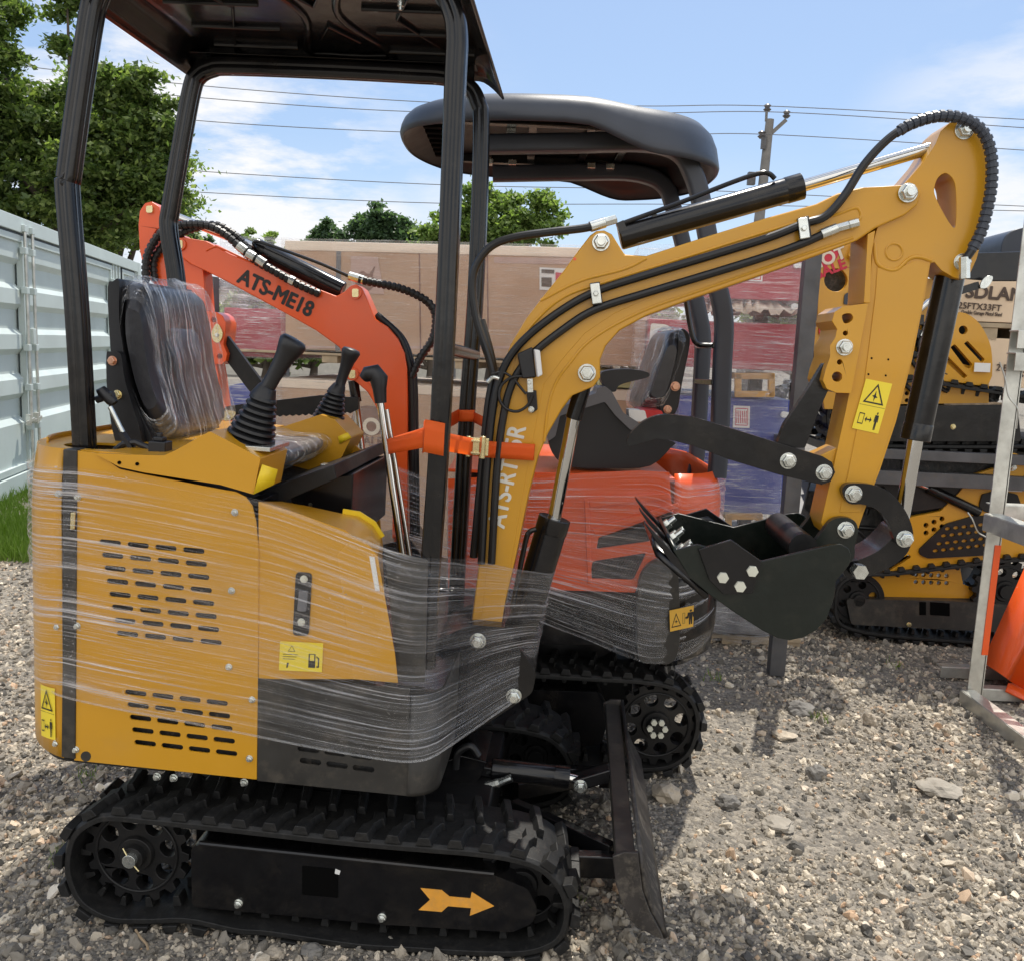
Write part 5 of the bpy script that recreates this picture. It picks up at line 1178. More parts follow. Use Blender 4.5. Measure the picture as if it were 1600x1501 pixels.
m = MB(); m.box((N2.p(560, 1100, 0).x, 0, .02), (N2.p(575, 1100, 0).x, .92, .26)); m.build('dozer_blade', 'blade_rust', ex2, bevel=.004)
for y in (.22, .68): m = MB(); m.bar(N2.p(575, 1180, y), N2.p(700, 1160, y), .04, .06); m.build('blade_arm', 'black_paint', ex2)
# film round the orange body
st2 = [(1112, 762, 1112, 955, .24), (1104, 750, 1104, 985, .13), (1085, 742, 1080, 1012, .05), (1060, 737, 1050, 1034, .012), (1030, 736, 1015, 1036, -.012), (990, 735, 970, 1022, -.006), (950, 738, 925, 1003, .0), (900, 741, 880, 985, .004), (850, 745, 840, 968, .006), (790, 748, 780, 950, .01), (730, 752, 720, 940, .01), (700, 760, 700, 935, .06)]
_zt2 = N2.p(1104, 750, .1).z; _z0 = N2.p(1060, 1030, .03).z; _z1 = N2.p(1112, 955, .24).z
stx = [('L', xs2 + math.sin(t) * (rx2 + .012), .02 + ry2 - math.cos(t) * (ry2 + .016), _zt2, _z0 + (_z1 - _z0) * (t / 1.57) ** 1.3) for t in (1.57, 1.25, .95, .65, .35, .1)] + st2[4:]
wrapfilm(N2, list(reversed(stx)), .475, 'stretch_film', 'clear stretch film drawn tight round the body of the orange excavator', 'film_orange', amp=.006, sd=20)
# ============================================================ BACKGROUND
def fbox(fr, px0, py0, px1, py1, y, depth, name, mat, parent=None, bevel=.004, frame=None, **k):
    a = fr.p(px0, py0, y); b = fr.p(px1, py0, y); c = fr.p(px0, py1, y); d = fr.p(px1, py1, y)
    x0 = (a.x + c.x) / 2; x1 = (b.x + d.x) / 2; z1 = (a.z + b.z) / 2; z0 = (c.z + d.z) / 2
    return MB().box((x0, y, z0), (x1, y + depth, z1)).build(name, mat, parent, bevel=bevel, frame=frame), (x0, x1, z0, z1)
# ---- pale container on the left; its doors face the yard
pA = W.pz(-60, 792, .0); 
P0_ = W.pz(0, 783, .02); HH = W.p(0, 322, P0_.y).z - .02; B_ = W.pz(217, 412, HH + .02); B_.z = 0; P0_.z = 0
A_ = P0_ - (B_ - P0_).normalized() * .6
yaw = math.atan2(B_.y - A_.y, B_.x - A_.x)
CT = Frame((B_.x, B_.y, .02), yaw, 0)     # origin at the far end, -x towards the viewer, y away behind the wall
class CMB(MB):
    def build(s, *a, **k):
        s.v = [(-x, y, z) for x, y, z in s.v]; return super().build(*a, **k)
ct = thing('shipping_container', CT, 'pale grey-green steel container with corrugated side doors and upright locking bars', 'container')
CL = (A_ - B_).length + 1.2; print('HH', HH, 'A', A_, 'B', B_)
def ZT(px, py): q = CT.p(px, py, 0); return V(-q.x, q.y, q.z)
def cbox(x0, x1, z0, z1, y0=0., y1=.05, name='frame', mat='container_paint', parent=ct, bevel=.006): return CMB().box((x0, y0, z0), (x1, y1, z1)).build(name, mat, parent, bevel=bevel)
cbox(0, CL, HH - .13, HH, -.02, .14, 'top_rail'); cbox(0, CL, 0, .16, -.02, .14, 'bottom_rail')
cbox(0, .16, .0, HH, -.025, .16, 'corner_post'); cbox(0, CL, HH - .03, HH - .005, .1, 2.4, 'container_roof'); cbox(.02, .06, .02, HH - .02, .1, 2.4, 'end_wall'); cbox(.05, CL, .02, HH - .05, 2.36, 2.4, 'back_wall')
def door(x0, x1, n=4, name='door', z0=.17, z1=HH - .15):
    prof = []; H = z1 - z0; zz = [.0, .05]; 
    bands = [(.0, .42, 0), (.42, .70, 1), (.70, 1.0, 0)]
    pts_ = [(z0, 0)]
    zc = z0 + .28; 
    for k in range(n):
        c0 = z0 + .42 + k * (H - .5) / n
        pts_ += [(c0, 0), (c0 + .05, .045), (c0 + .05 + (H - .5) / n * .42, .045), (c0 + .1 + (H - .5) / n * .42, 0)]
    pts_.append((z1, 0))
    m = CMB().grid([[V(x0 + .05, .02 + d, z) for z, d in pts_], [V(x1 - .05, .02 + d, z) for z, d in pts_]]); o = m.build(name, 'container_paint', ct, smooth=5)
    m = CMB(); m.box((x0, -.004, z0), (x0 + .06, .05, z1)); m.box((x1 - .06, -.004, z0), (x1, .05, z1)); m.box((x0 + .06, -.004, z0), (x1 - .06, .05, z0 + .06)); m.box((x0 + .06, -.004, z1 - .06), (x1 - .06, .05, z1)); m.build('door_frame', 'container_paint', o, bevel=.006)
    m = CMB(); 
    for a in ((x0 - .018, x0), (x1, x1 + .018)): m.box((a[0], .0, z0), (a[1], .03, z1))
    m.box((x0, .0, z1), (x1, .03, z1 + .018)); m.build('door_seal', 'container_seal', o); return o
def lockbar(x, par):
    m = CMB(); m.cyl(V(x, -.035, .06), V(x, -.035, HH - .08), .014, 14); r_ = m.build('lock_bar', 'galvanized', par)
    for z in (.10, .55, .90, 1.25, HH - .62, HH - .28, HH - .09):
        m = CMB(); m.box((x - .035, -.05, z - .03), (x + .035, .0, z + .03)); m.build('bar_bracket', 'container_paint', r_, bevel=.006)
    m = CMB(); m.bar(V(x, -.06, .62), V(x + .22, -.06, .60), .012, .03); m.box((x + .1, -.07, .57), (x + .14, -.03, .67)); m.build('bar_handle', 'galvanized', r_, bevel=.003)
xd = [ZT(45, 560).x, ZT(178, 560).x, ZT(212, 560).x]
seam = xd[0]; w_ = seam - xd[1]
d1 = door(xd[1], seam - .02, name='door'); d2 = door(seam + .02, seam + w_, name='door'); lockbar(seam - .10, d1); lockbar(seam + .10, d2)
cbox(seam - .04, seam + .04, 1.28, 1.42, -.06, .0, 'lock_box', parent=d1)
cbox(.16, .22, .17, HH - .13, 0, .08, 'side_stile')
d3 = door(.30, max(.9, xd[2] - .02) if xd[2] > 1.0 else 1.0, name='door')
for x_ in np.arange(max(1.1, xd[2] + .1), xd[1] - .05, .16): cbox(x_, x_ + .07, .17, HH - .13, -.002, .06, 'corrugation')
cbox(.2, CL, .17, HH - .14, .085, .095, 'side_wall')
for z in (.5, 1.2, HH - .4): cbox(xd[1] - .06, xd[1] + .08, z, z + .09, -.035, .0, 'hinge', parent=d1); 
for z in (.5, 1.2, HH - .4): cbox(.26, .36, z, z + .09, -.035, .0, 'hinge', parent=d3)

# ---- long cartons stacked behind the excavators
CF = Frame((0, 5.35, 0), R(-9), 0)
def carton(px0, py0, px1, py1, y, depth, label, mat='cardboard', name='carton', cat='carton', fr=None, top=True):
    fr = fr or CF; t = thing(name, fr, label, cat)
    o, (x0, x1, z0, z1) = fbox(fr, px0, py0, px1, py1, y, depth, 'box', mat, t)
    if top:
        m = MB().box((x0 - .004, y - .006, z1 - .05), (x1 + .004, y + depth + .006, z1 + .006)); m.build('lid', 'cardboard_top' if 'card' in mat else mat, t, bevel=.004)
    return t, (x0, x1, z0, z1)
def carton_film(fr, e, y, depth, label, mat='film_carton', seed=0, g=.02, name='stretch_film', amp=.02):
    x0, x1, z0, z1 = e; rows = []; uv = []
    ring = []
    def seg_(a, b, n):
        for i in range(n): ring.append(a.lerp(b, i / n))
    P_ = [V(x0 - g, y - g, 0), V(x1 + g, y - g, 0), V(x1 + g, y + depth + g, 0), V(x0 - g, y + depth + g, 0)]
    nx = max(8, int((x1 - x0) / .035)); seg_(P_[0], P_[1], nx); seg_(P_[1], P_[2], 10); seg_(P_[2], P_[3], 10); seg_(P_[3], P_[0], 10)
    nv = max(8, int((z1 - z0) / .04)); C_ = V((x0 + x1) / 2, y + depth / 2, 0)
    for k in range(nv + 1):
        f = k / nv; r_ = []; L = 0
        for i, p in enumerate(ring + [ring[0]]):
            if i: L += (p - ring[i - 1]).length if i < len(ring) else .05
            w_ = max(0, noise.noise(V(L * 5 + seed, f * 5, seed))) * amp + abs(noise.noise(V(L * 11 + f * 5 + seed, f * 12, 2))) * amp * .5
            q = V(p.x, p.y, z0 - .01 + (z1 - z0 + .03) * f)
            d = V(0, -1, 0) if i < nx else (q - C_).normalized(); q += V(d.x, d.y, 0) * w_
            r_.append(q); uv.append((L * 1.4, f * (z1 - z0) * 1.4))
        rows.append(r_)
    m = MB().grid(rows); m.uv = uv
    return tag(m.build(name, mat, None, smooth=180, frame=fr), label, 'plastic wrap')
c1t, e1 = carton(446, 384, 962, 556, 0, 1.1, 'long brown carton with a pale lid, upper one behind the canopy posts')
MB().box((CF.p(525, 470, 0).x, -.004, e1[2]), (CF.p(532, 470, 0).x, 0, e1[3])).build('strapping', 'plastic_grey', c1t)
plate(CF, [(548, 400), (590, 402), (600, 460), (548, 458)], -.005, -.001, 'printed_panel', 'print_pink', c1t, bevel=0)
plate(CF, cr([(556, 448), (556, 432), (566, 424), (576, 428), (586, 416), (582, 432), (590, 438), (580, 452), (566, 458)], 4, True), -.008, -.005, 'flame_print', 'print_brown', c1t, bevel=0)
plate(CF, [(843, 418), (884, 420), (884, 455), (843, 453)], -.005, -.001, 'shipping_label', 'label_white', c1t, bevel=0)
plate(CF, [(846, 421), (866, 422), (866, 428), (846, 427)], -.008, -.005, 'label_print', 'print_dark', c1t, bevel=0); plate(CF, [(868, 426), (882, 427), (882, 450), (868, 449)], -.008, -.005, 'label_print', 'print_red', c1t, bevel=0); plate(CF, [(846, 434), (862, 434), (862, 449), (846, 448)], -.008, -.005, 'label_print', 'print_dark', c1t, bevel=0)
for (qa, qb) in (((654, 384), (656, 556)), ((760, 384), (762, 556))):
    plate(CF, [qa, (qa[0] + 2, qa[1]), (qb[0] + 2, qb[1]), qb], -.003, -.0005, 'board_joint', 'print_brown', c1t, bevel=0)
plate(CF, [(772, 402), (905, 404), (905, 414), (772, 411)], -.003, -.0005, 'flap_edge', 'print_pink', c1t, bevel=0)
plate(CF, [(446, 541), (962, 541), (962, 545), (446, 545)], -.003, -.0005, 'board_joint', 'print_pink', c1t, bevel=0)
carton_film(CF, e1, 0, 1.1, 'dull clear film over the long upper carton with the pale lid', seed=1)
c2t, e2 = carton(430, 603, 868, 905, 0, 1.1, 'brown carton printed with a sale badge, lower one behind the orange boom')
text(CF, 'HOT', 578, 668, -.006, .10, 0, 'print', 'print_cream', c2t, bold=.03); text(CF, 'SALE', 578, 690, -.006, .055, 0, 'print', 'print_brown', c2t, bold=.03)
plate(CF, cr([(548, 660), (556, 640), (575, 634), (600, 640), (606, 655), (600, 676), (576, 680), (554, 676)], 4, True), -.004, -.001, 'badge', 'print_brown', c2t, bevel=0)
carton_film(CF, e2, 0, 1.1, 'dull clear film over the lower carton with the sale badge', seed=3)
c3t, e3 = carton(352, 484, 446, 558, .06, .9, 'dark red crate at the left end of the upper carton', 'dark_red', 'crate', 'crate')
e3 = (e3[0], e3[1], e3[2], e3[3] + .42)
carton_film(CF, e3, .06, .9, 'baggy clear film standing up above the dark red crate at the left', 'film_loose', 5, amp=.05)
m = MB(); a = CF.p(398, 480, .1); b = CF.p(440, 452, .1)
m.bar(V(a.x, .1, a.z), V(a.x, .1, b.z + .04), .02, .02); m.bar(V(b.x + .2, .1, a.z), V(b.x + .2, .1, b.z + .04), .02, .02); m.bar(V(a.x, .1, b.z + .04), V(b.x + .2, .1, b.z + .04), .02, .02)
tag(m.build('wooden_frame', 'wood', None, frame=CF, bevel=.002), 'small light wood frame standing on the dark red crate', 'frame')
def bale(pts_, y0, y1, label, mat='royal_blue'):
    t = tag(MB().prism(CF.xz(cr(pts_, 4, True), y0), y0, y1).build('bale', mat, None, frame=CF, bevel=.03), label, 'bale')
    return t
bale([(350, 690), (346, 640), (352, 608), (385, 598), (425, 600), (436, 630), (436, 690)], .02, .7, 'rounded dark blue bundle under film beside the sale badge carton')
eb = (CF.p(346, 650, 0).x, CF.p(436, 650, 0).x, CF.p(390, 700, 0).z, CF.p(390, 602, 0).z)
carton_film(CF, eb, .0, .7, 'cloudy clear film round the dark blue bundle', 'film_loose', 6, amp=.04)
# pallets between the layers
def pallet(fr, e, y, depth, zt, h, label, name='pallet'):
    x0, x1 = e[0], e[1]; t = thing(name, fr, label, 'pallet', None)
    m = MB().box((x0, y - .01, zt - h * .25), (x1, y + depth, zt)); m.build('deck', 'rough_wood', t, bevel=.003)
    for k in range(4):
        xx = x0 + (x1 - x0 - .1) * k / 3; m = MB().box((xx, y, zt - h), (xx + .1, y + depth, zt - h * .25)); m.build('runner', 'rough_wood', t, bevel=.003)
    return t
pallet(CF, (e1[0] - .6, e1[1]), 0, 1.1, e1[2] - .015, .06, 'rough timber pallet under the long upper carton')
# ---- steel stacking racks (dark uprights) that carry the layers
def rack(fr, posts, label, beams=(), w=.07, mat='steel_grey'):
    t = thing('stacking_rack', fr, label, 'rack')
    for (x, y, z0, z1) in posts:
        MB().box((x - w / 2, y, z0), (x + w / 2, y + w, z1)).build('upright', mat, t, bevel=.003)
    for (a, b, s_) in beams:
        m = MB(); m.bar(a, b, s_, s_); m.build('beam', mat, t, bevel=.003)
    return t
xp = CF.p(336, 500, -.05).x
rack(CF, [(CF.p(326, 470, .0).x, .0, 0, CF.p(326, 432, 0).z), (CF.p(326, 470, .0).x, 1.1, 0, 2.0), (e2[1] + .15, 1.1, 0, 2.1), (CF.p(700, 600, 1.1).x, 1.12, 0, 2.0)], 'dark steel rack whose upright stands behind the orange arm')
# ---- right hand group: red and blue crates
CG = Frame((W.pz(1160, 1010, 0).x, W.pz(1160, 1010, 0).y, 0), R(-4), 0)
t_, eR = carton(1012, 503, 1252, 576, 0, 1.0, 'dark red crate lettered with a large white P above the orange excavator seat', 'dark_red', 'crate', 'crate', CG, False)
text(CG, 'P', 1030, 538, -.006, .17, -2, 'lettering', 'letter_white', t_, bold=.02)
t2_, eR2 = carton(1082, 384, 1262, 468, .05, .95, 'dark red crate with a white label, topmost of its stack', 'dark_red', 'crate', 'crate', CG, False)
decal(CG, [(1168, 418), (1192, 419), (1191, 440), (1167, 439)], .044, [boxline(.1, .1, .9, .9, .06), [(.3, .3), (.38, .3), (.38, .7), (.3, .7)], [(.48, .3), (.52, .3), (.52, .7), (.48, .7)], [(.6, .3), (.7, .3), (.7, .7), (.6, .7)]], t2_, mat='label_white', ink='print_red', name='shipping_label')
ecr = (CG.p(1000, 480, 0).x, CG.p(1250, 480, 0).x, CG.p(1100, 575, 0).z, CG.p(1100, 392, 0).z)
carton_film(CG, (ecr[0], ecr[1], ecr[2], ecr[3]), -.02, 1.0, 'billowing clear film over the two dark red crates', 'film_loose', 11, amp=.07)
# crumpled card between the red crates
rng_ = random.Random(4)
m = MB(); a = CG.p(1100, 497, .1); b = CG.p(1245, 470, .1); rows = []
for i in range(24):
    x = a.x + (b.x - a.x) * i / 23; rows.append([V(x, .0 + j * .12 + rng_.uniform(-.02, .02), a.z + .02 + rng_.uniform(0, .11) * (1 if j else .4)) for j in range(5)])
tag(MB().grid(rows).build('packing_sheet', 'cardboard_top', None, frame=CG, smooth=20, solid=.004), 'crumpled pale packing sheet lying between the two dark red crates', 'packing sheet')
t3_, eB = carton(1056, 622, 1232, 800, 0, .95, 'dark blue crate with a white barcode label under clear film', 'royal_blue', 'crate', 'crate', CG, False)
decal(CG, [(1146, 634), (1172, 635), (1171, 669), (1145, 668)], -.006, [boxline(.12, .1, .88, .9, .04)] + [[(.2 + k * .11, .22), (.25 + k * .11, .22), (.25 + k * .11, .8), (.2 + k * .11, .8)] for k in range(6)], t3_, mat='label_white', ink='print_red', name='shipping_label')
carton_film(CG, (eB[0], eB[1] - .05, eB[2], eB[3] + .16), -.01, .9, 'streaky clear film over the dark blue crate', 'film_loose', 13, amp=.05)
def wframe(px0, py0, px1, py1, y, fr, label):
    m = MB(); P = [fr.p(px0, py0, y), fr.p(px1, py0, y), fr.p(px1, py1, y), fr.p(px0, py1, y)]
    for i in range(4): m.bar(P[i], P[(i + 1) % 4], .03, .03, up=(0, 1, 0), ext=.012)
    m.bar(P[0], P[0] + V(0, .6, 0), .03, .03); m.bar(P[1], P[1] + V(0, .6, 0), .03, .03)
    return tag(m.build('wooden_frame', 'wood', None, frame=fr, bevel=.002), label, 'frame')
wframe(1153, 588, 1205, 616, -.02, CG, 'light wood frame on top of the dark blue crate')
wframe(1138, 806, 1186, 860, -.02, CG, 'light wood frame under the dark blue crate, behind the bucket')
t4_, eG = carton(1090, 862, 1214, 990, .0, .9, 'grey machine part parcel at the foot of the stack, wrapped in cloudy film', 'plastic_grey', 'parcel', 'parcel', CG, False)
carton_film(CG, (eG[0] - .03, eG[1], eG[2] - .02, eG[3] + .24), -.01, .9, 'torn cloudy film round the grey parcel below the blue crate', 'film_loose', 17, amp=.07)
for (px, py, yy, nm, lb_) in ((1250, 415, .04, 'white plastic corner clip high on the dark red crate edge', 0), (1246, 480, .04, 'white plastic corner clip low on the dark red crate edge', 0), (1230, 648, -.01, 'white plastic corner clip on the dark blue crate edge', 0)):
    m = MB(); c = CG.p(px, py, yy); m.box(c + V(-.02, -.012, -.012), c + V(.02, .01, .012)); m.cyl(c + V(-.018, -.02, 0), c + V(-.018, .0, 0), .016, 12); tag(m.build('corner_clip', 'label_white', None, frame=CG, bevel=.003), nm, 'clip')
RK = Frame((W.pz(1214, 1056, 0).x, W.pz(1214, 1056, 0).y, 0), R(-4), 0)
zt_r = RK.p(1262, 392, 0).z
rack(RK, [(0, 0, 0, zt_r), (0.02, 1.15, 0, zt_r)], 'dark steel rack with its upright standing between the blue crate and the yellow loader', [(V(0, .04, RK.p(1250, 700, 0).z), V(.02, 1.18, RK.p(1250, 700, 0).z), .05), (V(0, .06, .52), V(.35, 1.1, .85), .04)])
pallet(CG, (eG[0], eG[1] + .15), .05, .9, eG[2] - .02, .08, 'timber pallet carrying the grey parcel')
m = MB(); m.box((CG.p(935, 600, .4).x, .4, CG.p(940, 605, .4).z), (CG.p(1010, 600, .4).x, 1., CG.p(940, 578, .4).z)); tag(m.build('crate', 'cream_steel', None, frame=CG, bevel=.004), 'pale yellow-green steel box behind the arm rest of the orange excavator', 'crate')
t5_, e5 = carton(925, 612, 1050, 730, .3, .8, 'pale brown carton behind the orange excavator seat', 'cardboard', fr=CG)
t6_, e6 = carton(925, 484, 1008, 572, .1, .9, 'short brown carton left of the crate lettered P', 'cardboard', fr=CG)
carton_film(CG, e6, .1, .9, 'wrinkled clear film on the short brown carton', 'film_carton', 23)

# ---- compact track loaders stacked on the right
def loader(fr, lower, label, dx=0, dy=0):
    t = thing('track_loader', fr, label, 'loader')
    S = lambda l: [(a + dx, b + dy) for a, b in l]
    return t, S
LF = Frame((W.pz(1500, 1008, 0).x, W.pz(1500, 1008, 0).y, 0), R(-3), 0)
L1 = thing('track_loader', LF, 'yellow compact track loader standing on the gravel under the stacked one', 'loader')
lp = LF.xz([(1302, 945), (1308, 915), (1335, 897), (1400, 893), (1480, 884), (1560, 874), (1620, 872), (1668, 885), (1690, 920), (1690, 965), (1670, 1000), (1620, 1012), (1500, 1006), (1380, 996), (1325, 985), (1306, 970)], 0)
track_loop(lp, 0, .25, 40, 'rubber_track', L1, lug=.02); track_loop(lp, .95, .25, 40, 'rubber_track', L1, lug=.02)
tfr = plate(LF, rp([(1322, 935), (1480, 938), (1590, 945), (1640, 990), (1500, 984), (1330, 975)], 6), .02, .22, 'track_frame', 'black_dusty', L1, bevel=.006)
plate(LF, [(1437, 940), (1447, 940), (1447, 960), (1437, 960)], .016, .02, 'frame_slot', 'slot_dark', tfr, bevel=0); plate(LF, [(1454, 940), (1484, 942), (1484, 962), (1454, 960)], .016, .02, 'frame_slot', 'slot_dark', tfr, bevel=0)
bolt(LF, 1420, 975, .02, .013, tfr, 'zinc_yellow', stud=False)
c = LF.p(1574, 925, 0); wheel((c.x, c.z), .16, .03, .07, 8, .022, .10, 16, 'sprocket', 'black_dull', L1)
c = LF.p(1345, 940, 0); wheel((c.x, c.z), .14, .05, .18, 6, .02, .08, 0, 'idler_wheel', 'black_dull', L1)
dots = [circ(1431 + k * 12 , 897 + j * 11.5 + k * .5, 3.4, 10) for k in range(5) for j in range(2)]
plate(LF, [(1360, 898), (1500, 885), (1505, 912), (1560, 935), (1350, 932)], .08, .10, 'chassis_plate', 'yellow_paint', L1, holes=dots, bevel=.003)
hull = [(1330, 898), (1345, 892), (1390, 862), (1412, 835), (1402, 812), (1430, 806), (1470, 798), (1498, 770), (1520, 742), (1560, 730), (1700, 728), (1700, 868), (1560, 872), (1480, 882), (1400, 892)]
vents = slots(1390, 889, 1430, 866, 2, 1, 0, 0, 2, 1)[:0]
slot_ = rp([(1383, 888), (1420, 865), (1424, 870), (1388, 893)], 3)
dd = [circ(1447 + k * 12.5, 822 - k * 5 + j * 12 - 2, 4, 10) for k in range(3) for j in range(2)]
hl = plate(LF, hull, .03, .06, 'hull_side', 'yellow_paint', L1, holes=[slot_] + dd, bevel=.004)
pp = [(1437, 866), (1436, 858), (1478, 818), (1520, 806), (1560, 804), (1562, 866), (1450, 872)]
gr = [circ(1462 + i * 13 + (j % 2) * 6, 860 - j * 11 - i * 1.5, 4.6, 8, 2.8) for i in range(7) for j in range(4) if (1462 + i * 13 + (j % 2) * 6) > 1448 + j * 9 and 1462 + i * 13 + (j % 2) * 6 < 1552]
plate(LF, rp(pp, 4), .018, .03, 'perforated_panel', 'black_dull', hl, holes=gr, bevel=.002)
pp2 = rp([(1530, 790), (1535, 772), (1560, 766), (1590, 772), (1598, 795), (1600, 800), (1540, 800)], 3)
plate(LF, pp2, .018, .03, 'perforated_panel', 'black_dull', hl, bevel=.002)
m = MB(); m.box((LF.p(1400, 800, .1).x, .1, .45), (LF.p(1690, 800, .1).x, 1.1, 1.1)); m.build('engine_bay', 'engine_bay', L1, bevel=.01)
plate(LF, [(1300, 745), (1400, 740), (1540, 742), (1545, 760), (1500, 790), (1430, 800), (1400, 790), (1380, 760), (1330, 770), (1300, 790)], .04, .12, 'lift_arm', 'black_dull', L1, bevel=.006)
ram((1530, 800), (1450, 762), (1398, 744), .026, .012, .02, 'lift_cylinder', L1, LF)
plate(LF, circ(1582, 730, 22, 28), .005, .03, 'pivot_cover', 'yellow_paint', L1, bevel=.006); bolt(LF, 1582, 730, .005, .02, L1)
decal(LF, [(1570, 745), (1598, 746), (1597, 768), (1569, 767)], .0, [tri_sign(.15, .25, .2, .3), [(.35, .12), (.9, .12), (.9, .3), (.35, .3)], [(.1, .55), (.4, .5), (.5, .75), (.3, .9), (.1, .85)], [(.55, .6), (.9, .6), (.9, .64), (.55, .64)], [(.55, .75), (.9, .75), (.9, .79), (.55, .79)]], hl, mat='label_white', name='caution_label')
m = MB(); m.box((LF.p(1330, 860, .3).x, .3, .3), (LF.p(1420, 860, .3).x, 1., .75)); m.build('front_frame', 'engine_bay', L1, bevel=.01)
# the loader stacked above
UF = Frame((LF.o.x, LF.o.y + .02, 0), R(-3), 0)
L2 = thing('track_loader', UF, 'yellow compact track loader stacked on the dark rack at shoulder height', 'loader')
lp2 = UF.xz([(1290, 655), (1296, 628), (1316, 612), (1400, 596), (1440, 592), (1520, 604), (1600, 616), (1680, 630), (1700, 660), (1685, 695), (1600, 702), (1440, 702), (1320, 698), (1298, 682)], 0)
track_loop(lp2, 0, .25, 40, 'rubber_track', L2, lug=.02); track_loop(lp2, .95, .25, 40, 'rubber_track', L2, lug=.02)
plate(UF, rp([(1305, 636), (1590, 632), (1596, 690), (1310, 690)], 5), .015, .22, 'track_frame', 'black_paint', L2, bevel=.006)
for px, py in ((1387, 665), (1489, 667), (1288 + 30, 668)): bolt(UF, px, py, .015, .014, L2, 'zinc_yellow', stud=False)
dots = [circ(1404 + k * 13, 604 + j * 11, 3.6, 10) for k in range(5) for j in range(3)]
plate(UF, [(1385, 560), (1470, 560), (1545, 580), (1545, 630), (1385, 632)], .06, .08, 'chassis_plate', 'yellow_paint', L2, holes=dots, bevel=.003)
fan = cr([(1470, 500), (1500, 488), (1525, 500), (1542, 525), (1550, 555), (1545, 600), (1500, 598), (1460, 592), (1440, 570), (1445, 520)], 3, True)
fs = [rp([(1485, 543), (1492, 538), (1520, 570), (1515, 577), (1508, 574)], 2), rp([(1506, 537), (1512, 533), (1539, 562), (1534, 567)], 2), rp([(1472, 560), (1480, 556), (1512, 588), (1506, 592)], 2), circ(1505, 516, 7, 16)]
for k_ in range(12):
    r3 = random.Random(k_); x_, y_ = r3.uniform(1385, 1450), r3.uniform(420, 560)
    hose(UF, [(x_, y_), (x_ + r3.uniform(-25, 25), y_ + r3.uniform(10, 30)), (x_ + r3.uniform(-20, 30), y_ + r3.uniform(30, 60)), (x_ + r3.uniform(0, 50), y_ + r3.uniform(50, 80))], .03 + .01 * k_, .011, 'hydraulic_hose', L2)
    c_ = UF.p(x_, y_, .03 + .01 * k_); m = MB(); m.tube([c_, c_ + V(.02, 0, .05)], .016, 8); m.build('hose_fitting', 'zinc', L2, bevel=.001)
for k_ in range(9):
    r3 = random.Random(50 + k_); x_, y_ = r3.uniform(1300, 1400), r3.uniform(745, 850)
    hose(LF, [(x_, y_), (x_ + r3.uniform(-25, 25), y_ + r3.uniform(10, 20)), (x_ + r3.uniform(-20, 30), y_ + r3.uniform(15, 30)), (x_ + r3.uniform(0, 50), y_ + r3.uniform(20, 40))], .28 - .01 * k_, .012, 'hydraulic_hose', L1)
plate(UF, fan, .02, .05, 'rear_guard', 'yellow_paint', L2, holes=fs, bevel=.004)
plate(UF, [(1475, 505), (1520, 508), (1542, 545), (1538, 592), (1470, 588)], .10, .12, 'guard_backing', 'black_dull', L2)
fd = [circ(1433 + i * 9, 503 + j * 9, 2.6, 8) for i in range(4) for j in range(5)]
plate(UF, [(1425, 430), (1470, 440), (1475, 560), (1425, 560)], .10, .12, 'hull_side', 'yellow_paint', L2, holes=fd, bevel=.003)
m = MB(); m.box((UF.p(1300, 600, .15).x, .15, UF.p(1300, 625, .15).z), (UF.p(1480, 600, .15).x, 1.0, UF.p(1300, 500, .15).z)); m.build('engine_bay', 'engine_bay', L2, bevel=.01)
for k_, (p0, p1, w_) in enumerate((((1385, 470), (1440, 530), .04), ((1400, 520), (1450, 470), .03), ((1380, 500), (1440, 500), .05), ((1390, 440), (1430, 470), .03), ((1395, 545), (1450, 560), .03))):
    m = MB(); m.bar(UF.p(*p0, .02), UF.p(*p1, .05), w_, w_); m.build('cross_member', ('black_paint', 'chrome', 'engine_bay', 'yellow_paint', 'black_paint')[k_], L2, bevel=.004)
yl = [(1282, 372), (1300, 362), (1380, 352), (1384, 400), (1370, 470), (1350, 560), (1330, 640), (1288, 640), (1276, 560), (1278, 460)]
la = plate(UF, yl, -.12, -.09, 'lift_arm', 'yellow_paint', L2, holes=[circ(1306, 438, 18, 24)], bevel=.004)
plate(UF, circ(1306, 438, 19, 24), -.05, -.04, 'arm_boss', 'engine_bay', la, bevel=0)
plate(UF, rp([(1320, 460), (1345, 448), (1365, 450), (1365, 476), (1318, 476)], 3), -.128, -.12, 'perforated_panel', 'plastic_canopy', la, bevel=.002)
for (px, py, a) in ((1348, 392, 1), (1286, 528, 1)):
    plate(UF, rp([(px - 22, py + 8), (px - 10, py - 18), (px + 14, py - 8), (px + 12, py + 22), (px - 8, py + 22)], 3), -.16, -.12, 'hinge_block', 'yellow_paint', la, bevel=.004)
    plate(UF, cr([(px - 8, py + 12), (px - 5, py + 3), (px + 6, py - 5), (px + 15, py - 3), (px + 12, py + 8), (px + 1, py + 16)], 3, True), -.168, -.16, 'lock_plate', 'zinc', la, bevel=.001)
st_ = plate(UF, cr([(1276, 396), (1288, 384), (1304, 380), (1312, 388), (1306, 406), (1290, 416), (1276, 412)], 4, True), -.124, -.1205, 'sale_sticker', 'print_red', la, bevel=0)
text(UF, 'HOT', 1293, 405, -.126, .06, 24, 'lettering', 'print_cream', st_, bold=.03); text(UF, 'SALE', 1298, 421, -.124, .052, 24, 'lettering', 'print_red', la, bold=.03)
plate(UF, cr([(1282, 505), (1290, 512), (1296, 523), (1292, 532), (1280, 522)], 2, True), -.172, -.16, 'paint_tag', 'print_red', la, bevel=0)
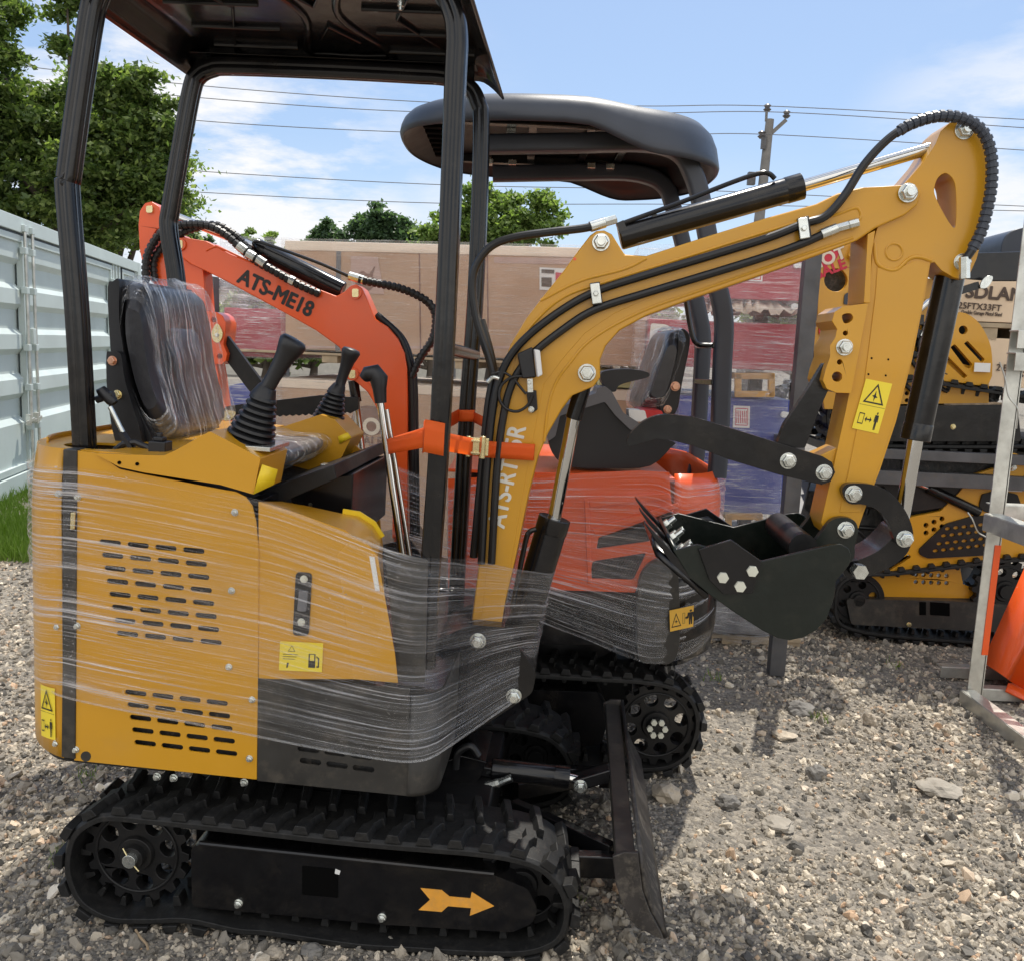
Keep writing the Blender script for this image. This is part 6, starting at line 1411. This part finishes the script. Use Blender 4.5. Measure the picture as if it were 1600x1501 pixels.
m = MB(); m.add([UF.p(a, b, .0) for a, b in ((1440, 398), (1640, 392), (1640, 440), (1550, 440), (1500, 436), (1440, 425))] + [UF.p(a, b, .9) for a, b in ((1440, 398), (1640, 392), (1640, 440), (1550, 440), (1500, 436), (1440, 425))], [(0, 1, 2, 3, 4, 5), (6, 7, 8, 9, 10, 11)] + [(i, (i + 1) % 6, (i + 1) % 6 + 6, i + 6) for i in range(6)]); m.build('cab_frame', 'black_paint', L2, bevel=.006)
plate(UF, cr([(1564, 396), (1566, 380), (1574, 366), (1590, 358), (1620, 356), (1620, 396)], 3, False), .3, .7, 'seat_back', 'plastic_canopy', L2, bevel=.02)
ram((1400, 560), (1430, 490), (1470, 455), .026, .014, -.02, 'lift_cylinder', L2, UF)
m = MB(); m.bar(UF.p(1500, 455, -.03), UF.p(1528, 446, -.03), .035, .035); m.build('hose_end', 'black_paint', L2); plate(UF, cr([(1532, 450), (1534, 440), (1542, 432), (1551, 432), (1550, 440), (1542, 450)], 3, True), -.06, -.05, 'lock_plate', 'zinc', L2, bevel=.001)
text(UF, 'LAND', 1430, 706, -.01, .02, 0, 'lettering', 'label_white', L2, bold=.02) if 0 else None
RS = UF
zb_1 = UF.p(1450, 712, -.05).z; xr0 = UF.p(1240, 712, -.05).x; xr1 = UF.p(1690, 712, -.05).x
rack(UF, [(xr0 + .05, 1.25, 0, zb_1 + .9), (xr1 + .1, 1.25, 0, zb_1), (xr1 + .1, -.05, 0, zb_1)], 'dark steel rack carrying the upper yellow loader', [(V(xr0 + .35, -.05, zb_1), V(xr1 + .1, -.05, zb_1), .05), (V(xr0 + .35, -.03, zb_1 - .12), V(xr1 + .1, -.03, zb_1 - .12), .07), (V(xr0 + .35, 1.25, zb_1), V(xr1 + .1, 1.25, zb_1), .05), (V(xr0 + .4, 0, zb_1 - .05), V(xr0 + .4, 1.25, zb_1 - .05), .05), (V(xr1, 0, zb_1 - .05), V(xr1, 1.25, zb_1 - .05), .05)])
# black machine crate between the rack upright and the lower loader
t = thing('machine_crate', LF, 'jumble of black steel machine frames on a crate left of the lower loader', 'crate')
m = MB(); a = LF.p(1240, 880, .6); b = LF.p(1330, 770, .6); m.box((a.x, .6, .05), (b.x, 1.3, b.z)); m.build('steel_box', 'engine_bay', t, bevel=.01)
for k, (p0, p1) in enumerate((((1238, 872), (1300, 868)), ((1246, 790), (1310, 860)), ((1300, 770), (1262, 850)), ((1240, 820), (1330, 812)))):
    m = MB(); m.bar(LF.p(*p0, .55), LF.p(*p1, .55), .04, .04); m.build('cross_member', 'steel_grey', t, bevel=.003)
m = MB(); m.box((LF.p(1230, 878, .4).x, .4, LF.p(1240, 884, .4).z), (LF.p(1330, 878, .4).x, .5, LF.p(1240, 874, .4).z)); m.build('timber_bearer', 'wood', t, bevel=.003)
plate(LF, circ(1284, 800, 8, 16), .52, .56, 'wheel_boss', 'steel_grey', t)
# cartons on the far right
QF = Frame((LF.o.x + .2, LF.o.y + 1.5, 0), R(-3), 0)
q1, eq = carton(1478, 438, 1690, 505, 0, .8, 'pale carton marked as a metal shed kit, behind the upper loader', 'cardboard_pale', fr=QF, top=False)
text(QF, 'SDLANCH', 1576, 461, -.006, .082, -2, 'print', 'print_dark', q1, bold=.03, sx=1.05); text(QF, '25FTX33FT', 1531, 480, -.006, .042, -2, 'print', 'print_dark', q1, bold=.01, sx=.98); text(QF, 'Double Garage Metal Shed', 1534, 490, -.006, .024, -2, 'print', 'print_dark', q1, sx=.72)
pallet(QF, (eq[0], eq[1]), 0, .8, eq[2] - .006, .12, 'rough timber bearers under the metal shed carton')
q2, eq2 = carton(1478, 530, 1690, 606, 0, .8, 'pale carton marked with a box count, below the metal shed carton', 'cardboard_pale', fr=QF, top=False)
text(QF, '2 BOXES INCL', 1600, 578, -.006, .045, -2, 'print', 'print_dark', q2, sx=.9); text(QF, 'B+', 1585, 588, -.006, .075, -2, 'print', 'print_dark', q2, bold=.04)
text(QF, 'S  P', 1536, 575, -.4, .03, -2, 'x', 'print_dark', q2) if 0 else None
plate(UF, [(1523, 567), (1548, 568), (1547, 582), (1522, 581)], -.0, .004, 'paper_tag', 'label_white', L2, bevel=0)
# ---- galvanized frame at the right edge
GF = Frame((W.pz(1504, 1094, 0).x, W.pz(1504, 1094, 0).y, 0), R(0), 0)
gt = thing('galvanized_frame', GF, 'bare galvanized angle steel frame standing at the right edge of the yard', 'frame')
def gbar(a, b, name, w=.055): 
    m = MB(); d = (b - a).normalized(); up = V(0, 0, 1) if abs(d.z) < .8 else V(0, -1, 0)
    s_ = d.cross(up).normalized(); u_ = s_.cross(d)
    for (o1, ww, hh) in ((s_ * w / 2, .006, w), (u_ * w / 2, w, .006)):
        m.bar(a + o1, b + o1, ww, hh, up=u_)
    return m.build(name, 'galvanized', gt, bevel=.001)
zt_g = 2.35
def gpost(x, y): 
    m = MB(); m.prism([(x - .034, 0), (x + .034, 0), (x + .034, zt_g), (x - .034, zt_g)], y, y + .006); m.box((x + .024, y, 0), (x + .03, y + .06, zt_g)); return m.build('upright', 'galvanized', gt, bevel=.001)
gpost(.04, -.02); gpost(1.5, -.02)
MB().box((.045, -.014, 0), (.064, .05, zt_g)).build('upright_web', 'galvanized', gt)
MB().box((.046, -.0235, .22), (.073, -.0205, GF.p(1515, 850, -.03).z)).build('orange_reflection', 'orange_paint', gt)  # reflection of the orange hopper, put on the upright as a coloured strip
dB = (GF.pz(1600, 1205, 0) - V(0, 0, 0)); 
gbar(V(0, -.03, .03), V(.02, -1.25, .03), 'base_rail', .06); gbar(V(.03, .03, .03), V(1.5, .03, .03), 'base_rail', .05); gbar(V(.03, .30, .03), V(1.5, .30, .03), 'base_rail', .05)
zm_ = GF.p(1515, 812, -.03).z
gbar(V(.0, -.06, zm_), V(.02, -1.25, zm_), 'side_rail', .07); gbar(V(.04, .05, zm_ + .03), V(1.5, .05, zm_ + .03), 'cross_rail', .06)
zq = GF.p(1560, 530, -.05).z; gbar(V(.0, -.05, zq), V(1.5, -.05, zq), 'cross_rail', .07); gbar(V(.0, -.05, zq - .09), V(1.5, -.05, zq - .09), 'cross_rail', .07)
m = MB(); m.tube(cr([GF.p(1562, 566, -.08), GF.p(1570, 590, -.09), GF.p(1576, 620, -.09), GF.p(1590, 640, -.09), GF.p(1588, 670, -.08)], 5), .003, 6); m.build('tie_wire', 'galvanized', gt)
m = MB(); m.tube(cr([GF.p(1512, 800, -.09), GF.p(1520, 812, -.1), GF.p(1528, 830, -.1), GF.p(1540, 838, -.09)], 5), .003, 6); m.build('tie_wire', 'galvanized', gt)
# orange implement hanging inside the frame
OR = thing('orange_hopper', GF, 'bright orange folded steel hopper lying inside the galvanized frame', 'hopper')
m = MB(); y1, y2 = .12, .45
m.add([GF.p(1640, 800, y1), GF.p(1536, 1032, y1), GF.p(1572, 1056, y1 - .06), GF.p(1660, 900, y1 - .12), GF.p(1578, 1062, y1 - .1), GF.p(1640, 1100, y1 - .14), GF.p(1700, 950, .2), GF.p(1640, 1085, .4), GF.p(1545, 1030, .4)], [(0, 1, 2, 3), (3, 2, 4, 5), (3, 5, 6), (1, 2, 8), (2, 4, 7, 8)])
m.build('folded_sheet', 'orange_paint', OR, solid=.006, smooth=5)
m = MB(); m.add([GF.p(1576, 1066, .0), GF.p(1572, 1078, -.02), GF.p(1650, 1115, -.1), GF.p(1680, 1080, .2)], [(0, 1, 2, 3)]); m.build('bottom_flange', 'orange_paint', OR, solid=.008)
m = MB(); m.tube([GF.p(1548, 822, -.02), GF.p(1640, 845, -.12)], .018, 12, prof=RND); m.build('square_tube', 'red_plastic', OR)

# ---- utility pole and wires
PY = 30.
def wp(px, py, y=PY): return W.p(px, py, y)
PO = V(wp(1180, 400).x, PY, 0)
up = thing('utility_pole', PO, 'grey wooden utility pole against the sky with a short side arm', 'pole')
def loc(p): return p - PO
m = MB(); t_ = loc(wp(1203, 187)); m.tube([V(t_.x - .25, 0, 0), t_], [.24, .13], 16); m.build('shaft', 'pole_wood', up)
m = MB(); m.bar(loc(wp(1206, 208)), loc(wp(1228, 188)), .12, .12); m.build('side_arm', 'pole_wood', up)
m = MB(); m.bar(loc(wp(1197, 190)), loc(wp(1198, 172)), .07, .07); m.build('top_pin', 'pole_wood', up)
for px, py in ((1199, 169), (1229, 179), (1190, 211)):
    c = loc(wp(px, py)); m = MB(); m.tube([c + V(0, 0, -.12), c + V(0, 0, -.05), c, c + V(0, 0, .07), c + V(0, 0, .12)], [.06, .13, .07, .12, .05], 12); m.build('insulator', 'ceramic', up)
m = MB(); c = loc(wp(1190, 222)); m.box(c + V(-.05, -.2, -.25), c + V(.1, -.1, .12)); m.build('bracket', 'steel_grey', up)
m = MB(); m.box(loc(wp(1168, 283)) + V(0, -.1, -.12), loc(wp(1180, 275)) + V(0, .1, .1)); m.build('junction_box', 'steel_grey', up)
WL = [('thin overhead wire, topmost of those crossing the sky', [(-80, 90), (300, 133), (690, 161), (1000, 166), (1198, 166), (1600, 187), (1700, 193)]),
 ('overhead wire second from the top, held by the side arm', [(-80, 114), (300, 152), (650, 175), (1000, 177), (1229, 176), (1600, 200), (1700, 207)]),
 ('overhead wire third from the top, fixed to the side of the pole', [(-80, 148), (300, 188), (640, 207), (1000, 213), (1190, 210), (1600, 235), (1700, 243)]),
 ('overhead wire fourth from the top, passing below the black roofs', [(-80, 236), (300, 267), (690, 289), (1100, 298), (1500, 318), (1700, 327)]),
 ('lowest overhead wire, passing just above the far trees', [(-80, 274), (300, 300), (690, 318), (1100, 320), (1600, 330), (1700, 333)])]
for lb_, q in WL:
    m = MB(); m.tube(cr([wp(a, b, PY - .3) for a, b in q], 10), .013, 6); tag(m.build('overhead_wire', 'wire', None), lb_, 'wire', 'overhead wires')

# ---- trees
def tree(name, y, blobs, leaf, nleaf, size, label, trunk=None, cat='tree', clump=.18, seed=0, dens=1.0):
    """blobs: (px, py, radius px) on plane y; leaves in many small clumps through the volume, trunk with limbs"""
    rng = np.random.default_rng(seed); k = y / FPX
    C = [np.array(W.p(a, b, y)) for a, b, r in blobs]; Rr = [r * k for a, b, r in blobs]
    base = W.p(trunk[0], trunk[1], y) if trunk else V(C[0][0], y, 0)
    base = V(base.x, y, 0); t = thing(name, base, label, cat, None)
    vol = np.array([r ** 2.2 for r in Rr]); vol /= vol.sum(); ncl = int(nleaf / 150)
    cl = []
    for b in rng.choice(len(C), ncl, p=vol):
        d = rng.normal(size=3); d /= np.linalg.norm(d); rad = Rr[b] * (.30 + .75 * rng.random() ** .6) * (1 + .45 * noise.noise(V(*(d * 2.6 + b))))
        cl.append(C[b] + d * rad * np.array([1, .9, .92]))
    cl = np.array(cl); idx = rng.integers(0, len(cl), nleaf); cs = clump * np.mean(Rr) * rng.uniform(.55, 1.25, nleaf)[:, None]
    P = cl[idx] + rng.normal(size=(nleaf, 3)) * cs * np.array([1, 1, .6])
    n = rng.normal(size=(nleaf, 3)); n[:, 2] = np.abs(n[:, 2]) + .4; n /= np.linalg.norm(n, axis=1)[:, None]
    a = np.cross(n, rng.normal(size=(nleaf, 3))); a /= np.linalg.norm(a, axis=1)[:, None]; b_ = np.cross(n, a)
    s = size * rng.uniform(.6, 1.3, nleaf)[:, None]
    o = np.array(base)
    v = np.stack([P - a * s, P + b_ * s * .55 - n * s * .15, P + a * s, P - b_ * s * .55 - n * s * .15], 1).reshape(-1, 3) - o
    me = bpy.data.meshes.new('crown'); me.vertices.add(len(v)); me.vertices.foreach_set('co', v.astype(np.float32).ravel())
    me.loops.add(nleaf * 4); me.loops.foreach_set('vertex_index', np.arange(nleaf * 4, dtype=np.int32)); me.polygons.add(nleaf); me.polygons.foreach_set('loop_start', np.arange(0, nleaf * 4, 4, dtype=np.int32)); me.update(calc_edges=True); me.validate()
    me.materials.append(MATS[leaf]); ob = bpy.data.objects.new('crown', me); COL.objects.link(ob); ob.parent = t
    # trunk and limbs
    m = MB(); top = V(*(sum(C) / len(C))); r0 = .035 * (top.z + 1) + .05
    m.tube(cr([V(0, 0, 0), (V(top.x, y, top.z * .45) - base) + V(.1, 0, 0), V(top.x, y, top.z) - base], 5), [r0 * (1 - .07 * i) for i in range(11)], 10)
    for i, c in enumerate(C[:10]):
        c = V(*c); st_ = V(top.x, y, min(top.z, c.z) * (.45 + .04 * i)) - base; m.tube([st_, (st_ + (c - base)) / 2 + V(0, 0, -.2), c - base], [r0 * .4, r0 * .25, r0 * .06], 7)
    m.build('trunk', 'bark', t, smooth=80); return t
tree('maple_tree', 17., [(-30, 10, 62), (105, 12, 32), (112, 78, 24), (-50, 130, 95), (50, 190, 72), (170, 150, 56), (225, 190, 50), (150, 260, 90), (240, 290, 55), (255, 245, 40), (60, 310, 95), (-60, 280, 120), (180, 330, 70), (215, 130, 26)], 'leaf_dark', 105000, .062, 'tall broad maple towering over the pale container', (60, 500), seed=1, clump=.16)
tree('maple_tree', 19., [(150, 190, 60), (215, 250, 60), (130, 330, 70), (230, 330, 55), (120, 130, 26)], 'leaf_light', 34000, .06, 'lighter green maple half hidden among the tall dark one', (170, 520), seed=12, clump=.26)
tree('round_tree', 48., [(508, 368, 24), (498, 380, 18), (520, 384, 20)], 'leaf_far', 9000, .13, 'small round bluish tree, leftmost of those above the long carton', seed=2)
tree('round_tree', 46., [(590, 352, 34), (565, 368, 26), (618, 368, 30), (645, 372, 24), (600, 380, 36)], 'leaf_far', 20000, .13, 'wide bluish tree rising above the middle of the long carton', seed=3)
tree('birch_tree', 27., [(715, 330, 28), (755, 318, 34), (700, 365, 34), (760, 362, 44), (800, 315, 24), (812, 352, 34), (850, 318, 16), (850, 352, 26), (868, 330, 12), (675, 375, 22), (790, 385, 40)], 'leaf_light', 26000, .085, 'feathery bright green tree between the two black roofs', (770, 500), seed=4, clump=.26)
tree('small_tree', 40., [(298, 352, 18), (310, 372, 22), (285, 345, 10)], 'leaf_far', 3000, .14, 'small pale tree just right of the rear canopy post', seed=5)
tree('small_tree', 40., [(395, 372, 16), (420, 380, 18), (375, 384, 14), (465, 386, 14)], 'leaf_light', 3000, .13, 'low light green tree above the orange arm', seed=6)
for i, (px, lb_) in enumerate(((410, 'dark shade tree seen through the gap left of the joysticks'), (485, 'dark shade tree with its trunk between the two joysticks'), (668, 'dark shade tree with a thick trunk just left of the front canopy post'), (840, 'bright shade tree seen through the gap under the long carton'), (990, 'shade tree hidden behind the orange excavator seat'), (1240, 'shade tree behind the racks at the right'), (1480, 'shade tree behind the stacked loaders'), (1700, 'shade tree at the far right behind the cartons'))):
    tree('shade_tree', 24. + i * .7, [(px - 30, 505, 50), (px + 35, 515, 48), (px, 480, 50), (px - 60, 540, 32), (px + 60, 540, 30)], 'leaf_dark' if i != 3 else 'leaf_light', 4500, .14, lb_, (px, 620), seed=20 + i, clump=.25)
m = MB(); a = W.p(300, 600, 34); b = W.p(900, 600, 34); m.box((a.x, 34, 0), (b.x, 38, 3.2)); bl_ = thing('building', V(0, 0, 0), 'long pale low building far behind the trees', 'building'); m.build('wall', 'concrete_wall', bl_)
m = MB(); m.box((a.x - .3, 33.6, 3.2), (b.x + .3, 38.4, 3.5)); m.build('roof', 'plastic_grey', bl_)
for k in range(8):
    x = a.x + (b.x - a.x) * (k + .4) / 8; m = MB(); m.box((x, 33.95, .9), (x + .9, 34., 2.3)); w_ = m.build('window', 'engine_bay', bl_); m = MB(); m.box((x + .43, 33.93, .9), (x + .48, 33.95, 2.3)); m.build('mullion', 'label_white', w_)
# ---- rocks and a twig
rock(1040, 1245, .045, 'pale tan rock on the gravel right of the dozer blade', 'stone_tan', .8)
rock(1137, 1255, .035, 'grey rock two steps right of the dozer blade', 'stone_grey'); rock(1252, 1112, .055, 'dark rock on the gravel below the bucket', 'stone_grey'); rock(1225, 1150, .045, 'flat tan rock in front of the dark rock', 'stone_tan', .35)
rock(1468, 1235, .07, 'flat pale rock near the galvanized frame', 'stone_flat', .3); rock(1275, 1212, .035, 'dark rounded rock in the open gravel', 'stone_grey', .8); rock(1360, 1130, .03, 'small upright tan stone behind the open gravel', 'stone_tan', 1.1); rock(1215, 1290, .05, 'broad flat stone in the nearer gravel', 'stone_flat', .35)
rock(430, 1492, .022, 'pale pebble at the foot of the near track', 'stone_tan'); rock(488, 1488, .026, 'grey pebble touching the near track', 'stone_grey')
m = MB(); m.tube(cr([W.pz(a, b, .022) for a, b in [(212, 1452), (220, 1464), (229, 1474), (231, 1482)]], 4), .003, 7); tag(m.build('twig', 'twig', None), 'short curved twig lying in front of the near track', 'twig')

GR = {'carton': 'cartons stacked behind the excavators', 'crate': 'crates stacked behind the excavators', 'pallet': 'timber pallets under the stacked goods', 'track_loader': 'compact track loaders stacked on the right', 'mini_excavator': 'mini excavators in the yard', 'maple_tree': 'maples behind the container', 'round_tree': 'far trees above the long carton', 'small_tree': 'small far trees above the orange arm', 'shade_tree': 'shade trees behind the stacked goods', 'corner_clip': 'white corner clips on the crates', 'wooden_frame': 'light wood frames among the crates', 'stacking_rack': 'dark steel stacking racks', 'stretch_film': 'clear film wrapped round machines and goods'}
for o in list(COL.objects):
    k_ = o.name.split('.')[0]
    if o.parent is None and k_ in GR and not o.get('group'): o['group'] = GR[k_]
# ============================================================ light and sky
SUN_EL, SUN_AZ = R(65), R(19)     # azimuth from +Y towards +X
sd = Vector((math.sin(SUN_AZ) * math.cos(SUN_EL), math.cos(SUN_AZ) * math.cos(SUN_EL), math.sin(SUN_EL)))
sl = bpy.data.lights.new('sun', 'SUN'); sl.energy = 5.; sl.angle = R(.53); sl.color = (1, .945, .85)
so = bpy.data.objects.new('sun', sl); COL.objects.link(so); so.rotation_euler = (-sd).to_track_quat('-Z', 'Y').to_euler(); so.location = (0, 0, 20)
w = bpy.data.worlds.new('World'); sc.world = w; w.use_nodes = True; nt = w.node_tree; nt.nodes.clear()
out = nt.nodes.new('ShaderNodeOutputWorld'); bg = nt.nodes.new('ShaderNodeBackground'); bg.inputs['Strength'].default_value = .15
sky = nt.nodes.new('ShaderNodeTexSky'); sky.sky_type = 'NISHITA'; sky.sun_disc = False; sky.sun_elevation = SUN_EL; sky.sun_rotation = SUN_AZ; sky.air_density = 1.0; sky.dust_density = .8; sky.ozone_density = 1.6
tc = nt.nodes.new('ShaderNodeTexCoord'); mp = nt.nodes.new('ShaderNodeMapping'); mp.inputs['Scale'].default_value = (1, 1, 3.2); mp.inputs['Location'].default_value = (3.1, .4, .2)
nt.links.new(tc.outputs['Generated'], mp.inputs[0])
n1 = nt.nodes.new('ShaderNodeTexNoise'); n1.inputs['Scale'].default_value = 2.1; n1.inputs['Detail'].default_value = 10; n1.inputs['Roughness'].default_value = .58; nt.links.new(mp.outputs[0], n1.inputs['Vector'])
cr_ = nt.nodes.new('ShaderNodeValToRGB'); cr_.color_ramp.elements[0].position = .42; cr_.color_ramp.elements[1].position = .66; nt.links.new(n1.outputs['Fac'], cr_.inputs[0])
sx = nt.nodes.new('ShaderNodeSeparateXYZ'); nt.links.new(tc.outputs['Generated'], sx.inputs[0])
lo = nt.nodes.new('ShaderNodeMapRange'); lo.inputs['From Min'].default_value = .02; lo.inputs['From Max'].default_value = .22; lo.inputs['To Min'].default_value = .75; lo.inputs['To Max'].default_value = .0; nt.links.new(sx.outputs['Z'], lo.inputs['Value'])
ml = nt.nodes.new('ShaderNodeMath'); ml.operation = 'MULTIPLY'; nt.links.new(cr_.outputs[0], ml.inputs[0]); nt.links.new(lo.outputs[0], ml.inputs[1])
mx = nt.nodes.new('ShaderNodeMix'); mx.data_type = 'RGBA'; nt.links.new(ml.outputs[0], mx.inputs[0]); mx.inputs[7].default_value = (6.6, 6.65, 6.8, 1)

acc = ml.outputs[0]
for (px, py, w0, k) in ((400, 350, .985, .8), (340, 240, .98, .35), (560, 300, .975, .35), (1640, 330, .975, .7), (40, 40, .98, .8)):
    dd_ = ray(px, py); dt = nt.nodes.new('ShaderNodeVectorMath'); dt.operation = 'DOT_PRODUCT'; dt.inputs[1].default_value = dd_; nm_ = nt.nodes.new('ShaderNodeVectorMath'); nm_.operation = 'NORMALIZE'
    nt.links.new(tc.outputs['Generated'], nm_.inputs[0]); nt.links.new(nm_.outputs[0], dt.inputs[0])
    mr = nt.nodes.new('ShaderNodeMapRange'); mr.interpolation_type = 'SMOOTHSTEP'; mr.inputs['From Min'].default_value = w0; mr.inputs['From Max'].default_value = 1.0; nt.links.new(dt.outputs['Value'], mr.inputs['Value'])
    n2 = nt.nodes.new('ShaderNodeTexNoise'); n2.inputs['Scale'].default_value = 5.5; n2.inputs['Detail'].default_value = 8; n2.inputs['Roughness'].default_value = .6; nt.links.new(mp.outputs[0], n2.inputs['Vector'])
    r2 = nt.nodes.new('ShaderNodeMapRange'); r2.inputs['From Min'].default_value = .40; r2.inputs['From Max'].default_value = .60; nt.links.new(n2.outputs['Fac'], r2.inputs['Value'])
    m1 = nt.nodes.new('ShaderNodeMath'); m1.operation = 'MULTIPLY'; nt.links.new(mr.outputs[0], m1.inputs[0]); nt.links.new(r2.outputs[0], m1.inputs[1])
    m2 = nt.nodes.new('ShaderNodeMath'); m2.operation = 'MULTIPLY_ADD'; m2.use_clamp = True; nt.links.new(m1.outputs[0], m2.inputs[0]); m2.inputs[1].default_value = k * 1.2; nt.links.new(acc, m2.inputs[2]); acc = m2.outputs[0]
nt.links.new(acc, mx.inputs[0])
hz = nt.nodes.new('ShaderNodeMix'); hz.data_type = 'RGBA'; hz.inputs[0].default_value = .42; nt.links.new(sky.outputs[0], hz.inputs[6]); hz.inputs[7].default_value = (3.1, 4.3, 6.4, 1)
nt.links.new(hz.outputs[2], mx.inputs[6]); 
# added bank of unseen bright cloud behind the camera, filling the shaded sides
bm1 = nt.nodes.new('ShaderNodeMapRange'); bm1.interpolation_type = 'SMOOTHSTEP'; bm1.inputs['From Min'].default_value = .05; bm1.inputs['From Max'].default_value = -.45; nt.links.new(sx.outputs['Y'], bm1.inputs['Value'])
bm2 = nt.nodes.new('ShaderNodeMapRange'); bm2.inputs['From Min'].default_value = .38; bm2.inputs['From Max'].default_value = .50; nt.links.new(n1.outputs['Fac'], bm2.inputs['Value'])
bm3 = nt.nodes.new('ShaderNodeMath'); bm3.operation = 'MULTIPLY'; nt.links.new(bm1.outputs[0], bm3.inputs[0]); nt.links.new(bm2.outputs[0], bm3.inputs[1])
bmx = nt.nodes.new('ShaderNodeMix'); bmx.data_type = 'RGBA'; nt.links.new(bm3.outputs[0], bmx.inputs[0]); nt.links.new(mx.outputs[2], bmx.inputs[6]); bmx.inputs[7].default_value = (10.8, 10.4, 9.8, 1)
nt.links.new(bmx.outputs[2], bg.inputs[0]); nt.links.new(bg.outputs[0], out.inputs[0])
